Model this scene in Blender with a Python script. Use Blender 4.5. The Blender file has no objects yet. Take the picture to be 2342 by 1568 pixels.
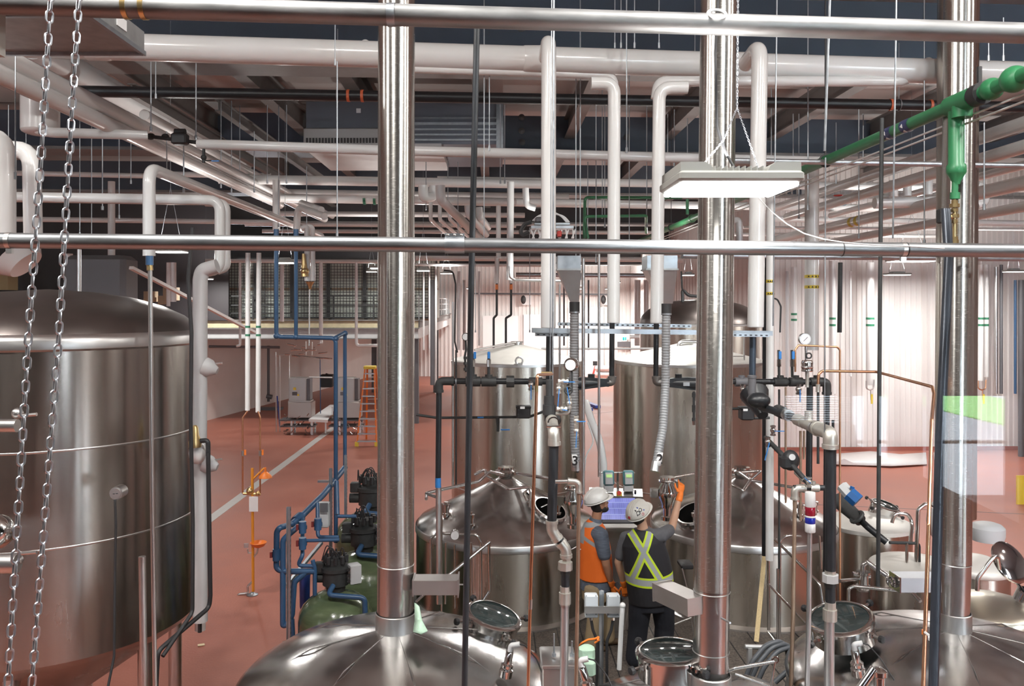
import bpy, math, random
from mathutils import Vector, Matrix
random.seed(7)
SC = bpy.context.scene
COL = SC.collection
PI = math.pi
F, CX, CY, EYE = 1900.0, 1130.0, 695.0, 5.3

def P(px, py, Y):
    """world point at distance Y in front of the camera"""
    return Vector(((px - CX) * Y / F, Y, EYE - (py - CY) * Y / F))
def Zp(px, py, z):
    """world point on the horizontal level z"""
    Y = (EYE - z) * F / (py - CY)
    return Vector(((px - CX) * Y / F, Y, z))
def W(w, Y): return w * Y / F

# ---------------------------------------------------------------- materials
MATS = {}
def nodes_of(name):
    m = bpy.data.materials.new(name); m.use_nodes = True
    nt = m.node_tree; b = nt.nodes['Principled BSDF']
    return m, nt, b
def pmat(name, col, rough=.5, metal=0.0, noise=0.0, nscale=8.0, bump=0.0, bscale=60.0, aniso=0.0, spec=None, stretch=None, coat=0.0, trans=0.0, rnoise=0.0):
    if name in MATS: return MATS[name]
    m, nt, b = nodes_of(name)
    b.inputs['Base Color'].default_value = (*col, 1)
    b.inputs['Roughness'].default_value = rough
    b.inputs['Metallic'].default_value = metal
    if spec is not None: b.inputs['Specular IOR Level'].default_value = spec
    if coat: b.inputs['Coat Weight'].default_value = coat
    if trans: b.inputs['Transmission Weight'].default_value = trans
    tc = nt.nodes.new('ShaderNodeTexCoord')
    mp = nt.nodes.new('ShaderNodeMapping')
    nt.links.new(tc.outputs['Object'], mp.inputs[0])
    if stretch: mp.inputs['Scale'].default_value = stretch
    if noise or rnoise:
        n = nt.nodes.new('ShaderNodeTexNoise'); n.inputs['Scale'].default_value = nscale; n.inputs['Detail'].default_value = 6
        nt.links.new(mp.outputs[0], n.inputs['Vector'])
        if noise:
            r = nt.nodes.new('ShaderNodeMapRange'); r.inputs['From Min'].default_value = .25; r.inputs['From Max'].default_value = .75
            r.inputs['To Min'].default_value = 1 - noise; r.inputs['To Max'].default_value = 1 + noise
            nt.links.new(n.outputs[0], r.inputs[0])
            h = nt.nodes.new('ShaderNodeVectorMath'); h.operation = 'SCALE'
            h.inputs[0].default_value = col; nt.links.new(r.outputs[0], h.inputs['Scale'])
            nt.links.new(h.outputs[0], b.inputs['Base Color'])
        if rnoise:
            r = nt.nodes.new('ShaderNodeMapRange'); r.inputs['From Min'].default_value = .3; r.inputs['From Max'].default_value = .7
            r.inputs['To Min'].default_value = max(.02, rough - rnoise); r.inputs['To Max'].default_value = rough + rnoise
            nt.links.new(n.outputs[0], r.inputs[0]); nt.links.new(r.outputs[0], b.inputs['Roughness'])
    if bump:
        n2 = nt.nodes.new('ShaderNodeTexNoise'); n2.inputs['Scale'].default_value = bscale; n2.inputs['Detail'].default_value = 3
        nt.links.new(mp.outputs[0], n2.inputs['Vector'])
        bp = nt.nodes.new('ShaderNodeBump'); bp.inputs['Strength'].default_value = bump; bp.inputs['Distance'].default_value = .01
        nt.links.new(n2.outputs[0], bp.inputs['Height']); nt.links.new(bp.outputs[0], b.inputs['Normal'])
    if aniso:
        b.inputs['Anisotropic'].default_value = aniso
        t = nt.nodes.new('ShaderNodeTangent'); t.direction_type = 'RADIAL'; t.axis = 'Z'
        nt.links.new(t.outputs[0], b.inputs['Tangent']); b.inputs['Anisotropic Rotation'].default_value = .25
    MATS[name] = m
    return m
def emat(name, col, s):
    if name in MATS: return MATS[name]
    m, nt, b = nodes_of(name)
    b.inputs['Base Color'].default_value = (*col, 1)
    b.inputs['Emission Color'].default_value = (*col, 1)
    b.inputs['Emission Strength'].default_value = s
    MATS[name] = m
    return m

STEEL = pmat('brushed_steel', (.57, .53, .475), .27, 1, noise=.10, nscale=3.0, stretch=(1, 1, .15), aniso=.85, rnoise=.05)
CONE = pmat('cone_steel', (.57, .56, .55), .20, 1, noise=.12, nscale=5.0, bump=.05, bscale=170, aniso=.6, rnoise=.06)
DOME = pmat('satin_lid', (.80, .78, .73), .5, .35, noise=.05, nscale=6)
DARKDOME = pmat('dark_dome_steel', (.20, .175, .165), .36, 1, noise=.10, nscale=3, aniso=.5)
STACK = pmat('stack_steel', (.60, .58, .545), .24, 1, noise=.06, nscale=30, stretch=(1, 1, 6), aniso=.8, rnoise=.04)
CHROME = pmat('polished_steel', (.70, .69, .68), .12, 1)
SATIN = pmat('satin_steel', (.62, .61, .60), .34, 1, noise=.05, nscale=12)
GALV = pmat('galvanised', (.40, .43, .46), .38, .9, noise=.16, nscale=14, rnoise=.08)
GALVD = pmat('galvanised_dull', (.40, .41, .41), .5, .7, noise=.15, nscale=10)
RAIL = pmat('rail_galvanised', (.27, .27, .27), .48, .6, noise=.22, nscale=7, stretch=(.5, 2, 2), rnoise=.1, bump=.03)
MALL = pmat('malleable_fitting', (.60, .58, .53), .42, .75, noise=.08, nscale=20)
PVC = pmat('white_jacket', (.80, .80, .79), .22, 0, noise=.02, nscale=4, coat=.25)
PVCD = pmat('grey_white_jacket', (.60, .60, .60), .45, 0, noise=.05, nscale=4)
BLACK = pmat('black_iron', (.010, .012, .015), .38, 0, noise=.3, nscale=12)
BLACKM = pmat('matt_black_iron', (.035, .037, .038), .55, .2, noise=.25, nscale=20)
SCUFF = pmat('scuffed_black_pipe', (.016, .019, .023), .45, .0, noise=.6, nscale=18, stretch=(2, 2, .4))
RUBBER = pmat('rubber', (.02, .02, .022), .5)
COPPER = pmat('copper', (.72, .38, .22), .3, 1, noise=.12, nscale=10)
RUST = pmat('oxidised_pipe', (.36, .25, .18), .45, .7, noise=.3, nscale=14, stretch=(1, 1, .3))
BRASS = pmat('brass', (.62, .46, .22), .33, 1, noise=.1)
BLUEP = pmat('blue_pipe', (.030, .085, .18), .35, 0, noise=.08, nscale=9)
BLUEL = pmat('blue_lever', (.03, .20, .55), .4)
BLUEF = pmat('blue_filter_housing', (.03, .07, .32), .3)
GREEN = pmat('green_pipe', (.028, .19, .075), .4, 0, noise=.08, nscale=8)
GREENL = pmat('pale_green_pipe', (.16, .42, .20), .4)
FRP = pmat('green_fibreglass', (.10, .135, .07), .16, 0, noise=.30, nscale=4, stretch=(1, 1, 5), bump=.12, bscale=30, coat=.4)
ORANGE = pmat('orange_plastic', (.85, .22, .03), .4)
AMBER = pmat('orange_post', (.80, .32, .03), .4)
RED = pmat('red_paint', (.55, .04, .03), .4)
YELLOW = pmat('yellow_plastic', (.80, .60, .05), .5)
WHITEP = pmat('white_plastic', (.84, .84, .84), .4)
GREYP = pmat('grey_plastic', (.55, .56, .57), .5)
GREYD = pmat('dark_grey_plastic', (.12, .12, .13), .5)
NAVY = pmat('navy_sheathing', (.085, .108, .145), .62, 0, noise=.06, nscale=3)
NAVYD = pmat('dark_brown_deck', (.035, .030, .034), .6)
STEELB = pmat('grey_steel_beam', (.20, .195, .19), .55, .1, noise=.08)
DECK = pmat('ceiling_deck', (.50, .47, .45), .45, .1)
WALLW = pmat('white_wall_panel', (.82, .79, .77), .5, 0, noise=.03, nscale=1.5)
WALLP = pmat('cream_wall', (.76, .71, .68), .6, 0, noise=.03, nscale=1.5)
CARD = pmat('cardboard', (.42, .30, .19), .8)
TIMBER = pmat('pale_timber', (.68, .52, .28), .6, noise=.15, nscale=12, stretch=(8, 8, 1))
INSUL = pmat('yellow_slab_edge', (.62, .55, .36), .7, noise=.15, nscale=4)
CLOTH = pmat('mint_cloth', (.52, .72, .56), .9, noise=.06, bump=.4, bscale=40)
FOIL = pmat('plastic_sheet', (.75, .72, .72), .35, 0, bump=.8, bscale=6)
GLASSD = pmat('dark_manway_glass', (.03, .04, .04), .06, 0, spec=.8)

def floor_mat():
    m, nt, b = nodes_of('red_resin_floor')
    tc = nt.nodes.new('ShaderNodeTexCoord')
    n1 = nt.nodes.new('ShaderNodeTexNoise'); n1.inputs['Scale'].default_value = .55; n1.inputs['Detail'].default_value = 8; n1.inputs['Roughness'].default_value = .65
    n2 = nt.nodes.new('ShaderNodeTexNoise'); n2.inputs['Scale'].default_value = 30; n2.inputs['Detail'].default_value = 4
    cr = nt.nodes.new('ShaderNodeValToRGB')
    cr.color_ramp.elements[0].position = .3; cr.color_ramp.elements[0].color = (.36, .115, .080, 1)
    cr.color_ramp.elements[1].position = .72; cr.color_ramp.elements[1].color = (.48, .180, .125, 1)
    nt.links.new(tc.outputs['Object'], n1.inputs['Vector']); nt.links.new(tc.outputs['Object'], n2.inputs['Vector'])
    nt.links.new(n1.outputs[0], cr.inputs[0]); nt.links.new(cr.outputs[0], b.inputs['Base Color'])
    r = nt.nodes.new('ShaderNodeMapRange'); r.inputs['To Min'].default_value = .30; r.inputs['To Max'].default_value = .62
    nt.links.new(n1.outputs[0], r.inputs[0]); nt.links.new(r.outputs[0], b.inputs['Roughness'])
    bp = nt.nodes.new('ShaderNodeBump'); bp.inputs['Strength'].default_value = .25; bp.inputs['Distance'].default_value = .02
    nt.links.new(n2.outputs[0], bp.inputs['Height']); nt.links.new(bp.outputs[0], b.inputs['Normal'])
    return m
FLOOR = floor_mat()
def deck_mat():
    m, nt, b = nodes_of('speckled_deck_planks')
    tc = nt.nodes.new('ShaderNodeTexCoord')
    n2 = nt.nodes.new('ShaderNodeTexNoise'); n2.inputs['Scale'].default_value = 45; n2.inputs['Detail'].default_value = 3
    cr = nt.nodes.new('ShaderNodeValToRGB')
    cr.color_ramp.elements[0].position = .35; cr.color_ramp.elements[0].color = (.085, .072, .062, 1)
    cr.color_ramp.elements[1].position = .75; cr.color_ramp.elements[1].color = (.24, .20, .17, 1)
    nt.links.new(tc.outputs['Object'], n2.inputs['Vector']); nt.links.new(n2.outputs[0], cr.inputs[0]); nt.links.new(cr.outputs[0], b.inputs['Base Color'])
    b.inputs['Roughness'].default_value = .5; b.inputs['Metallic'].default_value = .3
    return m
PLANK = deck_mat()
def glass_pane_mat():
    m = bpy.data.materials.new('window_glass'); m.use_nodes = True
    nt = m.node_tree; nt.nodes.clear()
    o = nt.nodes.new('ShaderNodeOutputMaterial'); mx = nt.nodes.new('ShaderNodeMixShader')
    fr = nt.nodes.new('ShaderNodeFresnel'); fr.inputs[0].default_value = 1.5
    t = nt.nodes.new('ShaderNodeBsdfTransparent'); t.inputs[0].default_value = (.985, .99, .99, 1)
    g = nt.nodes.new('ShaderNodeBsdfGlossy'); g.inputs['Roughness'].default_value = 0
    nt.links.new(fr.outputs[0], mx.inputs[0]); nt.links.new(t.outputs[0], mx.inputs[1]); nt.links.new(g.outputs[0], mx.inputs[2])
    nt.links.new(mx.outputs[0], o.inputs[0])
    return m

# ---------------------------------------------------------------- geometry
def frame_of(d):
    d = d.normalized()
    up = Vector((0, 0, 1)) if abs(d.z) < .95 else Vector((1, 0, 0))
    a = d.cross(up).normalized(); b = a.cross(d).normalized()
    return a, b
def fillet(pts, r, n=5):
    pts = [Vector(p) for p in pts]
    if len(pts) < 3 or r <= 0: return pts
    out = [pts[0]]
    for i in range(1, len(pts) - 1):
        a, b, c = pts[i - 1], pts[i], pts[i + 1]
        u, v = (a - b), (c - b); lu, lv = u.length, v.length
        if lu < 1e-6 or lv < 1e-6: continue
        u /= lu; v /= lv
        ang = math.acos(max(-1, min(1, u.dot(v))))
        if ang > PI - .05: out.append(b); continue
        t = min(r / math.tan(ang / 2), lu * .48, lv * .48)
        p0, p1 = b + u * t, b + v * t
        for k in range(n + 1):
            s = k / n
            out.append(p0 * (1 - s) ** 2 + b * 2 * s * (1 - s) + p1 * s * s)
    out.append(pts[-1])
    return out
class MB:
    def __init__(s): s.v = []; s.f = []; s.mi = []; s.cur = 0
    def add(s, vs, fs):
        o = len(s.v); s.v += [Vector(v) for v in vs]
        s.f += [tuple(i + o for i in f) for f in fs]; s.mi += [s.cur] * len(fs)
        return s
    def mat(s, i): s.cur = i; return s
    def box(s, c, sz, rot=None):
        c = Vector(c); x, y, z = sz[0] / 2, sz[1] / 2, sz[2] / 2
        vs = [Vector((a, b, d)) for a in (-x, x) for b in (-y, y) for d in (-z, z)]
        if rot is not None:
            R = rot if isinstance(rot, Matrix) else Matrix.Rotation(rot, 3, 'Z')
            vs = [R @ v for v in vs]
        return s.add([v + c for v in vs], [(0, 1, 3, 2), (4, 6, 7, 5), (0, 4, 5, 1), (2, 3, 7, 6), (0, 2, 6, 4), (1, 5, 7, 3)])
    def bbox(s, c, sz, bev=.01, rot=None):
        """box with chamfered vertical edges and top/bottom edges"""
        c = Vector(c); x, y, z = sz[0] / 2, sz[1] / 2, sz[2] / 2; b = min(bev, x * .45, y * .45, z * .45)
        R = None
        if rot is not None: R = rot if isinstance(rot, Matrix) else Matrix.Rotation(rot, 3, 'Z')
        rings = []
        for zz, ins in ((-z, b), (-z + b, 0), (z - b, 0), (z, b)):
            X, Y_ = x - ins, y - ins
            rings.append([(X - b, -Y_, zz), (X, -Y_ + b, zz), (X, Y_ - b, zz), (X - b, Y_, zz), (-X + b, Y_, zz), (-X, Y_ - b, zz), (-X, -Y_ + b, zz), (-X + b, -Y_, zz)])
        vs = [Vector(p) for r in rings for p in r]
        if R is not None: vs = [R @ v for v in vs]
        fs = [tuple(range(7, -1, -1)), tuple(range(24, 32))]
        for k in range(3):
            for i in range(8):
                j = (i + 1) % 8; fs.append((k * 8 + i, k * 8 + j, (k + 1) * 8 + j, (k + 1) * 8 + i))
        return s.add([v + c for v in vs], fs)
    def bar(s, p0, p1, w, h, up=None):
        p0, p1 = Vector(p0), Vector(p1); d = (p1 - p0).normalized()
        if up is None: a, b = frame_of(d)
        else:
            a = d.cross(Vector(up)).normalized(); b = a.cross(d).normalized()
        vs = []
        for p in (p0, p1):
            for i, j in ((-1, -1), (1, -1), (1, 1), (-1, 1)): vs.append(p + a * i * w / 2 + b * j * h / 2)
        return s.add(vs, [(0, 1, 2, 3), (7, 6, 5, 4), (0, 4, 5, 1), (1, 5, 6, 2), (2, 6, 7, 3), (3, 7, 4, 0)])
    def tube(s, pts, r, seg=14, cap=True, fil=0, n=5, flat=None):
        pts = [Vector(p) for p in pts]
        if fil: pts = fillet(pts, fil, n)
        rs = r if isinstance(r, (list, tuple)) else [r] * len(pts)
        if len(rs) != len(pts): rs = [rs[0]] * len(pts)
        d0 = (pts[1] - pts[0]).normalized(); a, b = frame_of(d0)
        vs = []; N = len(pts)
        for i, p in enumerate(pts):
            if i == 0: d = pts[1] - p
            elif i == N - 1: d = p - pts[i - 1]
            else: d = (pts[i + 1] - p).normalized() + (p - pts[i - 1]).normalized()
            if d.length < 1e-9: d = d0
            d.normalize()
            a = a - d * a.dot(d)
            if a.length < 1e-6: a = frame_of(d)[0]
            a.normalize(); b = d.cross(a)
            for k in range(seg):
                t = 2 * PI * k / seg
                vs.append(p + (a * math.cos(t) + b * math.sin(t)) * rs[i])
        fs = []
        for i in range(N - 1):
            for k in range(seg):
                k2 = (k + 1) % seg
                fs.append((i * seg + k, i * seg + k2, (i + 1) * seg + k2, (i + 1) * seg + k))
        if cap: fs += [tuple(range(seg - 1, -1, -1)), tuple((N - 1) * seg + k for k in range(seg))]
        return s.add(vs, fs)
    def lathe(s, c, prof, seg=32, axis=None, cap0=True, cap1=True, arc=None):
        """prof: list of (radius, height along axis)"""
        c = Vector(c); ax = Vector(axis or (0, 0, 1)).normalized()
        if abs(ax.z) > .999: a, b = Vector((1, 0, 0)), Vector((0, ax.z, 0))
        else: a, b = frame_of(ax); b = ax.cross(a)
        vs = []
        for r, h in prof:
            for k in range(seg):
                t = 2 * PI * k / seg
                vs.append(c + ax * h + (a * math.cos(t) + b * math.sin(t)) * max(r, 1e-4))
        fs = []; N = len(prof)
        for i in range(N - 1):
            for k in range(seg):
                k2 = (k + 1) % seg
                fs.append((i * seg + k, i * seg + k2, (i + 1) * seg + k2, (i + 1) * seg + k))
        if cap0: fs.append(tuple(range(seg - 1, -1, -1)))
        if cap1: fs.append(tuple((N - 1) * seg + k for k in range(seg)))
        return s.add(vs, fs)
    def ball(s, c, r, seg=14, sc=(1, 1, 1), rot=None):
        c = Vector(c); vs = []; n = max(5, seg // 2)
        R = rot if rot is not None else Matrix.Identity(3)
        for i in range(n + 1):
            ph = PI * i / n
            for k in range(seg):
                t = 2 * PI * k / seg
                v = Vector((math.sin(ph) * math.cos(t) * sc[0], math.sin(ph) * math.sin(t) * sc[1], -math.cos(ph) * sc[2])) * r
                vs.append(c + R @ v)
        fs = []
        for i in range(n):
            for k in range(seg):
                k2 = (k + 1) % seg; fs.append((i * seg + k, i * seg + k2, (i + 1) * seg + k2, (i + 1) * seg + k))
        return s.add(vs, fs)
    def torus(s, c, R_, r, axis=(0, 0, 1), seg=28, seg2=8, sx=1.0, a0=0, a1=2 * PI):
        c = Vector(c); ax = Vector(axis).normalized(); a, b = frame_of(ax)
        pts = []
        full = abs(a1 - a0 - 2 * PI) < 1e-6
        n = seg if full else seg + 1
        vs = []
        for i in range(n):
            t = a0 + (a1 - a0) * i / seg
            rad = a * math.cos(t) * sx + b * math.sin(t)
            o = (a * math.cos(t) + b * math.sin(t)).normalized()
            for k in range(seg2):
                u = 2 * PI * k / seg2
                vs.append(c + rad * R_ + o * r * math.cos(u) + ax * r * math.sin(u))
        fs = []
        for i in range(n if full else n - 1):
            i2 = (i + 1) % n
            for k in range(seg2):
                k2 = (k + 1) % seg2; fs.append((i * seg2 + k, i2 * seg2 + k, i2 * seg2 + k2, i * seg2 + k2))
        return s.add(vs, fs)
    def prism(s, poly, off):
        """closed polygon of world points pushed along the vector off"""
        n = len(poly); off = Vector(off); vs = [Vector(p) for p in poly] + [Vector(p) + off for p in poly]
        fs = [tuple(range(n - 1, -1, -1)), tuple(range(n, 2 * n))]
        for i in range(n):
            j = (i + 1) % n; fs.append((i, j, n + j, n + i))
        return s.add(vs, fs)
    def text(s, body, size, c, xdir, updir, ext=.002):
        cu = bpy.data.curves.new('lettering', 'FONT'); cu.body = body; cu.size = size; cu.extrude = ext; cu.align_x = 'CENTER'; cu.align_y = 'CENTER'
        cu.offset = size * .018
        o = bpy.data.objects.new('lettering', cu); me = o.to_mesh()
        x = Vector(xdir).normalized(); u = Vector(updir).normalized(); nrm = x.cross(u)
        vs = [Vector(c) + x * v.co.x + u * v.co.y + nrm * v.co.z for v in me.vertices]
        fs = [tuple(p.vertices) for p in me.polygons]
        o.to_mesh_clear(); bpy.data.objects.remove(o); bpy.data.curves.remove(cu)
        return s.add(vs, fs)
WO = {}   # world origin of every object
def worigin(o): return WO[o.name]
def emit(name, mb, mat, parent=None, label=None, cat=None, group=None, kind=None, sharp=38, origin=None, flat=False):
    lo = Vector((min(v.x for v in mb.v), min(v.y for v in mb.v), min(v.z for v in mb.v)))
    hi = Vector((max(v.x for v in mb.v), max(v.y for v in mb.v), max(v.z for v in mb.v)))
    o = Vector(origin) if origin is not None else Vector(((lo.x + hi.x) / 2, (lo.y + hi.y) / 2, lo.z))
    me = bpy.data.meshes.new(name)
    me.from_pydata([v - o for v in mb.v], [], mb.f)
    ms = mat if isinstance(mat, (list, tuple)) else [mat]
    for m in ms: me.materials.append(m)
    if len(ms) > 1: me.polygons.foreach_set('material_index', mb.mi)
    me.validate()
    if not flat:
        me.polygons.foreach_set('use_smooth', [True] * len(me.polygons))
        me.set_sharp_from_angle(angle=math.radians(sharp))
    me.update()
    ob = bpy.data.objects.new(name, me); COL.objects.link(ob)
    if parent is not None:
        ob.parent = parent; ob.location = o - WO[parent.name]
    else: ob.location = o
    WO[ob.name] = o
    tag(ob, label, cat, group, kind)
    return ob
def tag(o, label=None, cat=None, group=None, kind=None):
    if label: o['label'] = label
    if cat: o['category'] = cat
    if group: o['group'] = group
    if kind: o['kind'] = kind
    return o
def thing(name, label, cat, loc, group=None):
    o = bpy.data.objects.new(name, None); COL.objects.link(o); o.location = Vector(loc); o.empty_display_size = .1
    WO[o.name] = Vector(loc)
    return tag(o, label, cat, group)
def copy_thing(root, dloc, label=None, group=None, rotz=None):
    """copy of a thing with its parts and their sub-parts, moved by dloc"""
    def cp(o, par):
        c = o.copy(); COL.objects.link(c)
        if par is not None: c.parent = par
        WO[c.name] = WO[o.name] + Vector(dloc)
        for ch in kids.get(o.name, []): cp(ch, c)
        return c
    kids = {}
    for o in COL.objects:
        if o.parent is not None: kids.setdefault(o.parent.name, []).append(o)
    r = cp(root, None); r.location = root.location + Vector(dloc)
    if rotz is not None: r.rotation_euler.z = rotz
    if label: r['label'] = label
    if group: r['group'] = group
    return r
def wpts(pts, z=None):
    return [P(*p) if len(p) == 3 else p for p in pts]
def pipe(name, label, pts, w, mat=None, cat='pipe', group=None, fil=1.3, seg=16, parent=None, n=5):
    """round pipe through (px, py, Y) points; w = its width in the photo at the first point"""
    pp = wpts(pts); r = W(w, pts[0][2]) / 2
    mb = MB().tube(pp, r, seg, fil=r * 2 * fil, n=n)
    return emit(name, mb, mat or PVC, parent, label, cat if parent is None else None, group)
def along(px, py, Y, px1, extra=0):
    """a level line running straight away from the viewer: its far end where it meets column px1"""
    a = P(px, py, Y); Y1 = a.x * F / (px1 - CX)
    return a, Vector((a.x, Y1, a.z))
def sleeve(parent, name, a, b, r, mat, seg=16, label=None):
    return emit(name, MB().tube([a, b], r, seg), mat, parent, label)
def lerp(a, b, t): return Vector(a) * (1 - t) + Vector(b) * t
# ================================================================ camera, daylight, lamps
cam = bpy.data.cameras.new('camera'); camo = bpy.data.objects.new('camera', cam); COL.objects.link(camo)
camo.location = (0, 0, EYE); camo.rotation_euler = (PI / 2, 0, 0)
cam.sensor_width = 36; cam.lens = 36 * F / 2342
cam.shift_x = (1171 - CX) / 2342; cam.shift_y = -(784 - CY) / 2342
cam.clip_start = .05; cam.clip_end = 400
SC.camera = camo
wd = bpy.data.worlds.new('daylight'); SC.world = wd; wd.use_nodes = True
bg = wd.node_tree.nodes['Background']; bg.inputs[0].default_value = (.80, .90, 1, 1); bg.inputs[1].default_value = 30
SC.view_settings.view_transform = 'Standard'; SC.view_settings.look = 'None'; SC.view_settings.exposure = -0.14; SC.view_settings.gamma = 1
SC.cycles.use_denoising = True
SC.cycles.use_adaptive_sampling = True; SC.cycles.adaptive_threshold = .03
SC.cycles.max_bounces = 6; SC.cycles.diffuse_bounces = 3; SC.cycles.glossy_bounces = 4; SC.cycles.transparent_max_bounces = 12
SC.cycles.sample_clamp_indirect = 6; SC.cycles.caustics_reflective = False; SC.cycles.caustics_refractive = False
SC.cycles.use_light_tree = True

def lamp_or_fill_light(c, sx, sy, power, col=(1, .97, .93), spread=PI, up=True):
    if up:
        u = lamp_or_fill_light(Vector(c) + Vector((0, 0, .22)), sx * .5, sy * .5, power * UPL, col, spread, False); u.rotation_euler = (PI, 0, 0)  # added uplight over every lamp, brightens the pipes and ceiling above
    l = bpy.data.lights.new('lamp_or_fill_light', 'AREA'); l.shape = 'RECTANGLE'; l.size = sx; l.size_y = sy; l.energy = power; l.color = col; l.spread = spread
    o = bpy.data.objects.new('lamp_or_fill_light', l); COL.objects.link(o); o.location = c; return o

# ================================================================ the hall
TOP = 10.5
def struct(name, mb, m, **k): return emit(name, mb, m, kind='structure', **k)
struct('floor', MB().box((0, 34, -.1), (60, 79, .2)), FLOOR, flat=True)
struct('ceiling', MB().box((0, 28, TOP + .1), (60, 90, .2)), DECK, flat=True)
def corrugated(x0, y0, x1, y1, z0, z1, pitch, depth, th=.12):
    """ribbed sheet wall between two plan points, ribs run upright"""
    a, b = Vector((x0, y0, 0)), Vector((x1, y1, 0)); L = (b - a).length; d = (b - a) / L; n = Vector((d.y, -d.x, 0))
    prof = [(0, 0)]; s = 0
    while s < L - pitch:
        prof += [(s + pitch * .55, 0), (s + pitch * .65, depth), (s + pitch * .9, depth), (s + pitch, 0)]; s += pitch
    prof.append((L, 0))
    mb = MB(); N = len(prof)
    front = [a + d * u + n * v for u, v in prof]
    vs = [p + Vector((0, 0, z0)) for p in front] + [p + Vector((0, 0, z1)) for p in front]
    vs += [a + d * u - n * th + Vector((0, 0, z0)) for u, v in prof] + [a + d * u - n * th + Vector((0, 0, z1)) for u, v in prof]
    fs = []
    for i in range(N - 1):
        fs += [(i, i + 1, N + i + 1, N + i), (2 * N + i + 1, 2 * N + i, 3 * N + i, 3 * N + i + 1), (i + 1, i, 2 * N + i, 2 * N + i + 1), (N + i, N + i + 1, 3 * N + i + 1, 3 * N + i)]
    fs += [(0, N, 3 * N, 2 * N), (N - 1, 3 * N - 1, 4 * N - 1, 2 * N - 1)]
    return mb.add(vs, fs)
struct('wall_back', corrugated(-14, 61, 10.2, 61, 0, TOP, .30, .05), WALLW, flat=True)
struct('wall_right', corrugated(10.0, 30, 30, 30.6, 0, TOP, .20, .035), WALLW, flat=True)
struct('wall_right.001', corrugated(10.0, 61, 10.0, 30, 0, TOP, .6, .04), WALLW, flat=True)
struct('wall_left', MB().box((-24, 28, TOP / 2), (.3, 88, TOP)), WALLP, flat=True)
struct('wall_side', MB().box((29.5, 10, TOP / 2), (.3, 42, TOP)), WALLP, flat=True)
# plain plastered partition under the mezzanine, runs away to the back wall
mb = MB(); mb.prism([(-13.4, 37.6, 0), (-13.1, 37.6, 0), (-9.0, 61, 0), (-9.3, 61, 0)], (0, 0, 3.9)); struct('wall_partition', mb, WALLP, flat=True)
a, b = P(480, 940, 42), P(533, 940, 42)
struct('wall_pier', MB().box(((a.x + b.x) / 2 + .1, 41.2, 1.95), (.86, .5, 3.9)), WALLW, flat=True)
struct('wall_service', MB().box((-19, 39.5, 1.95), (11.4, .3, 3.9)), WALLP, flat=True)
struct('door_1', MB().box((-14.3, 39.2, 1.2), (1.1, .12, 2.4)), GREYD, flat=True)
# floor drain channel
mb = MB(); a, b = Zp(470, 1195, .004), Zp(770, 972, .004)
mb.bar(a, b, .26, .02, (0, 0, 1)); struct('trim_drain', mb, pmat('drain_cover', (.62, .60, .58), .5, .2), flat=True)
# control joints in the floor
mb = MB(); mb.bar(Zp(1790, 1150, .002), Zp(2342, 1175, .002), .03, .004, (0, 0, 1)).bar(Zp(1340, 948, .002), Zp(1410, 940, .002), .03, .004, (0, 0, 1))
struct('trim_joint', mb, GREYD, flat=True)
# skirting of the right wall
struct('baseboard_right', MB().bar((10, 29.92, .07), (29.4, 30.5, .07), .05, .14, (0, 0, 1)), pmat('red_cove', (.36, .12, .09), .5), flat=True)
# navy clad girders across the hall (turned a little against the picture plane, like the pipes)
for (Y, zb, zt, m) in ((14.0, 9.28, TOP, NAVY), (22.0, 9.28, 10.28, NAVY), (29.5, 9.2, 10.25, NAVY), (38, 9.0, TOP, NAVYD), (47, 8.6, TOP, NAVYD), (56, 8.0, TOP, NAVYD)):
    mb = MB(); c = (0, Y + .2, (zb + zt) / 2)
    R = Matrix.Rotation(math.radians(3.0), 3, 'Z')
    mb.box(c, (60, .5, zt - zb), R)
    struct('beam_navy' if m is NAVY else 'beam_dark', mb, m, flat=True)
    g = MB().box((0, Y - .05, zb - .04), (60, .95, .08), R); struct('beam_flange', g, STEELB, flat=True)
# joists running away from the viewer between the girders
for x in (-9.5, -7.2, -4.9, -2.9, -.3, 2.0, 4.6, 7.4, 10.2, 13.4, 16.5):
    mb = MB(); z = 9.95
    mb.box((x, 38, z + .25), (.28, 47, .03)).box((x, 38, z), (.05, 47, .5)).box((x, 38, z - .25), (.28, 47, .03))
    struct('beam_joist', mb, STEELB, flat=True)
# roof deck ribs just under the ceiling
for (Y) in (17, 19, 25, 27, 33, 35.5):
    struct('ceiling_rib', MB().box((0, Y, TOP - .06), (58, .5, .12), Matrix.Rotation(math.radians(3), 3, 'Z')), DECK, flat=True)
# round bolts on the girder faces (seen as small dark discs)
for (px, py, Y) in ((1192, 62, 13.4), (1193, 232, 21.6), (1193, 268, 21.6), (1193, 299, 21.6), (1194, 325, 21.6), (1434, 314, 21.9)):
    p = P(px, py, Y)
    yy = p.y
    # touch the girder face: find the face plane of the girder behind
    base = 14.0 if Y < 16 else 22.0
    yf = base - .05 + p.x * math.tan(math.radians(3.0)) - .02
    p = P(px, py, yf)
    mb = MB().lathe(p, [(.085, 0), (.085, .015), (.05, .03), (.0, .05)], 16, axis=(0, -1, 0))
    emit('recessed_fitting', mb, GREYD, None, 'small dark round fitting on the navy girder between the white risers', 'ceiling fitting', 'round fittings on the navy girders')

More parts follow.
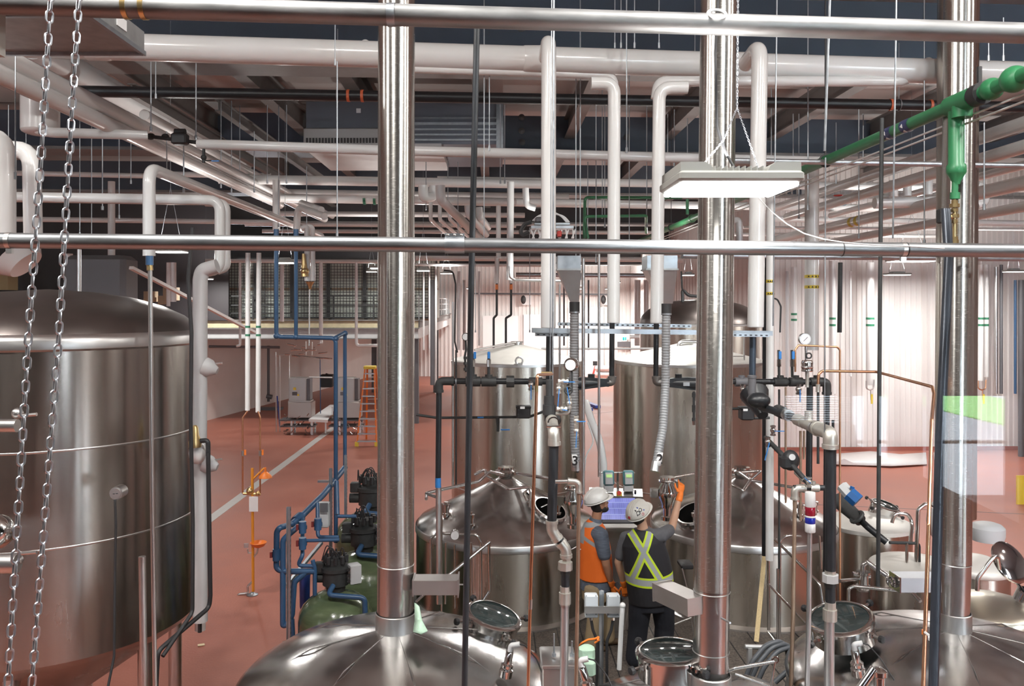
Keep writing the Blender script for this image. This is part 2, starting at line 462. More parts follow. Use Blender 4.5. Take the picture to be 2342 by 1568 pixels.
# front wall of the hall (behind the viewer) with tall windows beside the office
WF = pmat('front_wall_paint', (.55, .54, .52), .8)
mb = MB()
mb.box((1, -5.3, 1.6), (16, .2, 3.2)); mb.box((1, -5.3, 9.8), (16, .2, 1.4))
def wall_open(mb, x0, x1, z0, z1, wins):
    x = x0
    for a, b, c, d in wins:
        mb.box(((x + a) / 2, -5.3, (z0 + z1) / 2), (a - x, .2, z1 - z0)); mb.box(((a + b) / 2, -5.3, (z0 + c) / 2), (b - a, .2, c - z0)); mb.box(((a + b) / 2, -5.3, (d + z1) / 2), (b - a, .2, z1 - d)); x = b
    mb.box(((x + x1) / 2, -5.3, (z0 + z1) / 2), (x1 - x, .2, z1 - z0))
wall_open(mb, -24, -7, 0, TOP, [(-15.5, -14.3, 2, 9.2), (-11.5, -11.0, 2, 9.2)])
wall_open(mb, 9, 30, 0, TOP, [(10.2, 11.4, 1, 9.6), (13, 15.5, 1, 9.6)])
struct('wall_front', mb, WF, flat=True)
# ================================================================ office behind the viewer (seen only as reflections in the glass)
OFF = pmat('office_wall', (.20, .19, .18), .8)
struct('floor_office', MB().box((1, -1.9, 3.45), (16, 6.2, .3)), pmat('office_floor', (.12, .12, .12), .7), flat=True)
struct('ceiling_office', MB().box((1, -1.9, 9.0), (16, 6.2, .2)), OFF, flat=True)
struct('wall_office_left', MB().box((-7, -1.9, 6.2), (.2, 6.2, 5.6)), OFF, flat=True)
struct('wall_office_right', MB().box((9, -1.9, 6.2), (.2, 6.2, 5.6)), OFF, flat=True)
YW = -4.0; GY = 1.2; YV = 2 * GY - YW     # a wall 5.2 m behind the pane is seen mirrored at YV
def vx(px): return (px - CX) * YV / F
def vz(py): return EYE - (py - CY) * YV / F
mb = MB()
opens = [(1795, 1940, 905, 968), (1950, 2001, 906, 1060), (2012, 2056, 906, 1070), (2113, 2146, 906, 1140), (2158, 2333, 904, 1205)]
xs = [-7] + [v for o in opens for v in (vx(o[0]), vx(o[1]))] + [9]
zt = vz(905)
mb.box(((-7 + 5.1) / 2, YW - .1, (zt + 9) / 2), (12.1, .2, 9 - zt)).box(((6.7 + 9) / 2, YW - .1, (zt + 9) / 2), (2.3, .2, 9 - zt)).box((5.9, YW - .1, 8.8), (1.6, .2, .4)).box((5.9, YW - .1, 6.6), (.05, .1, 4.0)).box((5.9, YW - .1, 7.2), (1.6, .1, .05))
for i in range(0, len(xs), 2):
    mb.box(((xs[i] + xs[i + 1]) / 2, YW - .1, (3.3 + zt) / 2), (xs[i + 1] - xs[i], .2, zt - 3.3))
# sloping parapet of the stair in front of the low windows
poly = [(vx(1790), YW, 3.3), (vx(1790), YW, vz(958)), (vx(1945), YW, vz(968)), (vx(1950), YW, vz(1012)), (vx(2146), YW, vz(1108)), (vx(2333), YW, vz(1198)), (vx(2340), YW, 3.3)]
mb.prism(poly, (0, .08, 0))
struct('wall_office_back', mb, OFF, flat=True)
mb = MB()
mb.box(((vx(1950) + vx(2333)) / 2, YW + .02, vz(1009)), (vx(2333) - vx(1950), .05, .02))
struct('window_2_frame', mb, GREYD, flat=True)
mb = MB()
for k in range(11):
    mb.box(((vx(1795) + vx(1940)) / 2, YW + .03, vz(908 + k * 5.2)), (vx(1940) - vx(1795), .03, .008))
struct('window_3_blind', mb, WHITEP, flat=True)
struct('ground', MB().box((20, -60, .0), (240, 110, .1)), pmat('pale_concrete_yard', (.78, .80, .82), .8), flat=True)
mb = MB(); mb.prism([(22, -22, .06), (27.8, -22, .06), (27.8, -110, .06), (22, -110, .06)], (0, 0, .06)); struct('ground_lawn', mb, pmat('lawn', (.15, .33, .08), .9, noise=.3, nscale=3), flat=True)
gm = glass_pane_mat()
struct('window_1', MB().box((1, GY, 6.2), (16, .012, 5.4)), gm, flat=True)
for x in (-6.9, 8.9): struct('window_1_frame', MB().box((x, GY, 6.2), (.12, .1, 5.6)), GREYD, flat=True)

# ================================================================ high-bay lamps
PW = .34; UPL = .40; FW = 1.5
def high_bay(px, py, Y, w, power, label, real=True, light_w=None, yaw=0, group=None, detail=False):
    c = P(px, py, Y); L = W(w, Y) if not detail else .62; D = L * .62 if not detail else .50
    t = thing('added_fill_lamp', label, 'lamp', c, group)
    h = .075
    mb = MB()
    if detail:
        # cast housing: shallow tray, two raised gear boxes with chamfered shoulders
        mb.bbox(c + Vector((0, 0, .045)), (L, D, .05), .02)
        for s in (-1, 1):
            x0 = c.x + s * L * .5; x1 = c.x + s * L * .235; y0 = c.y - D * .46
            poly = [(x0 - s * .01, y0, c.z + .07), (x0 - s * .012, y0, c.z + .115), (x1 + s * .03, y0, c.z + .115), (x1, y0, c.z + .095), (x1 - s * .012, y0, c.z + .07)]
            mb.prism(poly, (0, D * .92, 0))
        for k in range(9):
            mb.box(c + Vector((-.12 + k * .03, 0, .085)), (.006, D * .8, .03))
    else:
        mb.bbox(c + Vector((0, 0, .04)), (L, D, .06), .02).bbox(c + Vector((0, 0, .09)), (L * .55, D * .6, .06), .02)
    emit('housing', mb, pmat('lamp_housing', (.30, .30, .28), .5), t)
    emit('lens', MB().bbox(c + Vector((0, 0, .008)), (L * .94, D * .90, .024), .008), emat('lamp_lens', (1, .99, .97), 9), t)
    if detail:
        mb = MB()
        for sx in (-1, 1):
            for sy in (-1, 1): mb.lathe(c + Vector((sx * L * .42, sy * D * .40, -.006)), [(.006, 0), (.006, .006)], 8)
        emit('screw_pattern', mb, GREYD, t)
    wr = MB()
    hz = .95 if not detail else .42
    for s in (-1, 1):
        wr.tube([c + Vector((s * L * .36, 0, .1)), c + Vector((0, 0, .1 + hz))], .004, 6)
    wr.tube([c + Vector((0, 0, .1 + hz)), Vector((c.x, c.y, 9.9))], .004, 6)
    if not detail: emit('hanger', wr, GALV, t)
    lamp_or_fill_light(c - Vector((0, 0, .03)), L * .9, D * .85, power * PW)
    return t, c, L, D
LB = 'pale high-bay lamp hanging '
high_bay(390, 577, 13.5, 72, 330, LB + 'above the big dark vessel, left of the blue pipes')
high_bay(652, 602, 17.5, 44, 260, LB + 'between the two blue pipe drops')
high_bay(968, 620, 20.5, 30, 260, LB + 'just beside the brushed stack, in front of the mezzanine corner')
high_bay(1021, 626, 33, 28, 420, LB + 'at the mezzanine corner by the bent black conduit')
high_bay(1574, 630, 26, 26, 420, LB + 'over the domed vessel behind the twin tanks')
high_bay(2085, 598, 18, 96, 420, LB + 'under the galvanised rail before the ribbed right wall')
high_bay(2052, 629, 27.6, 52, 640, LB + 'close to the ribbed wall, bright pool of light below')
high_bay(2318, 622, 27.0, 40, 480, LB + 'beside the far blue-topped post near the right frame edge')
high_bay(850, 622, 34, 24, 420, LB + 'in front of the caged racks, left of the brushed stack')
NL, NC, NLL, NLD = high_bay(1665, 437, 4.35, 275, 150, 'large flat white-lit lamp hanging in front of the brushed stack', detail=True)
def fill_lamp_body(x, y, z, sx, sy):
    px = CX + x * F / y
    if not (0 < px < 2342): return
    t = thing('added_fill_lamp', 'added fill lamp in a pale housing, mostly hidden behind a steel stack or white riser', 'lamp', (x, y, z), 'added fill lamps behind stacks and risers')
    emit('housing', MB().bbox((x, y, z + .07), (sx * 1.1, sy * 1.1, .07), .015), MATS['lamp_housing'], t)
    emit('lens', MB().bbox((x, y, z + .022), (sx, sy, .02), .006), MATS['lamp_lens'], t)
    emit('hanger', MB().tube([(x, y, z + .1), (x, y, 9.9)], .004, 6), GALV, t)
# added fill lamps, out of frame or hidden behind the stacks and risers
for (x, y, p) in ((-3.3, 24, 330), (-5.3, 38, 620), (-7.4, 53, 900), (5.0, 19, 260), (7.4, 28, 330), (10.0, 18, 300), (15.0, 26.5, 420), (-11.9, 34.3, 800), (7.9, 57, 500), (-13.5, 19, 260), (-17, 26, 300), (14.5, 17, 200),
                  (5.8, 40, 620), (-9.5, 9, 160), (8.5, 8, 120), (-3.5, 2.6, 60), (5.2, 2.8, 60), (2.35, 36, 380)):
    lamp_or_fill_light((x, y, 6.3), .5, .36, p * PW); fill_lamp_body(x, y, 6.3, .5, .36)
for (x, y, p, sz) in ((1.0, 14.8, 150, .2), (3.05, 15.4, 130, .2), (2.2, 15.3, 130, .18), (3.7, 56, 1400, .6), (8.1, 56, 1400, .6), (-1.6, 56, 1100, .5), (5.9, 56.5, 900, .5)):
    lamp_or_fill_light((x, y, 6.3), sz, sz, p * PW); fill_lamp_body(x, y, 6.3, sz, sz)  # more added fill, for the tank lids and the back wall
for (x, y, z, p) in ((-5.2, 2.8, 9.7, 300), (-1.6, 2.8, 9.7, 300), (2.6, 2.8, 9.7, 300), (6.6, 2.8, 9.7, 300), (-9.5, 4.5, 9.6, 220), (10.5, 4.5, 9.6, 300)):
    lamp_or_fill_light((x, y, z), .62, .36, p * FW)  # unseen overhead fill lights added to brighten the front pipes and vessels
# ================================================================ overhead pipework
# ---- two round rails across the view (guard rail before the glass) and the big jacketed headers
def rail(name, label, a, b, w, mat, extra=None):
    A, B = P(*a), P(*b)
    r = W(w, a[2]) / 2
    t = thing(name, label, 'rail', (A.x, A.y, min(A.z, B.z)))
    emit('tube', MB().tube([A, B], r, 24), mat, t)
    return t, A, B, r
t, A, B, r = rail('pipe_rail', 'thick scuffed grey steel pipe running across the very top of the view', (-60, 6, 4.0), (2410, 78, 4.46), 52, RAIL)
def pt_on(A, B, px):
    # point on the line A-B that is seen at column px
    lo, hi = 0, 1
    for _ in range(40):
        m = (lo + hi) / 2; p = lerp(A, B, m)
        if p.x * F / p.y + CX < px: lo = m
        else: hi = m
    return lerp(A, B, lo)
for px in (290, 330):
    c = pt_on(A, B, px); emit('band_clamp', MB().tube([c + Vector((-.012, 0, 0)), c + Vector((.012, 0, 0))], r * 1.08, 24), BRASS, t, 'brass coloured band')
c = pt_on(A, B, 895); emit('band_clamp', MB().tube([c + Vector((-.02, 0, 0)), c + Vector((.02, 0, 0))], r * 1.07, 24), GALV, t)
c = pt_on(A, B, 1635); emit('ring_mark', MB().torus(c + Vector((0, -r * .72, r * .75)), .045, .008, (0, -.7, .75), 24, 6, 1.0), WHITEP, t, 'pale ring on the pipe')
c = pt_on(A, B, 350); emit('black_coupling', MB().tube([c + Vector((-.05, 0, r * .8)), c + Vector((.045, 0, r * .8))], r * .8, 20), RUBBER, t, 'black coupling')
t, A, B, r = rail('pipe_rail', 'galvanised steel rail crossing the whole view at mid height', (-60, 549, 4.2), (2410, 574, 4.75), 36, pmat('rail_steel', (.30, .31, .32), .36, .9, noise=.12, nscale=6, stretch=(.4, 3, 3), rnoise=.06))
c = pt_on(A, B, 1040)
mb = MB().tube([c + Vector((-.052, 0, 0)), c + Vector((.052, 0, 0))], r * 1.13, 24).box(c + Vector((0, 0, r * 1.25)), (.104, .02, r * .6))
s_ = emit('splice_clamp', mb, GALV, t, 'square clamp with three bolts')
mb = MB()
for k in (-1, 0, 1): mb.lathe(c + Vector((k * .036, -.012, r * 1.28)), [(.008, 0), (.008, .006), (.003, .01)], 8, axis=(0, -1, 0))
emit('bolts', mb, CHROME, s_)
for px, lab in ((22, None), (2065, None)):
    c = pt_on(A, B, px)
    k = emit('pipe_hanger', MB().tube([c + Vector((-.012, 0, 0)), c + Vector((.012, 0, 0))], r * 1.06, 20).box(c + Vector((0, 0, -r * 1.35)), (.03, .02, r * .6)), SATIN, t)
for px in (1925, 2072):
    c = pt_on(A, B, px); emit('cable_tie', MB().tube([c + Vector((-.003, 0, 0)), c + Vector((.003, 0, 0))], r * 1.05, 16), RUBBER, t)
t, A, B, r = rail('pipe_rail', 'thinner galvanised rail just under the long mid-height rail, on its right half', (1560, 584, 9.8), (2410, 592, 11), 14, GALV)
t2, A2, B2, r2 = rail('pipe_rail', 'thin bright conduit level with the big lamp top, at its right', (1672, 367, 8.6), (2410, 380, 9.2), 13, GALV)

H1 = thing('insulated_header', 'largest white jacketed header pipe spanning the upper view', 'pipe', P(1200, 140, 9))
A, B = P(-60, 97, 9.0), P(2420, 172, 10.0); r = W(62, 9) / 2
emit('jacket', MB().tube([A, B], r, 32), PVC, H1)
for px in (225, 1222, 1708):
    c = pt_on(A, B, px); emit('fitting_cover', MB().lathe(c + Vector((-.14, 0, 0)), [(r, 0), (r * 1.07, .03), (r * 1.07, .25), (r, .28)], 28, axis=(1, 0, 0), cap0=False, cap1=False), PVC, H1)
for px in (835, 2125):
    c = pt_on(A, B, px); emit('stub_cover', MB().ball(c + Vector((0, .02, r * .75)), r * .42, 16), PVC, H1)
# second header just below and behind
pipe('insulated_pipe', 'white jacketed pipe tucked under the big header at its right half', [(1500, 226, 9.3), (1506, 186, 9.3), (2060, 186, 9.8), (2140, 160, 10.4)], 24)
pipe('insulated_pipe', 'white jacketed pipe just below the big header, left of the second riser', [(880, 155, 9.35), (1405, 172, 9.6), (1405, 240, 9.6)], 20)
# black steel main behind
A, B = P(150, 208, 11.5), P(2420, 246, 12.6)
BM = thing('black_main', 'long black steel main with orange bands behind the white headers', 'pipe', (A.x, A.y, A.z))
rb = W(26, 11.5) / 2; emit('tube', MB().tube([A, B], rb, 20), BLACK, BM)
for px in (797, 829, 2037, 2127):
    c = pt_on(A, B, px); emit('orange_band', MB().tube([c + Vector((-.02, 0, 0)), c + Vector((.02, 0, 0))], rb * 1.12, 16), pmat('orange_band', (.62, .13, .05), .45), BM, 'orange band')
for px in (772, 2056):
    c = pt_on(A, B, px); emit('hanger', MB().torus(c, rb * 1.1, .008, (1, 0, 0), 20, 6).tube([c + Vector((0, 0, rb)), Vector((c.x, c.y, 9.2))], .006, 6), GALV, BM)
# mid-height white line with black valve train at left
M1 = pipe('insulated_pipe', 'white jacketed pipe running level above the lamp height, right of the black valve', [(452, 329, 11), (866, 343, 11), (1240, 352, 11.05), (1600, 362, 11.1), (1925, 370, 11.2)], 23, fil=0)
pipe('insulated_pipe', 'short white jacketed pipe ending at the black valve train, left of it', [(75, 235, 10.4), (75, 296, 10.4), (120, 303, 10.4), (338, 309, 10.8)], 40 * .58, fil=1.5)
emit('insulated_riser', MB().tube([P(92, 200, 10.5), P(92, 298, 10.5)], W(82, 10.5) / 2, 24).ball(P(92, 298, 10.5), W(82, 10.5) / 2, 20, (1, 1, .3)), PVC, None, 'stubby fat white jacketed drop behind the upper chains', 'pipe')
VT = thing('valve_train', 'black control valve train in a white line at upper left', 'valve', P(390, 318, 11))
mb = MB().tube([P(335, 311, 11), P(452, 326, 11)], W(9, 11) / 2, 12); emit('body', mb, BLACKM, VT)
for px, s in ((345, 16), (378, 14)):
    emit('flange', MB().ball(P(px, 312, 11), W(s, 11) / 2, 12, (1.3, .8, 1)), BLACKM, VT)
mb = MB().bbox(P(412, 318, 10.9), (W(34, 11), .16, W(26, 11)), .02).tube([P(400, 302, 10.9), P(424, 302, 10.9)], W(8, 11), 12); emit('actuator', mb, RUBBER, VT)
emit('drain_valve', MB().tube([P(466, 338, 11), P(466, 372, 11)], W(7, 11) / 2, 10).ball(P(466, 360, 11), W(7, 11), 10).tube([P(466, 367, 11), P(484, 367, 11)], .01, 6), BLACKM, VT)
emit('lever', MB().bar(P(484, 368, 11), P(501, 368, 11), .02, .014), BLUEL, VT, 'blue lever')

# ---- the four white risers, trapeze and black drops below
def riser(px0, y0, px1, y1, Y, w, label, top='back', dy=.5):
    r = W(w, Y) / 2; t = thing('insulated_riser', label, 'pipe', P(px1, y1, Y))
    a, b = P(px0, y0 + w * .5, Y), P(px1, y1, Y)
    if top == 'back': pts = [a + Vector((0, dy, -.06)), a + Vector((0, 0, 0)), b]
    elif top == 'right': pts = [a + Vector((.3, 0, 0)), a, b]
    elif top == 'left': pts = [a + Vector((-.25, 0, 0)), a, b]
    else: pts = [a, b]
    emit('jacket', MB().tube(pts, r, 24, fil=r * 2.0, n=8), PVC, t)
    c = b + Vector((0, 0, .012)); emit('end_cap', MB().lathe(b - Vector((0, 0, .012)), [(r * .5, 0), (r * .97, .004), (r * 1.0, .02)], 24), PVCD, t)
    return t
riser(1255, 70, 1254, 748, 8.6, 34, 'white jacketed riser with rounded top, furthest left of the four at the trapeze')
riser(1405, 176, 1403, 737, 8.9, 29, 'white jacketed riser directly right of the twin steel cables', top='left')
riser(1508, 186, 1502, 737, 8.9, 29, 'white jacketed riser meeting the short right-hand branch under the big header', top='right')
riser(1738, 84, 1728, 746, 8.6, 36, 'white jacketed riser with rounded top just right of the brushed stack with the lamp')
def banded(name, label, pts, w, bands, bcol, mat=None, bw=7, mark=True):
    t = thing(name, label, 'pipe', P(*pts[-1])); r = W(w, pts[0][2]) / 2
    pp = wpts(pts); emit('jacket', MB().tube(pp, r, 18, fil=r * 2.2), mat or PVC, t)
    A, B = pp[0], pp[-1]
    for py in bands:
        # a point of the upright run seen at row py
        Y = pts[-1][2]; px = pts[-2][0] + (pts[-1][0] - pts[-2][0]) * (py - pts[-2][1]) / (pts[-1][1] - pts[-2][1]); c = P(px, py, Y)
        h = W(bw, Y) / 2
        bo = emit('label_band', MB().tube([c - Vector((0, 0, h)), c + Vector((0, 0, h))], r * 1.03, 18), bcol, t, 'coloured marker band with arrows')
        if mark:
            m = MB(); n = 4
            for k in range(n):
                a = -PI / 2 + (k - (n - 1) / 2) * .5
                q = c + Vector((math.cos(a) * r * 1.04, math.sin(a) * r * 1.04, 0)); tx = Vector((-math.sin(a), math.cos(a), 0))
                m.prism([q - tx * h * .7 + Vector((0, 0, -h * .5)), q + tx * h * .7 + Vector((0, 0, -h * .5)), q + Vector((0, 0, h * .7))], Vector((math.cos(a), math.sin(a), 0)) * .002)
            emit('arrow_pattern', m, RUBBER if bcol is YEL else PVC, bo)
    return t
YEL = pmat('yellow_band', (.72, .55, .04), .5); GRN = pmat('green_band', (.03, .19, .10), .5)
banded('insulated_riser', 'fat white riser with two yellow arrow bands, right of the lamp', [(1857, 380, 13), (1856, 800, 13)], 31, (632, 656), YEL)
banded('insulated_riser', 'slim white riser with two yellow arrow bands beside the trapeze end', [(1762, 430, 9.4), (1760, 1280, 9.4)], 18, (643, 671), YEL)
banded('insulated_drop', 'white drop with two green bands, left of the pair by the eyewash', [(567, 578, 15.3), (566, 938, 15.3)], 11, (747, 766), GRN, mark=False, bw=5)
banded('insulated_drop', 'white drop with two green bands, nearer the blue pipes of the eyewash pair', [(592, 578, 15.3), (590, 942, 15.3)], 11, (747, 766), GRN, mark=False, bw=5)
for i, (px, y0, y1, w, Y) in enumerate(((1904, 596, 900, 14, 29), (1990, 600, 880, 18, 29), (2243, 605, 870, 12, 29), (1816, 610, 860, 13, 29.2), (2256, 605, 862, 10, 29.1))):
    banded('insulated_drop', ('white drop on the ribbed wall, first right of the fat yellow-banded riser', 'white drop with tubing under it on the ribbed wall left of the black riser pipe', 'white drop left of a close pair behind the last stack',
           'bright white drop at the corner where the ribbed wall begins', 'white drop right of a close pair behind the last stack')[i], [(px, y0, Y), (px, y1, Y)], w, (728, 743) if i != 3 else (718, 731), GRN, mark=False, bw=5)
def strut(name, label, a, b, w, mat=None, holes=True, parent=None):
    A, B = P(*a), P(*b); h = W(w, a[2]); mb = MB()
    d = (B - A).normalized(); up = Vector((0, 0, 1)) if abs(d.z) < .8 else Vector((0, 1, 0))
    s = d.cross(up).normalized(); up = s.cross(d).normalized()
    th = h * .09
    # open channel: web plus two lips
    mb.bar(A, B, h, th, up)
    for k in (-1, 1): mb.bar(A + s * k * h * .46 - up * h * .4, B + s * k * h * .46 - up * h * .4, th, h * .8, up)
    t = thing(name, label, 'strut', A) if parent is None else None
    o = emit('channel', mb, mat or GALV, t or parent, flat=True)
    if holes:
        m = MB(); L = (B - A).length; n = min(90, int(L / (h * 1.3)))
        for k in range(n):
            c = lerp(A, B, (k + .5) / n) - up * h * .4 - Vector((0, 0, 0)); q = c - s * h * .52 if s.y > 0 else c + s * h * .52
            m.bar(q - d * h * .3, q + d * h * .3, h * .035, h * .3, up)
        emit('slot_pattern', m, RUBBER, o, flat=True)
    return t or o
strut('strut_channel', 'long bright strut channel under the four white risers', (1217, 750, 8.3), (1765, 757, 8.45), 13, GALV, holes=False)
strut('strut_channel', 'slotted strut channel behind the trapeze between the middle risers', (1276, 737, 8.9), (1580, 742, 9.0), 9)
strut('strut_channel', 'short slotted strut end under the trapeze at its left', (1224, 761, 8.35), (1305, 762, 8.35), 9)
strut('strut_channel', 'short slotted strut end under the trapeze right of the brushed stack', (1674, 762, 8.35), (1758, 763, 8.35), 9)
for i, (x0, y0, x1, y1, w, Y, lab) in enumerate(((1256, 762, 1255, 890, 14, 8.5, 'black steel drop under the first white riser, ending at the strainer'), (1400, 738, 1399, 862, 12, 8.7, 'black steel drop under the second white riser, meeting the left black casting'),
        (1501, 740, 1500, 862, 12, 8.7, 'black steel drop under the third white riser, meeting the right black casting'), (1722, 764, 1720, 895, 15, 8.5, 'blue-black steel drop under the fourth white riser'))):
    pipe('steel_drop', lab, [(x0, y0, Y), (x1, y1, Y)], w, BLACK if i < 3 else pmat('blue_black_pipe', (.05, .07, .10), .35, .3))
pipe('steel_drop', 'tall black pipe just left of the slim yellow-banded riser', [(1750, 590, 9.5), (1748, 1270, 9.5)], 11, BLACK)

# ---- pipes that run away from the viewer at the left
def depth_pipe(label, px, py, Y, px1, w, mat=None, name='insulated_pipe', seg=20, extra=None, endcap=False, cat='pipe'):
    a, b = along(px, py, Y, px1); r = W(w, Y) / 2
    mb = MB().tube([a, b], r, seg)
    if extra: mb.tube([b, b + Vector(extra)], r, seg)
    return emit(name, mb, mat or PVC, None, label, cat)
depth_pipe('white jacketed pipe receding at upper left, upper one of the close pair', -40, 108, 8, 742, 50)
depth_pipe('white jacketed pipe receding at upper left, lower one of the close pair', -40, 152, 8, 640, 48)
depth_pipe('broad pale duct receding beneath the sheet-metal box at upper left', 75, 105, 10.5, 560, 62, PVCD, 'round_duct')
depth_pipe('thin white pipe receding just over the paired pipes at left', 330, 262, 12, 760, 24)
for (px, py, Y, w, x1, lab) in ((300, 205, 12, 26, 640, 'grey steel beam receding above the paired white pipes'), (500, 240, 15, 24, 735, 'grey steel beam receding left of the air handler')):
    a, b = along(px, py, Y, x1); h = W(w, Y); mb = MB()
    mb.bar(a + Vector((0, 0, h / 2)), b + Vector((0, 0, h / 2)), h * .7, .02, (0, 0, 1)).bar(a - Vector((0, 0, h / 2)), b - Vector((0, 0, h / 2)), h * .7, .02, (0, 0, 1)).bar(a, b, .02, h, (0, 0, 1))
    emit('steel_beam', mb, STEELB, None, lab, 'beam', flat=True)
# riser with diagonal run
a = P(341, 585, 10); b = P(341, 384, 10); c, d = along(341, 384, 10, 735)
emit('insulated_pipe', MB().tube([a, b, d, d + Vector((0, 0, -.12))], W(28, 10) / 2, 20, fil=.2, n=7), PVC, None, 'white riser bending into a receding run, right of the chains', 'pipe')
# sleeve and stainless tube below it
t = thing('tank_vent_pipe', 'slim steel tube with blue union standing before the big dark vessel', 'pipe', P(345, 790, 5.6))
emit('tube', MB().tube([P(343, 600, 5.6), P(348, 1150, 5.6), P(355, 1600, 5.6)], W(10, 5.6) / 2, 14), SATIN, t)
emit('union', MB().tube([P(342, 585, 5.6), P(342, 606, 5.6)], W(17, 5.6) / 2, 10), BLUEP, t, 'blue union')
emit('nipple', MB().tube([P(342, 604, 5.6), P(343, 618, 5.6)], W(14, 5.6) / 2, 10), BRASS, t)
# left edge: three fat white bends behind the chains
pipe('insulated_pipe', 'fat white elbow at the left frame edge', [(-80, 316, 7.5), (8, 316, 7.5), (8, 545, 7.5)], 52, fil=1.1)
pipe('insulated_pipe', 'white elbow behind the first chain at left', [(-20, 342, 8), (72, 342, 8), (76, 545, 8)], 40, fil=1.0)
pipe('insulated_pipe', 'white pipe crossing behind the chains then turning down left of the stub elbow', [(-40, 449, 11), (503, 458, 11), (503, 618, 11), (455, 622, 11), (458, 1440, 11)], 24, fil=1.1)
pipe('insulated_pipe', 'white pipe dropping beside the long elbowed one, near the mezzanine end', [(470, 462, 11.4), (517, 464, 11.4), (517, 612, 11.4), (498, 618, 11.4)], 20, fil=1.0)
t = thing('jacketed_down_pipe', 'wide grey-white jacketed down pipe right of the big dark vessel', 'pipe', P(458, 1410, 8.6))
emit('jacket', MB().tube([P(497, 608, 8.6), P(462, 618, 8.6), P(458, 640, 8.6), P(456, 1000, 8.6), P(458, 1420, 8.6)], W(33, 8.6) / 2, 20, fil=.1), PVCD, t)
emit('end_plug', MB().tube([P(457, 1418, 8.6), P(457, 1445, 8.6)], W(9, 8.6) / 2, 10), RUBBER, t)
for (py, s) in ((838, 1), (1058, 1)):
    k = emit('side_funnel', MB().lathe(P(468, py, 8.6), [(W(22, 8.6), 0), (W(20, 8.6), .06), (W(8, 8.6), .14)], 18, axis=(1, 0, -.35)), PVCD, t)
    emit('handle', MB().tube([P(492, py - 6, 8.6), P(508, py - 8, 8.6)], .012, 8), SATIN, k)
emit('side_funnel', MB().ball(P(452, 1035, 8.4), W(20, 8.4), 16, (1, 1, 1.3)), PVC, t)
t = thing('relief_valve', 'brass relief valve with black elbow on the white down pipe', 'valve', P(448, 1022, 8.3))
emit('body', MB().lathe(P(446, 1022, 8.3), [(W(14, 8.3), 0), (W(15, 8.3), .05), (W(9, 8.3), .12), (W(7, 8.3), .2), (W(3, 8.3), .22)], 14), BRASS, t)
emit('outlet', MB().tube([P(458, 1008, 8.3), P(476, 1006, 8.3), P(476, 1042, 8.3)], W(11, 8.3) / 2, 12, fil=.04), RUBBER, t)
pipe('cable', 'thick black cable running down to a slanted run under the big dark vessel', [(476, 1035, 8.2), (481, 1360, 8.2), (479, 1388, 8.2), (361, 1488, 7.6), (355, 1600, 7.6)], 10, RUBBER, cat='cable', fil=2)
pipe('cable', 'black cable hugging the right flank of the big dark vessel', [(440, 520, 8.0), (430, 640, 8.0), (438, 760, 8.0), (436, 960, 8.0), (441, 1200, 8.0), (440, 1400, 8.0), (372, 1500, 7.6)], 9, RUBBER, cat='cable', fil=2)
# small white drops in front of the mezzanine
for i, (px, y0, y1, w, Y, lab) in enumerate(((549, 600, 790, 6, 30, 'thin white drop ending in a short foot, left of the green-banded pair'), (645, 600, 735, 9, 32, 'pinkish white drop between the blue pipes'), (734, 600, 785, 9, 31, 'pinkish white drop with end plate before the cage racks'),
        (815, 600, 790, 7, 30, 'thin white drop turning toward the brushed stack'), (969, 608, 800, 4, 34, 'first thin white conduit at the mezzanine corner'), (982, 608, 800, 4, 34, 'second thin white conduit at the mezzanine corner'), (997, 605, 900, 5, 34, 'third thin white conduit at the mezzanine corner'), (1049, 620, 800, 7, 30, 'white drop right of the bent black conduit'), (1096, 620, 790, 5, 30, 'thin white drop right of the slanted black pipe'))):
    pts = [(px, y0, Y), (px, y1, Y)]
    if i == 3: pts.append((866, y1, Y))
    if i == 0: pts.append((541, y1 + 1, Y))
    pipe('white_drop', lab, pts, w, PVC, fil=1)
# sleeves with brass funnel by the blue pipes
t = thing('insulated_drop', 'twin white jacketed stub with brass funnel under it', 'pipe', P(709, 645, 16))
emit('jacket', MB().tube([P(690, 523, 16), P(702, 518, 16), P(703, 642, 16)], W(13, 16) / 2, 14, fil=.12), PVC, t)
emit('jacket', MB().tube([P(705, 516, 16.3), P(715, 520, 16.3), P(716, 642, 16.3)], W(11, 16.3) / 2, 14, fil=.12), PVC, t)
emit('funnel', MB().lathe(P(709, 662, 16), [(W(2, 16), 0), (W(5, 16), .08), (W(10, 16), .15)], 14), BRASS, t)
emit('tube', MB().tube([P(708, 660, 16), P(707, 790, 16)], .014, 8), SATIN, t)
emit('brass_valve', MB().tube([P(694, 580, 15.9), P(697, 632, 15.9)], [W(4, 16), W(9, 16)], 12).ball(P(697, 620, 15.9), W(10, 16), 12), BRASS, t)

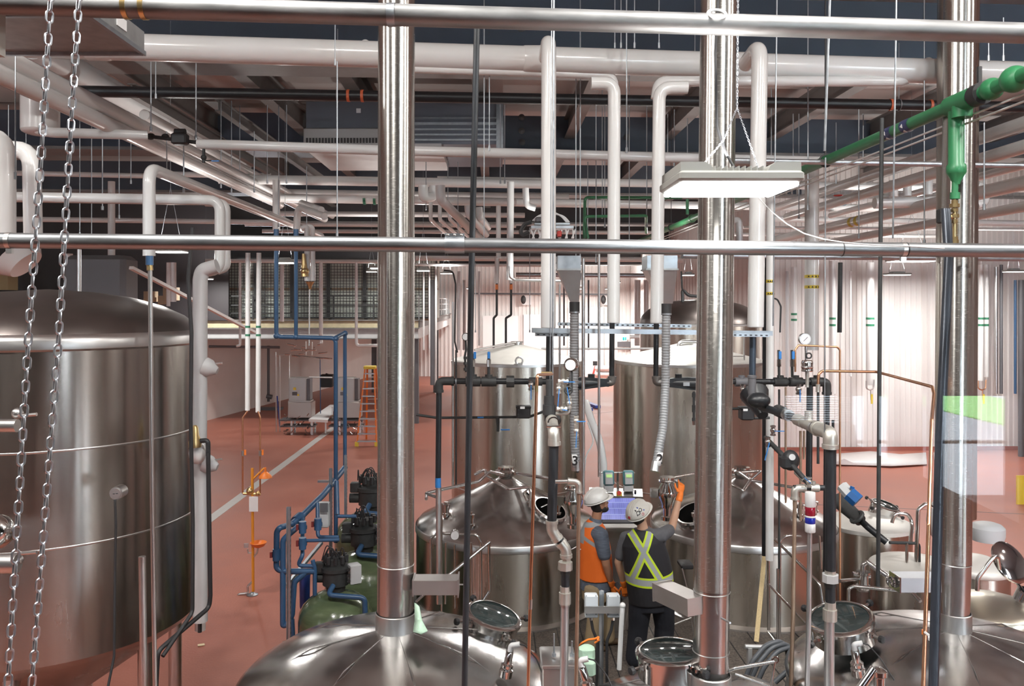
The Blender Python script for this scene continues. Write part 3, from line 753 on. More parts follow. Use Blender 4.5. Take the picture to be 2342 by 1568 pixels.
# ---- far white lines across
FAR = [
 (500, 409, 1240, 421, 22, 17.0, 'white jacketed line crossing behind the stack at the height of the lamp'),
 (600, 452, 1500, 468, 20, 18.5, 'white jacketed line with green bands left of the brushed stack'),
 (660, 441, 1300, 452, 18, 20.5, 'pinkish white line peeping above the green-banded one'),
 (380, 398, 620, 402, 13, 19.0, 'slim white line above the left group of bends'),
 (1000, 412, 2420, 432, 19, 17.6, 'white jacketed line continuing right behind the risers'),
 (1180, 462, 2100, 478, 18, 18.6, 'white jacketed line at the green manifold height'),
 (600, 488, 1200, 492, 12, 24, 'pale pinkish line under the banded pair'),
 (560, 512, 1180, 516, 10, 28, 'thin pinkish line below the far bends'),
 (600, 528, 1500, 532, 9, 31, 'thin pinkish line next above the mid-height rail'),
 (-40, 394, 330, 402, 12, 19, 'slim pinkish pipe passing behind the chains, upper'),
 (-40, 500, 640, 508, 12, 22, 'pinkish pipe passing behind the chains, lower'),
 (470, 596, 870, 598, 9, 33, 'pink-lit white line along the top of the cage racks'),
 (950, 590, 1560, 594, 12, 32, 'broad pink-lit white line over the back wall'),
 (950, 605, 1300, 607, 7, 33, 'slim pink-lit line under the broad one over the back wall'),
 (1760, 500, 2420, 512, 14, 20, 'white line behind the last stack just over the rail'),
 (1640, 535, 2150, 540, 9, 28, 'thin pinkish line right of the lamp stack over the rail'),
 (1700, 520, 2342, 524, 7, 26, 'thin white line over the rail at far right'),
]
for (x0, y0, x1, y1, w, Y, lab) in FAR:
    A = P(x0, y0, Y); Y1 = (A.z - EYE) * F / (CY - y1); B = P(x1, y1, Y1)
    B.z = A.z
    r = W(w, Y) / 2
    o = emit('far_pipe', MB().tube([A, B], r, 14), PVC, None, lab, 'pipe')
    if 'green bands' in lab:
        for px in (834, 857):
            c = pt_on(A, B, px); 
            mb = MB()
            for k in range(9):
                an = PI / 2 + k * PI / 8 + PI / 2
                q = c + Vector((0, math.cos(an) * r * 1.01, math.sin(an) * r * 1.01)); mb.box(q, (W(6, Y), .03, .03), Matrix.Rotation(-an, 3, 'X'))
            emit('label_band', mb, GRN, o, 'green marker band', flat=True)
# bends near the stack
def bend(label, pts, w, name='insulated_bend', fil=1.2): return pipe(name, label, pts, w, PVC, fil=fil)
bend('white pipe dropping from the far line beside the first blue pipe', [(632, 412, 16.8), (632, 525, 16.8)], 17)
bend('white elbow turning down over the second blue pipe', [(742, 495, 15.6), (681, 472, 16.4), (678, 530, 16.4)], 17)
bend('short fat white elbow receding left of the brushed stack', [(735, 480, 16), (690, 464, 17.2)], 16)
bend('white hook-shaped bend directly right of the brushed stack', [(968, 424, 15), (968, 452, 15), (990, 450, 15.4), (992, 425, 15.4)], 23, fil=.9)
bend('long white bend slanting down beyond the slanted black pipe', [(1007, 424, 13.5), (1008, 456, 13.5), (1112, 560, 17)], 22)
for i, (px, py, qx, qy) in enumerate(((985, 480, 1025, 535), (1006, 480, 1048, 535), (1028, 478, 1070, 538))):
    bend(('first', 'second', 'third')[i] + ' of three slim white tubes slanting down right of the brushed stack', [(px, 462, 18), (px, py + 22, 18), (qx + 6, qy + 8, 21)], 9)
bend('white bend slanting behind the slanted black pipe, upper', [(1070, 470, 14), (1072, 490, 14), (1112, 536, 16)], 17)
bend('white bend slanting behind the slanted black pipe, lower', [(1095, 474, 14.5), (1097, 496, 14.5), (1116, 520, 16)], 17)
bend('white pipe falling between the slanted black pipe and the first riser', [(1140, 470, 18), (1140, 590, 18)], 11)
bend('fat pale pipe falling next to the first riser', [(1168, 416, 15.5), (1166, 640, 15.5)], 16)
bend('white stub hanging from the far line left of the first riser', [(1202, 430, 15), (1204, 470, 15), (1225, 476, 15)], 15)
bend('white sleeve ending in an orange collar, by the back wall', [(1137, 586, 24), (1136, 648, 24)], 11)
bend('white sleeve with steel branch ending in an orange collar', [(1169, 586, 24), (1170, 648, 24)], 11)
for i, px in enumerate((1137, 1170)):
    t = thing('black_drop', ('jogged black pipe with orange collar on the back wall, nearer the slanted black pipe', 'jogged black pipe with orange collar on the back wall, nearer the first riser')[i], 'pipe', P(px - 12, 792, 24))
    emit('tube', MB().tube([P(px - 1, 648, 24), P(px - 1, 720, 24), P(px - 8 - 5 * i, 727, 24), P(px - 8 - 5 * i, 800, 24)], W(5.5, 24) / 2, 10, fil=.06), BLACKM, t)
    emit('collar', MB().tube([P(px - 1, 650, 24), P(px - 1, 662, 24)], W(7, 24) / 2, 10), ORANGE, t, 'orange collar')
t = thing('lamp_truss', 'small steel gantry with white cable arcs behind the first riser over the rail', 'gantry', P(1265, 545, 12)); Y = 12.0
emit('beam', MB().box(P(1262, 521, Y), (W(96, Y), .3, W(6, Y))).box(P(1262, 513, Y), (W(80, Y), .2, W(4, Y))), GALV, t, flat=True)
mb = MB()
for k in range(7): mb.tube([P(1214 + k * 16, 524, Y - .1), P(1222 + k * 15, 545, Y - .1)], .012, 6).tube([P(1226 + k * 15, 524, Y - .1), P(1218 + k * 15, 545, Y - .1)], .012, 6)
emit('lattice', mb, WHITEP, t)
for k in range(4): emit('cable_arc', MB().tube(wpts([(1218 + k * 3, 505, Y), (1232 + k * 3, 492 - k, Y), (1262, 487 - k * 1.5, Y), (1290 - k * 2, 494, Y), (1302 - k * 2, 508, Y)]), .012, 6, fil=.2), WHITEP, t)
emit('dark_hose', MB().tube(wpts([(1215, 508, Y), (1200, 512, Y), (1190, 528, Y), (1194, 538, Y), (1210, 530, Y)]), .03, 8, fil=.15), RUBBER, t)
emit('motor_box', MB().bbox(P(1232, 504, Y), (W(18, Y), .2, W(14, Y)), .02), GREYD, t)
emit('red_box', MB().bbox(P(1279, 535, Y - .15), (W(10, Y), .12, W(14, Y)), .01), RED, t, 'red box')
pipe('perforated_bar', 'long white bar level with the tank lids against the back wall', [(1238, 797, 18.5), (1560, 797, 18.5)], 5)
pipe('steel_branch', 'thin steel pipe turning right behind the first riser', [(1166, 608, 15), (1167, 634, 15), (1178, 640, 15), (1300, 643, 15)], 6, SATIN)
# right side: receding pipes
for (px, py, Y, x1, w, lab) in ((2400, 262, 9, 1765, 34, 'white pipe receding from the right edge, just above the lamp level'), (2400, 318, 9, 1800, 34, 'white pipe receding from the right edge, next below the highest'), (2400, 405, 10, 1775, 36, 'yellow-banded white pipe receding at right over the rail'),
                           (2400, 462, 11, 1840, 26, 'white pipe receding at right close over the rail'), (2400, 362, 12, 1900, 22, 'slim white pipe receding at right between two fat ones')):
    o = depth_pipe(lab, px, py, Y, x1, w)
    if 'yellow' in lab:
        a, b = along(px, py, Y, x1)
        for q in (1952, 1966):
            c = pt_on(b, a, q) if b.x * F / b.y < a.x * F / a.y else pt_on(a, b, q)
            emit('label_band', MB().tube([c - Vector((0, .06, 0)), c + Vector((0, .06, 0))], W(w, Y) / 2 * 1.02, 20, cap=False), YEL, o, 'yellow marker band')
t = thing('check_valve', 'blue valve with red wheel at a white pipe end, right of the lamp', 'valve', P(1918, 462, 15.6))
emit('body', MB().tube([P(1910, 462, 15.6), P(1930, 460, 15.2)], W(20, 15.4) / 2, 16), pmat('slate_blue', (.10, .18, .28), .4), t)
emit('wheel', MB().torus(P(1917, 447, 15.4), W(9, 15.4), .01, (0, 0, 1), 16, 6), RED, t, 'red wheel')
for i, (px, y0, y1, w, lab) in enumerate(((2044, 412, 450, 19, 'first stub between the receding white pipes left of the last stack'), (2075, 412, 448, 18, 'second stub between the receding white pipes left of the last stack'), (2122, 412, 445, 20, 'third stub between the receding white pipes left of the last stack'))):
    pipe('pipe_stub', lab, [(px, y0, 13), (px, y1, 13)], w)
pipe('insulated_pipe', 'white elbow curling at the right of the last stack over the rail', [(2232, 425, 13), (2250, 432, 13), (2250, 462, 13), (2232, 468, 13)], 24, fil=.9)
pipe('insulated_pipe', 'fat white level pipe between the yellow-banded run and the last stack', [(2000, 464, 13.2), (2145, 461, 13.2)], 26)
pipe('insulated_pipe', 'white pipe elbow right of the lamp stack, small', [(1672, 504, 14), (1690, 502, 14), (1692, 560, 14)], 15)
pipe('steel_post', 'thin dark post passing the rail in front of the ribbed wall', [(2017, 270, 6.5), (2013, 640, 6.5), (2008, 1340, 6.5)], 9, BLACKM)
pipe('steel_post', 'dark post on the ribbed wall next to the copper tee', [(1922, 600, 12), (1920, 760, 12)], 10, BLACKM)

# ---- green line
a, b = along(2420, 138, 5.2, 1440)
rg = W(44, 5.2) / 2
G = thing('green_pipe', 'green pipe run receding from upper right toward the rail', 'pipe', a)
emit('tube', MB().tube([a, b], rg * .88, 20), GREEN, G)
def on_green(px): return pt_on(b, a, px)
def gball(px, s, nm='ball_fitting'):
    c = on_green(px); emit(nm, MB().ball(c, rg * s, 20, (1, 1.15, 1)), GREEN, G)
gball(2320, 1.5); gball(2268, 1.3)
c = on_green(2200); emit('tee', MB().tube([c - Vector((0, .16, 0)), c + Vector((0, .16, 0))], rg * 1.3, 20).tube([c, c - Vector((0, 0, .12))], rg * 1.2, 20), GREEN, G)
c = on_green(2240); emit('clamp', MB().tube([c - Vector((0, .05, 0)), c + Vector((0, .05, 0))], rg * 1.35, 16).tube([c, c + Vector((0, 0, .2))], .018, 8), RUBBER, G, 'black clamp')
for px in (2038, 2078):
    c = on_green(px); k = emit('label_band', MB().tube([c - Vector((0, .07, 0)), c + Vector((0, .07, 0))], rg * .92, 20, cap=False), pmat('navy_band', (.02, .03, .12), .4), G, 'navy band with white arrows')
    m = MB()
    for an in (PI * 1.05, PI * 1.35, PI * 1.65):
        q = c + Vector((math.cos(an), 0, math.sin(an))) * rg * .93; tn = Vector((-math.sin(an), 0, math.cos(an)))
        m.prism([q + tn * .018, q - tn * .018, q + Vector((0, .04, 0))], Vector((math.cos(an), 0, math.sin(an))) * .003)
    emit('arrow_pattern', m, WHITEP, k)
for px in (1888, 1535):
    c = on_green(px); emit('ring_hanger', MB().torus(c, rg * 1.0, .012, (0, 1, 0), 24, 8).tube([c + Vector((0, 0, rg)), Vector((c.x, c.y, 9.3))], .010 if px > 1800 else .006, 8), BLACKM, G)
for px, s in ((1583, 1.25),): gball(px, s, 'coupling')
# its drop with reducer, brass valve
c = on_green(2187); D = thing('green_drop', 'green drop with reducer and brass valve beside the last stack', 'pipe', P(2187, 470, c.y))
Yd = c.y
emit('tube', MB().lathe(P(2187, 398, Yd), [(W(8, Yd), -.08), (W(9, Yd), -.06), (W(19, Yd), 0), (W(21, Yd), .01), (W(21, Yd), .06), (W(17, Yd), .08), (W(17, Yd), P(2187, 232, Yd).z - P(2187, 398, Yd).z)], 22), GREEN, D)
emit('nipple', MB().tube([P(2185, 412, Yd), P(2183, 456, Yd)], W(14, Yd) / 2, 14).tube([P(2184, 440, Yd), P(2184, 455, Yd)], W(21, Yd) / 2, 12), GREEN, D)
mb = MB()
for y, w in ((462, 14), (470, 22), (480, 15), (494, 20), (506, 12), (545, 15), (552, 18)):
    mb.tube([P(2183, y - 4, Yd), P(2183, y + 4, Yd)], W(w, Yd) / 2, 8)
mb.tube([P(2183, 455, Yd), P(2183, 560, Yd)], W(8, Yd) / 2, 10).tube([P(2183, 492, Yd), P(2166, 500, Yd)], W(12, Yd) / 2, 10)
emit('brass_valve', mb, BRASS, D, 'brass valve body')
emit('pressure_switch', MB().bbox(P(2158, 494, Yd), (W(24, Yd), W(24, Yd), W(34, Yd)), .01), RUBBER, D)
emit('copper_branch', MB().tube([P(2183, 548, Yd), P(2183, 580, Yd), P(2240, 578, Yd), P(2420, 568, Yd)], W(8, Yd) / 2, 12, fil=.04), COPPER, D, 'copper branch')
# green manifold behind the risers
pipe('green_manifold', 'small green line looping behind the two middle risers, upper', [(1336, 545, 14), (1338, 451, 14), (1560, 452, 14)], 7, GREEN)
pipe('green_manifold', 'small green line looping behind the two middle risers, lower', [(1345, 545, 13.6), (1336, 495, 13.6), (1478, 493, 13.6), (1478, 532, 15)], 7, GREEN)
pipe('green_manifold', 'short green drop from the green run near the lamp', [(1572, 455, 12), (1572, 490, 12)], 7, GREEN)
# white strips below the green run, painting in reflected streaks of ceiling light
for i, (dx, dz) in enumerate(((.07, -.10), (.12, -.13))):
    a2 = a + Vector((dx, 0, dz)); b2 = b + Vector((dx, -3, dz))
    streak_o = emit('conduit', MB().tube([a2, b2], .009, 8), WHITEP, None, ('thin white strip standing for a reflected light streak, closest below the green run', 'thin white strip standing for a reflected light streak, second below the green run')[i], 'conduit')

# ---- sheet metal: duct box at upper left, air handler, hoppers
t = thing('sheet_metal_duct', 'galvanised rectangular duct box at the upper left corner', 'duct', P(150, 120, 6.4))
xr, zb, y0, y1 = P(330, 125, 6.5).x, P(330, 123, 6.5).z, 4.3, 6.5; xl = P(-160, 0, 6.5).x
hh = W(50, 6.5)
emit('box', MB().box(((xl + xr) / 2, (y0 + y1) / 2, zb + hh / 2), (xr - xl, y1 - y0, hh)), GALVD, t, flat=True)
mb = MB()
for yy in (4.9, 5.6, 6.46): mb.box(((xl + xr) / 2, yy, zb - .01), (xr - xl, .035, .03))
mb.box((xr, (y0 + y1) / 2, zb), (.03, y1 - y0, .035)); emit('flange', mb, GALV, t, flat=True)
emit('paper_label', MB().box((xr + .003, P(291, 0, 6.1).y, zb + hh * .62), (.004, .16, .08)), WHITEP, t, 'small white paper label')
emit('access_door', MB().box((xr - 1.1, 5.3, zb - .03), (.8, .5, .05)), GALVD, t, flat=True)
emit('side_box', MB().box((xl + .9, 5.2, zb - .16), (.5, .7, .3)), pmat('pale_box', (.62, .62, .58), .5), t, flat=True)
A_ = thing('air_handler', 'wide sheet-metal air handling box with louvre hung behind the brushed stack', 'air handler', P(920, 330, 17))
Ya = 17.0
x0, x1 = P(700, 0, Ya).x, P(1152, 0, Ya).x; zt_, zb = P(0, 232, Ya).z, P(0, 330, Ya).z
mb = MB().box(((x0 + x1) / 2, Ya + 1.4, (zt_ + zb) / 2), (x1 - x0, 2.8, zt_ - zb)); emit('box', mb, pmat('air_handler_sheet', (.16, .17, .20), .5, .5), A_, flat=True)
mb = MB()
for py in (270, 283, 296, 308, 320): mb.box(P(1045, py, Ya - .02), (W(200, Ya), .05, W(6 if py % 2 else 4, Ya)))
emit('rail_profiles', mb, GALV, A_, flat=True)
emit('corner_post', MB().box(P(1143, 285, Ya - .03), (W(16, Ya), .06, W(110, Ya))), GALV, A_, flat=True)
f = emit('louvre_frame', MB().bbox(P(785, 315, Ya - .12), (W(176, Ya), .22, W(40, Ya)), .02), pmat('louvre_frame', (.42, .42, .42), .5, .3), A_)
mb = MB()
for k in range(24): mb.box(P(702 + k * 7.2, 321, Ya - .245), (W(3.6, Ya), .02, W(11, Ya)))
emit('slot_pattern', mb, RUBBER, f, flat=True)
mb = MB(); mb.prism([(P(700, 0, Ya).x, Ya - .1, zb), (P(1010, 0, Ya).x, Ya - .1, zb), (P(1010, 0, Ya).x, Ya + 2.6, zb), (P(700, 0, Ya).x, Ya + 2.6, zb)], (0, 0, -.12)); emit('bottom_pan', mb, PVCD, A_, flat=True)
mb = MB().box(P(820, 253, Ya - .02), (W(10, Ya), .02, W(10, Ya))); emit('paper_label', mb, WHITEP, A_)
for i, (px, y0, y1, xw) in enumerate(((1300, 586, 690, 52), (1508, 586, 694, 68))):
    t = thing('grain_hopper', ('square sheet-metal hopper right behind the first white riser', 'square sheet-metal hopper behind the third white riser')[i], 'hopper', P(px, y1, 9.6))
    Y = 9.6; xc = P(px, 0, Y).x; hw = W(xw, Y) / 2; zt_ = P(0, y0, Y).z; zm = P(0, 617, Y).z; zb = P(0, y1, Y).z; ox = W(14 if i == 0 else 16, Y)
    emit('box', MB().box((xc, Y, (zt_ + zm) / 2), (hw * 2, hw * 2, zt_ - zm)), GALV, t, flat=True)
    q = hw * .36
    vs = [(xc - hw, Y - hw, zm), (xc + hw, Y - hw, zm), (xc + hw, Y + hw, zm), (xc - hw, Y + hw, zm), (xc + ox - q, Y - q, zb), (xc + ox + q, Y - q, zb), (xc + ox + q, Y + q, zb), (xc + ox - q, Y + q, zb)]
    emit('cone', MB().add(vs, [(0, 1, 5, 4), (1, 2, 6, 5), (2, 3, 7, 6), (3, 0, 4, 7), (4, 5, 6, 7)]), SATIN, t, flat=True)
    emit('flange', MB().box((xc, Y, zm), (hw * 2.15, hw * 2.15, .02)), GALVD, t, flat=True)

# ---- hanger rods and cables
RODS = [(36, 0, 410, 3, 7), (346, 95, 300, 3, 10.8), (357, 90, 225, 3, 10.9), (449, 90, 320, 3, 11), (235, 240, 480, 3, 13), (273, 250, 500, 2.4, 14), (382, 300, 400, 2.4, 12), (421, 330, 440, 3, 11.5),
 (506, 230, 430, 2.2, 15), (530, 230, 440, 2.2, 15.5), (549, 240, 420, 2.2, 16), (582, 300, 440, 2.2, 14), (612, 240, 420, 2.2, 15), (638, 240, 520, 2.2, 16), (656, 240, 420, 2.2, 15), (702, 380, 560, 2.2, 17),
 (772, 140, 540, 3, 8.9), (767, 45, 150, 2.4, 8.9), (975, 370, 480, 2.2, 17), (1025, 365, 470, 2.2, 17.5), (1048, 370, 560, 2.2, 18), (1108, 0, 560, 2.6, 9.5), (1120, 160, 345, 2.6, 9.5), (1145, 240, 420, 2.4, 14), (1155, 240, 420, 2.4, 14),
 (1318, 160, 640, 2.6, 10), (1328, 0, 640, 3, 10.2), (1345, 370, 560, 2.4, 15), (1364, 240, 600, 2.4, 12), (1378, 200, 500, 2.2, 14), (1384, 240, 520, 2.2, 14.2), (1434, 0, 350, 3, 9), (1440, 170, 560, 2.4, 13),
 (1480, 240, 520, 2.6, 14), (1528, 260, 360, 2.4, 13), (1543, 250, 380, 2.4, 13.5), (1573, 270, 400, 2.4, 13.6), (1590, 0, 180, 2.2, 11), (1508, 0, 110, 2.4, 9), (1452, 0, 110, 2.4, 9), (1421, 0, 110, 2.2, 9.1), (1407, 0, 110, 2.2, 9.2),
 (1815, 260, 400, 2.6, 14), (1828, 260, 500, 2.6, 14.4), (1849, 0, 480, 3.2, 10.5), (1765, 200, 560, 2.6, 13), (1965, 250, 545, 2.6, 12), (1975, 260, 380, 2.6, 13), (2115, 0, 560, 3, 9.8), (2252, 280, 480, 3.4, 8.5), (2262, 60, 140, 3, 8.5), (2296, 40, 140, 3, 8.5),
 (1746, 280, 480, 2.6, 13), (1913, 280, 420, 2.2, 14), (2190, 60, 180, 2.4, 9), (20, 240, 420, 2.4, 12), (60, 250, 400, 2, 13), (183, 250, 540, 2.2, 12.5), (210, 260, 560, 2.2, 13), (300, 240, 420, 2.2, 14), (1088, 600, 760, 2, 22), (1212, 520, 760, 2, 20), (1010, 430, 560, 2, 20)]
def where(px):
    marks = ((150, 'by the two chains'), (320, 'right of the chains'), (480, 'near the black valve train'), (700, 'over the racked mezzanine'), (870, 'left of the first stack'), (1070, 'right of the first stack'), (1250, 'by the slanted black pipe'),
             (1400, 'right of the first white riser'), (1510, 'among the middle white risers'), (1620, 'left of the lamp stack'), (1860, 'right of the lamp stack'), (2140, 'left of the last stack'), (9999, 'at the last stack'))
    for lim, s in marks:
        if px < lim: return s
for (px, y0, y1, w, Y) in RODS:
    a, b = P(px, y0, Y), P(px - .3 * w, y1, Y)
    if a.z > TOP: a.z = TOP - .02
    mb = MB().tube([Vector((b.x, b.y, a.z)), b], W(w, Y) / 2, 6).tube([b, b + Vector((0, 0, .06))], W(w, Y), 6)
    emit('hanger_rod', mb, GALV, None, 'thin steel hanger rod ' + where(px), 'hanger rod', 'steel hanger rods ' + where(px))
# close steel cables and rods at the front
for (x0, y0, x1, y1, w, Y, lab) in ((1267, -10, 1263, 1112, 4, 6, 'taut steel cable down to the pipe clevis, darker of the close pair'), (1262, -10, 1258, 870, 2.5, 6.05, 'taut steel cable beside the one that ends at the clevis'), (1898, -10, 1886, 345, 6, 5.6, 'stout rod holding the ring round the green run'),
         (1888, 360, 1886, 1010, 3.2, 5.6, 'thin cable below the green run ending at the grey elbow'), (2050, -10, 2042, 545, 4, 6.0, 'rod left of the last stack that reaches the rail clamp'), (1777, -10, 1768, 745, 3.4, 8.3, 'rod holding the right end of the trapeze')):
    emit('steel_cable', MB().tube([P(x0, y0, Y), P(x1, y1, Y)], W(w, Y) / 2, 8), GALV, None, lab, 'cable')
pipe('slanted_pole', 'long black pole slanting slightly, right of the first stack', [(1091, 50, 4.6), (1078, 640, 4.6), (1062, 1600, 4.6)], 14, SCUFF, cat='pole', fil=0)
# loose white cord over the rail
pipe('loose_cord', 'thin white cord drooping onto the rail right of the lamp', [(1735, 452, 4.9), (1765, 484, 4.8), (1800, 512, 4.65), (1840, 534, 4.5), (1885, 547, 4.4), (1930, 554, 4.35), (1980, 559, 4.32), (2060, 562, 4.33), (2160, 568, 4.35)], 2.4, PVCD, cat='cord', fil=8)

# ---- chains
def chain(name, label, pts, w, parent=None, mat=None, hook=False):
    pp = wpts(pts); Y = pts[0][2]; wd = W(w, Y); L = wd * 1.75; wire = wd * .145
    path = [pp[0]]
    tot = [(pp[i + 1] - pp[i]).length for i in range(len(pp) - 1)]; T = sum(tot); step = L - wire * 2.6
    n = int(T / step); mb = MB()
    for k in range(n):
        s = (k + .5) * T / n; i = 0
        while i < len(tot) - 1 and s > tot[i]: s -= tot[i]; i += 1
        c = lerp(pp[i], pp[i + 1], s / tot[i]); d = (pp[i + 1] - pp[i]).normalized()
        a, b = frame_of(d); ang = (PI / 4 if k % 2 else -PI / 4) + .12 * math.sin(k * 1.7)
        u = a * math.cos(ang) + b * math.sin(ang); R_ = wd / 2 - wire; h = L / 2 - wire - R_
        ring = []
        for j in range(7): t = PI * j / 6; ring.append(c + d * (h + R_ * math.sin(t)) + u * R_ * math.cos(t))
        for j in range(7): t = PI * j / 6; ring.append(c - d * (h + R_ * math.sin(t)) - u * R_ * math.cos(t))
        nrm = d.cross(u); m = len(ring); vs = []
        for j in range(m):
            tan = (ring[(j + 1) % m] - ring[j - 1]).normalized(); o = tan.cross(nrm)
            for q in range(6):
                t = 2 * PI * q / 6; vs.append(ring[j] + (o * math.cos(t) + nrm * math.sin(t)) * wire)
        mb.add(vs, [(j * 6 + q, ((j + 1) % m) * 6 + q, ((j + 1) % m) * 6 + (q + 1) % 6, j * 6 + (q + 1) % 6) for j in range(m) for q in range(6)])
    return emit(name, mb, mat or GALVC, parent, label, 'chain' if parent is None else None)
GALVC = pmat('chain_zinc', (.66, .70, .76), .3, .9)
chain('hoist_chain', 'hanging zinc chain of large links, nearer the left frame edge', [(117, -25, 3.3), (96, 330, 3.25), (64, 790, 3.2), (16, 1600, 3.1)], 19)
chain('hoist_chain', 'hanging zinc chain of large links, the one crossing the vessel further right', [(182, -25, 3.3), (160, 330, 3.25), (133, 790, 3.2), (70, 1600, 3.1)], 18.5)
# lamp suspension
jc = P(1686, 245, 4.6)
chain('lamp_chain', 'thin lamp chain rising to the ceiling right of the lamp stack', [(1688, -10, 4.6), (1687, 120, 4.6), (1686, 248, 4.6)], 5)
chain('lamp_chain', 'thin chain from the ring down to the right end of the lamp', [(1687, 250, 4.6), (1712, 320, 4.45), (1739, 398, 4.3)], 4.5)
chain('lamp_chain', 'thin chain from the ring down across the stack to the lamp', [(1684, 250, 4.6), (1655, 320, 4.4), (1606, 380, 4.3)], 4.5)
pipe('power_cord', 'black supply cord curving down to the lamp in front of the stack', [(1643, -10, 4.5), (1636, 120, 4.5), (1640, 290, 4.45), (1658, 345, 4.4), (1690, 404, 4.35)], 6, RUBBER, cat='cord', fil=6)
# ================================================================ vessels
def vessel_parts(t, c, R, z0, z1, zap, mat_body, mat_top, lip=.012, neck=.05, seg=72, dome=False, band=True):
    """cylinder z0..z1 with a cone or dished top up to zap"""
    c = Vector(c)
    emit('shell', MB().lathe((c.x, c.y, 0), [(R, z0), (R, z1 - .05)], seg, cap0=True, cap1=False), mat_body, t, origin=(c.x, c.y, z0))
    if band: emit('top_band', MB().lathe((c.x, c.y, 0), [(R * .999, z1 - .06), (R + .008, z1 - .055), (R + .008, z1 - .01), (R * .995, z1)], seg, cap0=False, cap1=False), SATIN, t, origin=(c.x, c.y, z1))
    prof = []
    if dome:
        for k in range(13):
            a = k / 12; s = math.sin((1 - a) * PI / 2)
            prof.append((R * (1 - a * a * .0) * math.sin((1 - a) * PI / 2) if k < 12 else .01, z1 + (zap - z1) * (1 - (1 - a) ** 0) if False else 0))
        prof = [(R * math.cos(u) ** .8, z1 + (zap - z1) * math.sin(u)) for u in [k * PI / 2 / 14 for k in range(14)]] + [(.01, zap)]
    else:
        prof = [(R, z1 - .01), (R * .985, z1 + (zap - z1) * .04)] + [(R * (1 - s) + neck * s, z1 + (zap - z1) * (.04 + .96 * s)) for s in (.1, .3, .55, .8, 1)]
    return emit('top', MB().lathe((c.x, c.y, 0), prof, seg, cap0=False), mat_top, t, origin=(c.x, c.y, z1), sharp=60)

DSTEEL = pmat('dark_brushed_steel', (.38, .345, .315), .24, 1, noise=.14, nscale=3.0, stretch=(1, 1, .12), aniso=.85, rnoise=.05)
# the big dark vessel at left
c = P(110, 700, 9.0); R = 1.54
BT = thing('storage_tank', 'big dark brushed steel vessel on legs behind the chains', 'tank', (c.x, c.y, 0))
emit('shell', MB().lathe((c.x, c.y, 0), [(R, 1.97), (R, 4.88)], 96, cap0=False, cap1=False), DSTEEL, BT, origin=(c.x, c.y, 1.97))
emit('weld_seam', MB().lathe((c.x, c.y, 0), [(R, 3.93), (R + .003, 3.935), (R + .003, 3.945), (R, 3.95)], 96, cap0=False, cap1=False), SATIN, BT)
emit('weld_seam', MB().lathe((c.x, c.y, 0), [(R, 3.03), (R + .003, 3.035), (R + .003, 3.045), (R, 3.05)], 96, cap0=False, cap1=False), SATIN, BT)
emit('bottom_cone', MB().lathe((c.x, c.y, 0), [(.12, .95), (R * .5, 1.4), (R * .97, 1.9), (R, 1.97)], 96), DSTEEL, BT, origin=(c.x, c.y, .95))
emit('rim', MB().lathe((c.x, c.y, 0), [(R, 4.86), (R + .03, 4.88), (R + .035, 4.96), (R + .015, 5.0), (R * .98, 5.03)], 96, cap0=False, cap1=False), SATIN, BT, origin=(c.x, c.y, 4.9))
emit('top', MB().lathe((c.x, c.y, 0), [(R * .995, 5.01), (R * .97, 5.08), (R * .9, 5.17), (R * .75, 5.28), (R * .55, 5.37), (R * .3, 5.43), (.02, 5.46)], 96, cap0=False), DARKDOME, BT, origin=(c.x, c.y, 5.0), sharp=70)
for an in (-75, -20, 35, 100, 160, 220):
    q = Vector((c.x + math.cos(math.radians(an)) * R * .86, c.y + math.sin(math.radians(an)) * R * .86, 0))
    emit('leg', MB().tube([q, q + Vector((0, 0, 1.98))], .075, 16).lathe(q, [(.13, 0), (.13, .02)], 16), SATIN, BT)
# tubes in front of it
pipe('steel_tube', 'bare steel tube standing under the big dark vessel, left of the blue-union tube', [(325, 1272, 6.2), (330, 1610, 6.2)], 16, SATIN)
pipe('steel_tube', 'bright steel tube standing behind the big dark vessel near the mezzanine', [(181, 570, 12), (181, 668, 12)], 9, SATIN)
t = thing('temperature_probe', 'round probe head with hanging black cable on the big dark vessel', 'probe', P(262, 1190, 7.4))
pc = P(265, 1128, 7.42)
emit('head', MB().tube([pc + Vector((0, .12, 0)), pc + Vector((0, 0, 0))], W(15, 7.4), 20).tube([pc, pc + Vector((0, -.01, 0))], W(12, 7.4), 20), SATIN, t)
emit('slot_marks', MB().box(pc + Vector((-.012, -.014, 0)), (.018, .006, .006)).box(pc + Vector((.014, -.014, .002)), (.018, .006, .006)), RUBBER, t)
emit('cable', MB().tube([P(263, 1142, 7.4), P(265, 1200, 7.38), P(263, 1300, 7.38), P(261, 1500, 7.3), P(245, 1580, 7.2)], W(6, 7.4) / 2, 8, fil=.1), RUBBER, t)
for i, (px, py) in enumerate(((30, 985), (20, 1300))):
    t = thing('sanitary_fitting', ('polished fitting with lever at the left frame edge, upper', 'polished fitting with lever at the left frame edge, lower')[i], 'fitting', P(px, py, 5.5))
    emit('body', MB().tube([P(-40, py - 12, 5.5), P(40, py - 12, 5.5)], W(30 + 14 * i, 5.5) / 2, 16).ball(P(40, py - 40 + 20 * i, 5.55), W(26, 5.5) / 2, 14), SATIN, t)
    emit('lever', MB().tube([P(50, py - 35, 5.4), P(84, py - 38, 5.4)], .012, 8), SATIN, t)
emit('round_pump', MB().ball(P(-5, 1215, 5.6), W(36, 5.6), 18, (1, 1, 1.1)), CHROME, None, 'polished round pump head at the left frame edge', 'pump')

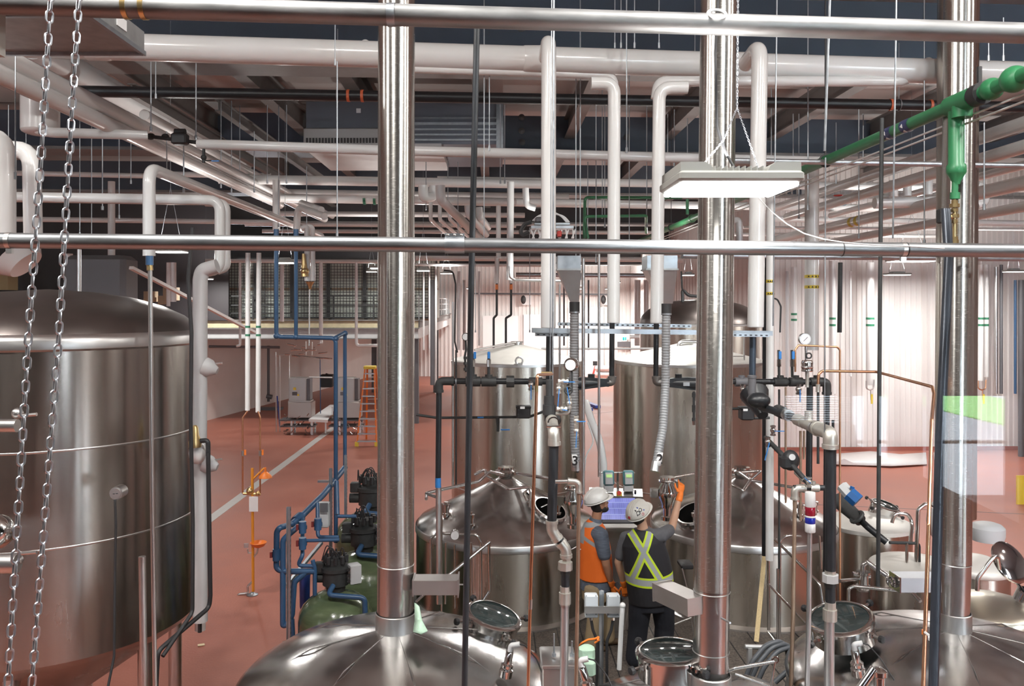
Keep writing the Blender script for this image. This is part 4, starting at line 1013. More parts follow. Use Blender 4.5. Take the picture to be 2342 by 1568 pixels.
# ---- twin tall tanks in the middle distance
def tall_tank(px, hw, Y, label, yap, yrim=822, ladder=False, m=DOME):
    zr = EYE - (yrim - CY) * Y / F; R = W(hw, Y); c = P(px, CY, Y)
    t = thing('fermenting_tank', label, 'tank', (c.x, c.y, 0))
    zap = EYE - (yap - CY) * Y / F
    vessel_parts(t, c, R, .35, zr, zap, STEEL, m, neck=.1, dome=False, band=True)
    emit('seam', MB().lathe((c.x, c.y, 0), [(R, 1.98), (R + .004, 1.985), (R + .004, 2.0), (R, 2.005)], 72, cap0=False, cap1=False), SATIN, t)
    for an in (45, 135, 225, 315):
        q = Vector((c.x + math.cos(math.radians(an)) * R * .8, c.y + math.sin(math.radians(an)) * R * .8, 0)); emit('leg', MB().tube([q, q + Vector((0, 0, .36))], .06, 12), SATIN, t)
    k = Vector((c.x + .0, c.y - R * .985, zr + .06)); emit('lifting_lug', MB().torus(k, .06, .018, (0, 1, 0), 18, 6).box(k - Vector((0, 0, .06)), (.10, .02, .05)), SATIN, t)
    emit('top_nozzle', MB().tube([(c.x, c.y, zap - .03), (c.x, c.y, zap + .05)], .09, 16).lathe((c.x, c.y, zap + .04), [(.12, 0), (.12, .02)], 16), SATIN, t)
    return t, c, R, zr, zap
T3, c3, R3, zr3, za3 = tall_tank(1183, 150, 15.5, 'tall brushed tank with pale cone lid behind the left kettle', 788)
mb = MB().tube([P(1085, 800, 15), P(1180, 782, 15.4), P(1182, 788, 15.4)], .018, 8, fil=.06).tube([P(1085, 806, 14.9), P(1176, 787, 15.3)], .014, 8); emit('spray_line', mb, SATIN, T3)
T2, c2, R2, zr2, za2 = tall_tank(1572, 168, 15.5, 'tall brushed tank with cone lid and ladder behind the right kettle', 783)
mb = MB()
l0 = P(1681, 800, 14.6)
for dx in (-.16, .16): mb.tube([Vector((l0.x + dx, l0.y, zr2 + .5)), Vector((l0.x + dx, l0.y, .4))], .016, 8)
for k in range(15): mb.tube([Vector((l0.x - .16, l0.y, .6 + k * .27)), Vector((l0.x + .16, l0.y, .6 + k * .27))], .012, 6)
emit('ladder', mb, SATIN, T2)
emit('overflow_line', MB().tube([P(1550, 800, 15.3), P(1553, 781, 15.3), P(1610, 781, 15.3)], .03, 10, fil=.08), SATIN, T2)
# vessel behind
c = P(1600, 700, 21); t = thing('lauter_tank', 'larger grey-domed vessel behind the laddered tank', 'tank', (c.x, c.y, 0)); R = W(135, 21)
zr = EYE - (738 - CY) * 21 / F
vessel_parts(t, c, R, 0.02, zr, EYE + 10 * 21 / F, STEEL, DARKDOME, dome=True)
emit('vent_bend', MB().tube([P(1562, 700, 20.5), P(1560, 660, 20.5), P(1575, 676, 20.5), P(1640, 680, 20.5)], .04, 10, fil=.2), BLACKM, t)

# ---- the two kettles on the deck
ZD = 1.15
DK = MB()
DK.box((1.95, 8.6, ZD - .06), (5.6, 9.2, .12))
struct('floor_platform', DK, PLANK, flat=True)
mb = MB()
for k in range(19): mb.box((-.7 + k * .30, 8.6, ZD + .002), (.012, 9.2, .006))
struct('trim_plank_joint', mb, RUBBER, flat=True)
mb = MB()
for x in (-.75, 1.9, 4.65):
    for y in (4.2, 8.5, 13): mb.box((x, y, .52), (.12, .12, 1.04))
struct('column_platform', mb, SATIN, flat=True)
VOIDSHADE = pmat('painted_shade_black', (.004, .004, .004), 1, spec=0)  # flat black standing in for the shade inside open manways
def kettle(px, yap, label, hatch):
    Y = 11.8; c = P(px, CY, Y); R = 1.27; zr = 2.22; zap = 2.88
    t = thing('brew_kettle', label, 'kettle', (c.x, c.y, ZD))
    emit('shell', MB().lathe((c.x, c.y, 0), [(R, ZD), (R, zr - .05)], 80, cap0=True, cap1=False), STEEL, t, origin=(c.x, c.y, ZD))
    emit('base_ring', MB().lathe((c.x, c.y, 0), [(R + .07, ZD), (R + .07, ZD + .02), (R, ZD + .05)], 80, cap0=False, cap1=False), SATIN, t, origin=(c.x, c.y, ZD))
    emit('top_band', MB().lathe((c.x, c.y, 0), [(R + .001, zr - .10), (R + .014, zr - .09), (R + .014, zr - .02), (R, zr)], 80, cap0=False, cap1=False), SATIN, t, origin=(c.x, c.y, zr))
    emit('cone_top', MB().lathe((c.x, c.y, 0), [(R, zr - .01), (R * .96, zr + .06), (R * .6, zr + .29), (R * .25, zr + .51), (.10, zap - .03), (.09, zap)], 80, cap0=False), CONE, t, origin=(c.x, c.y, zr), sharp=70)
    emit('apex_cap', MB().lathe((c.x, c.y, zap), [(.14, 0), (.15, .02), (.15, .06), (.11, .08), (.11, .11), (.02, .12)], 24), CHROME, t)
    # manway hatch on the cone: ring, black disc painted for the shade inside, and a lid swung open
    h = P(*hatch); n = Vector((h.x - c.x, h.y - c.y, 0)).normalized() * .48 + Vector((0, 0, .88)); n.normalize()
    r = .235
    emit('manway_ring', MB().lathe(h - n * .04, [(r + .02, 0), (r + .02, .10), (r, .12), (r - .02, .12), (r - .02, .06)], 32, axis=n, cap0=False, cap1=False), CHROME, t)
    emit('manway_shade_disc', MB().lathe(h + n * .055, [(r - .015, 0), (r - .015, .002)], 32, axis=n), VOIDSHADE, t, 'black disc for the shaded opening')
    return t, c, R, zr, zap, h, n
K1, kc1, kR, kzr, kza, kh1, kn1 = kettle(1157, 1085, 'left brew kettle with open round manway beside the black riser', (1254, 1172, 11.25))
K2, kc2, _, _, _, kh2, kn2 = kettle(1697, 1090, 'right brew kettle with manway just behind the raised arm', (1590, 1182, 11.25))
def lidd(h, n, dirv, r, parent, glass=True):
    """open manway lid: glazed disc hinged at the ring edge"""
    d = Vector(dirv).normalized(); c = h + d * r * 1.15 + Vector((0, 0, r * .35)) + n * .05
    ax = (d * -.75 + Vector((0, -.25, .55))).normalized()
    o = emit('manway_lid', MB().lathe(c, [(r, 0), (r + .01, .02), (r - .03, .03)], 32, axis=ax, cap1=False), CHROME, parent, 'swung-open lid')
    emit('lid_glass', MB().lathe(c + ax * .008, [(r - .03, 0), (r - .03, .01)], 28, axis=ax), GLASSD, o)
    m = MB()
    for k in range(4):
        a_, b_ = frame_of(ax); an = k * PI / 2 + .5; q = c + (a_ * math.cos(an) + b_ * math.sin(an)) * (r + .01)
        m.tube([q, q + ax * .06], .012, 8)
    m.tube([c - d * r, h - d * .0 + n * .05 + d * r], .012, 8)
    emit('hinge_bolts', m, CHROME, o)
lidd(kh1, kn1, (-1, -.2, 0), .21, K1)
def sight(c, parent, s=1.0, name='sight_lamp', tilt=(0, 0, 1)):
    """spray ball / lamp fitting: clamp, stem and cap"""
    ax = Vector(tilt).normalized()
    mb = MB().lathe(c, [(.04 * s, 0), (.04 * s, .04 * s), (.065 * s, .045 * s), (.065 * s, .07 * s), (.045 * s, .075 * s), (.045 * s, .14 * s), (.06 * s, .145 * s), (.06 * s, .19 * s), (.03 * s, .20 * s), (.03 * s, .22 * s)], 18, axis=ax)
    return emit(name, mb, CHROME, parent)
def onc(c, R, zr, zap, ang, f):
    """a point on a cone top; f = 0 rim .. 1 apex"""
    a = math.radians(ang); return Vector((c.x + math.cos(a) * R * (1 - f), c.y + math.sin(a) * R * (1 - f), zr + (zap - zr) * f))
for K, c, angs in ((K1, kc1, ((-150, .25), (-118, .2), (-40, .3))), (K2, kc2, ((-20, .25), (-48, .3), (-140, .15)))):
    for an, f in angs: sight(onc(c, 1.27, 2.22, 2.88, an, f), K, 1.0, 'clamp_fitting')
# spray lines looping over the kettle tops
def steel_line(parent, pts, w=7, fil=3, name='spray_line', m=None): return emit(name, MB().tube(wpts(pts), W(w, pts[0][2]) / 2, 10, fil=W(w, pts[0][2]) * fil / 2), m or CHROME, parent)
steel_line(K1, [(1152, 1085, 11.4), (1120, 1078, 11.3), (1095, 1100, 11.2), (975, 1127, 11.0), (975, 1140, 10.6)])
steel_line(K1, [(1085, 1085, 11.6), (1110, 1072, 11.6), (1112, 1088, 11.4), (1162, 1118, 10.8), (1215, 1112, 10.7), (1212, 1160, 10.6)])
steel_line(K1, [(975, 1128, 10.9), (1003, 1138, 10.4), (1003, 1175, 10.2)])
steel_line(K1, [(1183, 1082, 11.7), (1245, 1092, 11.2), (1262, 1096, 11.0)], 8)
steel_line(K2, [(1535, 1092, 11.4), (1600, 1080, 11.6), (1680, 1085, 11.5)])
steel_line(K2, [(1668, 1105, 11.0), (1700, 1122, 10.9), (1716, 1098, 11.2), (1690, 1080, 11.5), (1742, 1076, 11.6), (1717, 1098, 11.2), (1838, 1118, 10.8)], 7, 1.5)
# funnels and sieve by the right kettle
for i, (px, py, Yk, lab) in enumerate(((1526, 1090, 10.2, 'polished charging funnel under hose number 2, beside the raised arm'), (1311, 1108, 10.2, 'polished charging funnel under hose number 3'))):
    t = thing('charging_funnel', lab, 'funnel', P(px, py + 72, Yk)); c = P(px, py, Yk); s = W(1, Yk)
    emit('cone', MB().lathe(c, [(13 * s, -70 * s), (13 * s, -62 * s), (20 * s, -46 * s), (22 * s, -40 * s), (22 * s, -30 * s), (12 * s, -14 * s), (12 * s, -10 * s), (17 * s, -8 * s), (17 * s, 0), (12 * s, 0)], 28), CHROME, t)
    emit('clamp', MB().torus(c + Vector((0, 0, -8 * s)), 18 * s, 3 * s, (0, 0, 1), 24, 6).bbox(c + Vector((22 * s, 0, -8 * s)), (8 * s, 6 * s, 6 * s), .004), CHROME, t)
    emit('valve', MB().lathe(c, [(9 * s, -100 * s), (14 * s, -98 * s), (14 * s, -90 * s), (9 * s, -88 * s), (9 * s, -70 * s)], 20).box(c + Vector((-30 * s, 0, -36 * s)), (16 * s, 14 * s, 20 * s)), CHROME, t)
# railings and tubes between the kettles and the columns
RT = thing('side_piping', 'frame of bent stainless tubes beside the left kettle', 'pipework', P(1000, 1400, 10))
for pts, w in (([(985, 1320, 10.1), (985, 1230, 10.1), (1000, 1218, 10.1), (1068, 1222, 10.1)], 7), ([(1010, 1400, 10.0), (1010, 1150, 10.0)], 5), ([(1018, 1380, 10.05), (1020, 1240, 10.05)], 6), ([(1062, 1222, 10.1), (1090, 1222, 10.1), (1100, 1240, 10.1), (1100, 1385, 10.1)], 7),
               ([(990, 1345, 9.6), (1120, 1238, 9.9)], 8), ([(1118, 1235, 9.9), (1120, 1350, 9.9), (1106, 1372, 9.9)], 7), ([(952, 1375, 9.7), (985, 1345, 9.7)], 7), ([(1078, 1240, 10.2), (1078, 1390, 10.2)], 5), ([(1040, 1245, 10.3), (1040, 1390, 10.3)], 5)):
    emit('tube', MB().tube(wpts(pts), W(w, 10) / 2, 10, fil=.07), CHROME, RT)
g = P(1040, 1225, 9.95); emit('dial_gauge', MB().tube([g, g + Vector((0, .05, 0))], W(9, 10), 18), WHITEP, RT, 'white dial gauge'); emit('dial_gauge_back', MB().tube([g + Vector((0, .03, 0)), g + Vector((0, .08, 0))], W(11, 10), 18), CHROME, RT)
RT = thing('side_railing', 'frame of bent stainless tubes beside the right kettle', 'pipework', P(1780, 1440, 9.6))
for pts, w in (([(1758, 1440, 9.8), (1757, 1238, 9.8), (1770, 1230, 9.8), (1875, 1335, 9.2), (1884, 1400, 9.1)], 7), ([(1783, 1460, 9.8), (1784, 1235, 9.8), (1800, 1224, 9.8), (1832, 1226, 9.8)], 6), ([(1757, 1335, 9.7), (1842, 1425, 9.1)], 5), ([(1757, 1445, 9.6), (1772, 1465, 9.4)], 6), ([(1778, 1300, 10), (1778, 1460, 10)], 5), ([(1874, 1225, 10), (1878, 1300, 10)], 5)):
    emit('tube', MB().tube(wpts(pts), W(w, 9.7) / 2, 10, fil=.09), CHROME, RT)
emit('timber_batten', MB().bar(P(1752, 1232, 10.0), P(1730, 1467, 9.4), .05, .02), TIMBER, None, 'pale wooden batten leaning against the right kettle', 'batten', flat=True)

# ---- brushed stacks
def stack(pt, pm, pb, w, label, rings, damper):
    A, M, B = P(*pt), P(*pm), P(*pb); r = W(w, pb[2]) / 2
    t = thing('exhaust_stack', label, 'exhaust stack', B)
    emit('flue', MB().tube([A, M], r, 48), STACK, t, origin=((M.x + A.x) / 2, (M.y + A.y) / 2, M.z))
    emit('lower_flue', MB().tube([M, B], r * .985, 48), pmat('smooth_flue', (.60, .585, .57), .24, 1, noise=.08, nscale=4, bump=.05, bscale=3, aniso=.3), t, origin=(B.x, B.y, B.z))
    for py in rings:
        k = (py - pm[1]) / (pb[1] - pm[1]); c = lerp(M, B, k); emit('weld_ring', MB().torus(c, r * .99, r * .03, (0, 0, 1), 40, 6), SATIN, t)
    return t, A, M, B, r
S1, A, M, B, r1 = stack((907, -40, 6.5), (905, 1285, 6.5), (904, 1408, 6.5), 84, 'brushed exhaust stack on the left front vessel', (1289,), None)
d0 = P(946, 1333, 6.44); L = W(102, 6.5); H = W(32, 6.5)
k = emit('damper_box', MB().box(d0 + Vector((L / 2, -.03, 0)), (L, .16, H)), pmat('plain_sheet', (.56, .53, .51), .32, .9, noise=.05), S1, 'square sheet damper arm', flat=True)
emit('end_plate', MB().box(d0 + Vector((L, -.03, 0)), (.012, .20, H * 1.25)).tube([d0 + Vector((L, -.03, 0)), d0 + Vector((L + .06, -.03, 0))], .006, 8), SATIN, k, flat=True)
emit('collar_plate', MB().box(d0 + Vector((.005, -.03, 0)), (.012, .19, H * 1.12)), SATIN, k, flat=True)
S2, A, M, B, r2 = stack((1644, -40, 5.7), (1628, 1345, 5.6), (1625, 1556, 5.6), 82, 'brushed exhaust stack behind the white lamp, on the middle front vessel', (1350, 1487, 1540), None)
dA, dB = P(1594, 1386, 5.5), P(1516, 1350, 5.85); H = W(40, 5.5)
k = emit('damper_box', MB().bar(dA, dB, .15, H, (0, 0, 1)), MATS['plain_sheet'], S2, 'square sheet damper arm', flat=True)
emit('end_plate', MB().bar(dB, dB + (dB - dA).normalized() * .01, .165, H * 1.12, (0, 0, 1)), MATS['plain_sheet'], k, flat=True)
emit('pin', MB().tube([P(1650, 1413, 5.45), P(1670, 1424, 5.3)], .007, 8), SATIN, S2)
S3, A, M, B, r3 = stack((2196, -40, 6.6), (2184, 1285, 6.5), (2180, 1402, 6.5), 68, 'brushed exhaust stack rising from the right front vessel', (1287,), None)
d0 = P(2136, 1327, 6.42); L = W(92, 6.5); H = W(32, 6.5)
k = emit('damper_box', MB().box(d0 + Vector((-L / 2, -.03, 0)), (L, .16, H)), pmat('blue_grey_sheet', (.62, .65, .70), .4, .6), S3, 'square pale sheet damper arm', flat=True)
emit('end_clamp', MB().torus(d0 + Vector((-L - .02, -.03, .0)), .035, .01, (1, 0, .2), 16, 6).box(d0 + Vector((-L, -.03, 0)), (.01, .17, H * 1.1)), CHROME, k)
# second tube hiding beside stack 3
pipe('steel_flue', 'wider dull flue directly behind the last stack', [(2192, -40, 9.5), (2185, 1180, 9.5)], 86, STEEL)

# ---- front vessels (only their cone tops are in the picture)
def front_vessel(px, Y, R, zr, zap, label, rn, collar_r):
    c = P(px, CY, Y); t = thing('front_vessel', label, 'kettle', (c.x, c.y, ZD if Y > 5 else ZD))
    emit('shell', MB().lathe((c.x, c.y, 0), [(R, ZD), (R, zr)], 96, cap0=True, cap1=False), STEEL, t, origin=(c.x, c.y, ZD))
    emit('cone_top', MB().lathe((c.x, c.y, 0), [(R, zr - .02), (R + .012, zr), (R * .985, zr + .05), (R * .93, zr + (zap - zr) * .27), (R * .8, zr + (zap - zr) * .5), (R * .6, zr + (zap - zr) * .72), (R * .4, zr + (zap - zr) * .87), (collar_r, zap)], 96, cap0=False, cap1=False), CONE, t, origin=(c.x, c.y, zr), sharp=70)
    emit('collar', MB().lathe((c.x, c.y, 0), [(collar_r, zap - .03), (collar_r, zap + .13), (collar_r - .006, zap + .135), (collar_r - .008, zap)], 40, cap0=False, cap1=False), SATIN, t, origin=(c.x, c.y, zap))
    mb = MB()
    for k in range(8):
        a = k * PI / 4 + rn
        p0 = Vector((c.x + math.cos(a) * collar_r, c.y + math.sin(a) * collar_r, zap - .002)); p1 = Vector((c.x + math.cos(a) * R * .93, c.y + math.sin(a) * R * .93, zr + (zap - zr) * .27))
        q = lerp(p0, p1, .5) + Vector((0, 0, .012 + (zap - zr) * .16)); mb.tube([p0, q, p1], .006, 6)
    emit('radial_weld', mb, CONE, t)
    return t, c
V1, vc1 = front_vessel(905, 6.5, 1.24, 2.32, 2.76, 'front kettle cone at lower centre-left below the first brushed stack', .3, .158)
V2, vc2 = front_vessel(1625, 5.55, 1.02, 2.34, 2.70, 'front kettle cone at the bottom edge under the lamp stack', .1, .134)
V3, vc3 = front_vessel(2182, 6.5, 1.24, 2.32, 2.76, 'front kettle cone at lower right below the last brushed stack', .5, .125)
def closed_manway(parent, h, n, r, lab, hinges=(20, 200), glass=(.05, .06, .06)):
    n = Vector(n).normalized()
    o = emit('manway', MB().lathe(h, [(r * 1.02, -.06), (r, .0), (r, .07), (r * 1.07, .075), (r * 1.07, .10), (r * .98, .115), (r * .90, .115)], 44, axis=n, cap0=False, cap1=False), CHROME, parent, lab)
    emit('manway_glass', MB().lathe(h + n * .10, [(r * .92, 0), (r * .92, .008), (r * .9, .01)], 40, axis=n), GLASSD, o)
    a_, b_ = frame_of(n)
    for k, an in enumerate((60, 150, 240, 330)):
        an = math.radians(an); d = a_ * math.cos(an) + b_ * math.sin(an); q = h + d * r * 1.08 + n * .06
        m = MB().tube([q - n * .03, q + d * .02 + n * .02], .012, 8).tube([q, q + d * .08], .013, 8).bbox(q + d * .02, (.035, .035, .03), .004)
        emit('clamp', m, CHROME, parent)
        m = MB().lathe(q + d * .08, [(.012, 0), (.026, .005), (.03, .02), (.026, .035), (.01, .04)], 9, axis=d)
        emit('star_knob', m, RUBBER, parent, 'black star knob')
    return o
hm = P(1122, 1432, 6.9); closed_manway(V1, hm, (.26, -.12, 1), .225, 'glazed round manway')
hm = P(1535, 1522, 5.75); closed_manway(V2, hm, (-.06, .0, 1), .225, 'glazed round manway')
hm = P(1927, 1440, 6.5); closed_manway(V3, hm, (-.25, -.15, 1), .235, 'glazed round manway')
def probe(parent, px, py, Y, lean=(0, 0, 1), cable=None):
    c = P(px, py, Y); ax = Vector(lean).normalized()
    o = emit('level_probe', MB().lathe(c, [(.05, -.04), (.05, .01), (.035, .02), (.045, .03), (.045, .05), (.028, .06), (.028, .14), (.022, .15)], 18, axis=ax), CHROME, parent)
    e = c + ax * .15
    emit('probe_plug', MB().tube([e - ax * .01, e + ax * .04, e + ax * .06 + Vector((.06, -.01, -.005))], .019, 12, fil=.02), WHITEP, o, 'white angled plug')
    q = e + ax * .06 + Vector((.06, -.01, -.005))
    emit('probe_cable', MB().tube([q, q + Vector((.04, 0, -.01)), q + Vector((.12, -.02, -.10)), q + Vector((.18, -.1, -.22))], .005, 6, fil=.03), RUBBER, o)
probe(V1, 1158, 1533, 6.05, (.18, -.05, 1)); probe(V3, 1962, 1530, 5.95, (-.2, -.1, 1)); probe(V2, 1345, 1572, 5.5, (-.3, 0, 1))
emit('cloth', MB().add([P(951, 1378, 6.33), P(959, 1386, 6.28), P(966, 1418, 6.25), P(977, 1444, 6.17), P(963, 1451, 6.12), P(947, 1446, 6.19), P(951, 1418, 6.29), P(955, 1396, 6.29), P(960, 1432, 6.19)], [(0, 1, 7), (7, 1, 2), (0, 7, 6), (7, 2, 6), (6, 2, 8), (2, 3, 8), (6, 8, 5), (8, 3, 4), (8, 4, 5)]), CLOTH, None, 'mint green cloth hung on the collar of the first brushed stack', 'cloth')
bpy.data.objects['cloth'].modifiers.new('thick', 'SOLIDIFY').thickness = .012

# ---- smaller vessels at right
def small_vessel(px, py, Y, hw, label, mtop=DOME, z0=0.02, man=True):
    c = P(px, py, Y); R = W(hw, Y); t = thing('small_vessel', label, 'tank', (c.x, c.y, z0)); z = c.z
    emit('shell', MB().lathe((c.x, c.y, 0), [(R, z0), (R, z - .07)], 56, cap1=False), STEEL, t, origin=(c.x, c.y, z0))
    emit('top', MB().lathe((c.x, c.y, 0), [(R * 1.0, z - .08), (R * 1.03, z - .07), (R * 1.03, z - .015), (R, z), (R * .9, z + .03), (R * .5, z + .09), (R * .12, z + .12), (R * .1, z + .12)], 56), mtop, t, origin=(c.x, c.y, z), sharp=50)
    return t, c, R
SV1, s1, sr1 = small_vessel(1985, 1192, 12.6, 92, 'pale-lidded vessel directly behind the diagonal black hose valve')
o = closed_manway(SV1, s1 + Vector((.30, .15, .12)), (.25, -.2, 1), .2, 'round manway lid')
SV2, s2, sr2 = small_vessel(2090, 1290, 11.2, 92, 'pale-lidded vessel in front of the copper pipe, lower than the one behind')
emit('tube_handle', MB().tube(wpts([(2040, 1195, 11.6), (2046, 1172, 11.6), (2078, 1175, 11.6), (2086, 1195, 11.6), (2082, 1240, 11.4)]), W(8, 11.5) / 2, 10, fil=.12), CHROME, SV1)
emit('black_hose_run', MB().tube(wpts([(2034, 1240, 11), (2102, 1242, 11), (2102, 1300, 11)]), W(7, 11) / 2, 10, fil=.05), BLACKM, SV2)
emit('tube', MB().tube(wpts([(2074, 1240, 11), (2074, 1310, 11)]), W(7, 11) / 2, 10), CHROME, SV2)
SV3, s3, sr3 = small_vessel(2262, 1385, 8.6, 105, 'bronze-tinted round vessel with its manway lid swung open at right', pmat('bronze_lid', (.50, .46, .38), .33, 1, noise=.08, nscale=3, aniso=.4))
h3 = s3 + Vector((.36, -.12, .06)); n3 = Vector((.3, -.25, 1)).normalized()
emit('manway_ring', MB().lathe(h3, [(.17, -.02), (.17, .10), (.15, .11), (.145, .05)], 32, axis=n3, cap0=False, cap1=False), CHROME, SV3)
emit('manway_shade_disc', MB().lathe(h3 + n3 * .05, [(.146, 0), (.146, .004)], 28, axis=n3), VOIDSHADE, SV3)
lc = P(2313, 1284, 8.4); lx = Vector((.35, -.75, .55)).normalized()
o = emit('manway_lid', MB().lathe(lc, [(.02, .05), (.12, .035), (.19, .01), (.215, -.01), (.215, -.03)], 36, axis=lx), pmat('lid_dark_mirror', (.38, .34, .33), .1, 1), SV3, 'swung-open mirror lid')
emit('hinge', MB().tube([lc + Vector((.05, 0, -.2)), h3 + Vector((-.02, .1, .1))], .018, 10), CHROME, SV3)
emit('tube', MB().tube(wpts([(2235, 1350, 8.2), (2236, 1322, 8.2), (2280, 1262, 8.2), (2286, 1300, 8.3)]), W(9, 8.3) / 2, 12, fil=.08), CHROME, SV3)
# wrapped thing and pump behind
mb = MB().ball(P(2170, 1190, 12.5), .32, 20, (1, .8, 1.2)); emit('wrapped_part', mb, FOIL, None, 'part wrapped in clear crinkled film behind the copper pipe', 'wrapped part')
mb = MB().lathe(P(2258, 1215, 11.5), [(.20, -.12), (.22, -.05), (.22, .06), (.18, .1), (.12, .12)], 24); emit('motor', mb, GREYP, None, 'grey round motor cap right of the last stack', 'motor')
pipe('steel_tube', 'bent steel tube rising beside the wrapped part', [(2095, 1300, 11), (2100, 1165, 11), (2118, 1150, 11), (2132, 1160, 11)], 9, CHROME)
SV4, s4, sr4 = small_vessel(2230, 1290, 10.3, 70, 'small pale vessel half hidden behind the last stack')
# ================================================================ close pipework, valves, gauges
def ptube(parent, name, pts, w, mat, fil=1.2, seg=16, label=None):
    r = W(w, pts[0][2]) / 2
    return emit(name, MB().tube(wpts(pts), r, seg, fil=r * 2 * fil), mat, parent, label)
def elbow(parent, pts, w, mat=None, collars=True, name='elbow'):
    """malleable elbow: bulged bend with rolled collars at both ends"""
    pp = wpts(pts); r = W(w, pts[0][2]) / 2
    mb = MB().tube(pp, r * 1.2, 18, fil=r * 2.2, n=7)
    if collars:
        for a, b in ((pp[0], pp[1]), (pp[-1], pp[-2])):
            d = (b - a).normalized(); mb.tube([a - d * r * .25, a + d * r * .5], r * 1.36, 18)
    return emit(name, mb, mat or MALL, parent)
def ring(parent, name, a, b, r, mat, seg=18, label=None): return emit(name, MB().tube([a, b], r, seg), mat, parent, label)
def hexn(parent, name, px, y0, y1, w, Y, mat, seg=6, label=None):
    return emit(name, MB().tube([P(px, y0, Y), P(px, y1, Y)], W(w, Y) / 2, seg), mat, parent, label, sharp=20)
def ball_valve(label, px, py, Y, s=1.0, lever=(30, 0), mat=None, vert=True, group=None, lm=None, parent=None, w=9):
    t = parent or thing('ball_valve', label, 'valve', P(px, py, Y), group)
    d = Vector((0, 0, 1)) if vert else Vector((1, 0, 0)); c = P(px, py, Y); r = W(w * s, Y) / 2
    b = emit('valve_body', MB().tube([c - d * r * 2.6, c + d * r * 2.6], r, 12).ball(c, r * 1.5, 12).tube([c - d * r * 2.6, c - d * r * 1.7], r * 1.35, 6).tube([c + d * r * 1.7, c + d * r * 2.6], r * 1.35, 6).tube([c, c + Vector((0, -r * 2.2, 0))], r * .5, 8), mat or CHROME, t)
    q = c + Vector((0, -r * 2.3, 0)); e = q + Vector((W(lever[0], Y), 0, W(-lever[1], Y)))
    emit('lever', MB().bar(q, e, r * .9, r * .35), lm or BLUEL, t, 'blue lever' if lm is None else None)
    return t

# ---- black steam header along the left: riser, elbows, tees, strainer casting
HB = thing('steam_header', 'black steam header with tees running from the black riser to the first white riser drop', 'pipework', P(1003, 1120, 8.5))
ptube(HB, 'header_pipe', [(1020, 871, 8.5), (1250, 872, 8.5)], 14, BLACK)
ptube(HB, 'riser_pipe', [(1004, 890, 8.5), (1002, 1112, 8.5)], 13, BLACK)
elbow(HB, [(1004, 895, 8.5), (1004, 871, 8.5), (1036, 871, 8.5)], 16, BLACKM)
for px in (1082, 1118):
    k = emit('tee', MB().tube([P(px - 17, 872, 8.5), P(px + 17, 872, 8.5)], W(23, 8.5) / 2, 16).tube([P(px, 870, 8.5), P(px, 856, 8.5)], W(18, 8.5) / 2, 14), BLACKM, HB)
emit('union', MB().tube([P(1158, 872, 8.5), P(1176, 872, 8.5)], W(27, 8.5) / 2, 8), BLACKM, HB)
emit('tee', MB().tube([P(1210, 872, 8.5), P(1240, 872, 8.5)], W(20, 8.5) / 2, 16), BLACKM, HB)
for px in (1043, 1133): emit('steel_band', MB().tube([P(px - 1.5, 872, 8.5), P(px + 1.5, 872, 8.5)], W(17, 8.5) / 2, 16), GALV, HB)
emit('blue_label', MB().tube([P(1002, 1092, 8.5), P(1002, 1114, 8.5)], W(13.6, 8.5) / 2, 16), BLUEL, HB, 'blue band')
ptube(HB, 'steel_riser', [(1003, 1112, 8.6), (1004, 1380, 8.6)], 13, SATIN)
for px in (1082, 1118):
    pz = 'lefthand' if px < 1100 else 'righthand'
    t = thing('ball_valve', ('vertical valve with blue handle and gauge on the steam header, nearer its elbow', 'vertical valve with blue handle on the steam header, nearer the union')[px > 1100], 'valve', P(px, 860, 8.5))
    ptube(t, 'stem', [(px, 858, 8.5), (px, 808, 8.5)], 7, BLACKM)
    emit('handle', MB().bbox(P(px + (4 if px < 1100 else 0), 812, 8.4), (W(6, 8.5), .02, W(16, 8.5)), .004), BLUEL, t, 'blue handle')
    emit('valve_body', MB().tube([P(px, 838, 8.5), P(px, 822, 8.5)], W(10, 8.5) / 2, 8), CHROME, t)
t = thing('pressure_gauge', 'small pressure gauge on a looped siphon behind the slanted black pole', 'gauge', P(1066, 850, 8.4))
c = P(1065, 770, 8.4); emit('case', MB().tube([c, c + Vector((0, .05, 0))], W(9, 8.4), 22), CHROME, t); emit('dial', MB().tube([c - Vector((0, .003, 0)), c], W(7.5, 8.4), 20), WHITEP, t)
ptube(t, 'siphon', [(1065, 778, 8.42), (1066, 800, 8.42), (1063, 815, 8.42), (1066, 850, 8.42)], 5, BLACKM)
for k in range(3): emit('nut', MB().tube([P(1064, 815 + k * 13, 8.4), P(1064, 821 + k * 13, 8.4)], W(9, 8.4) / 2, 6), BLACKM, t)
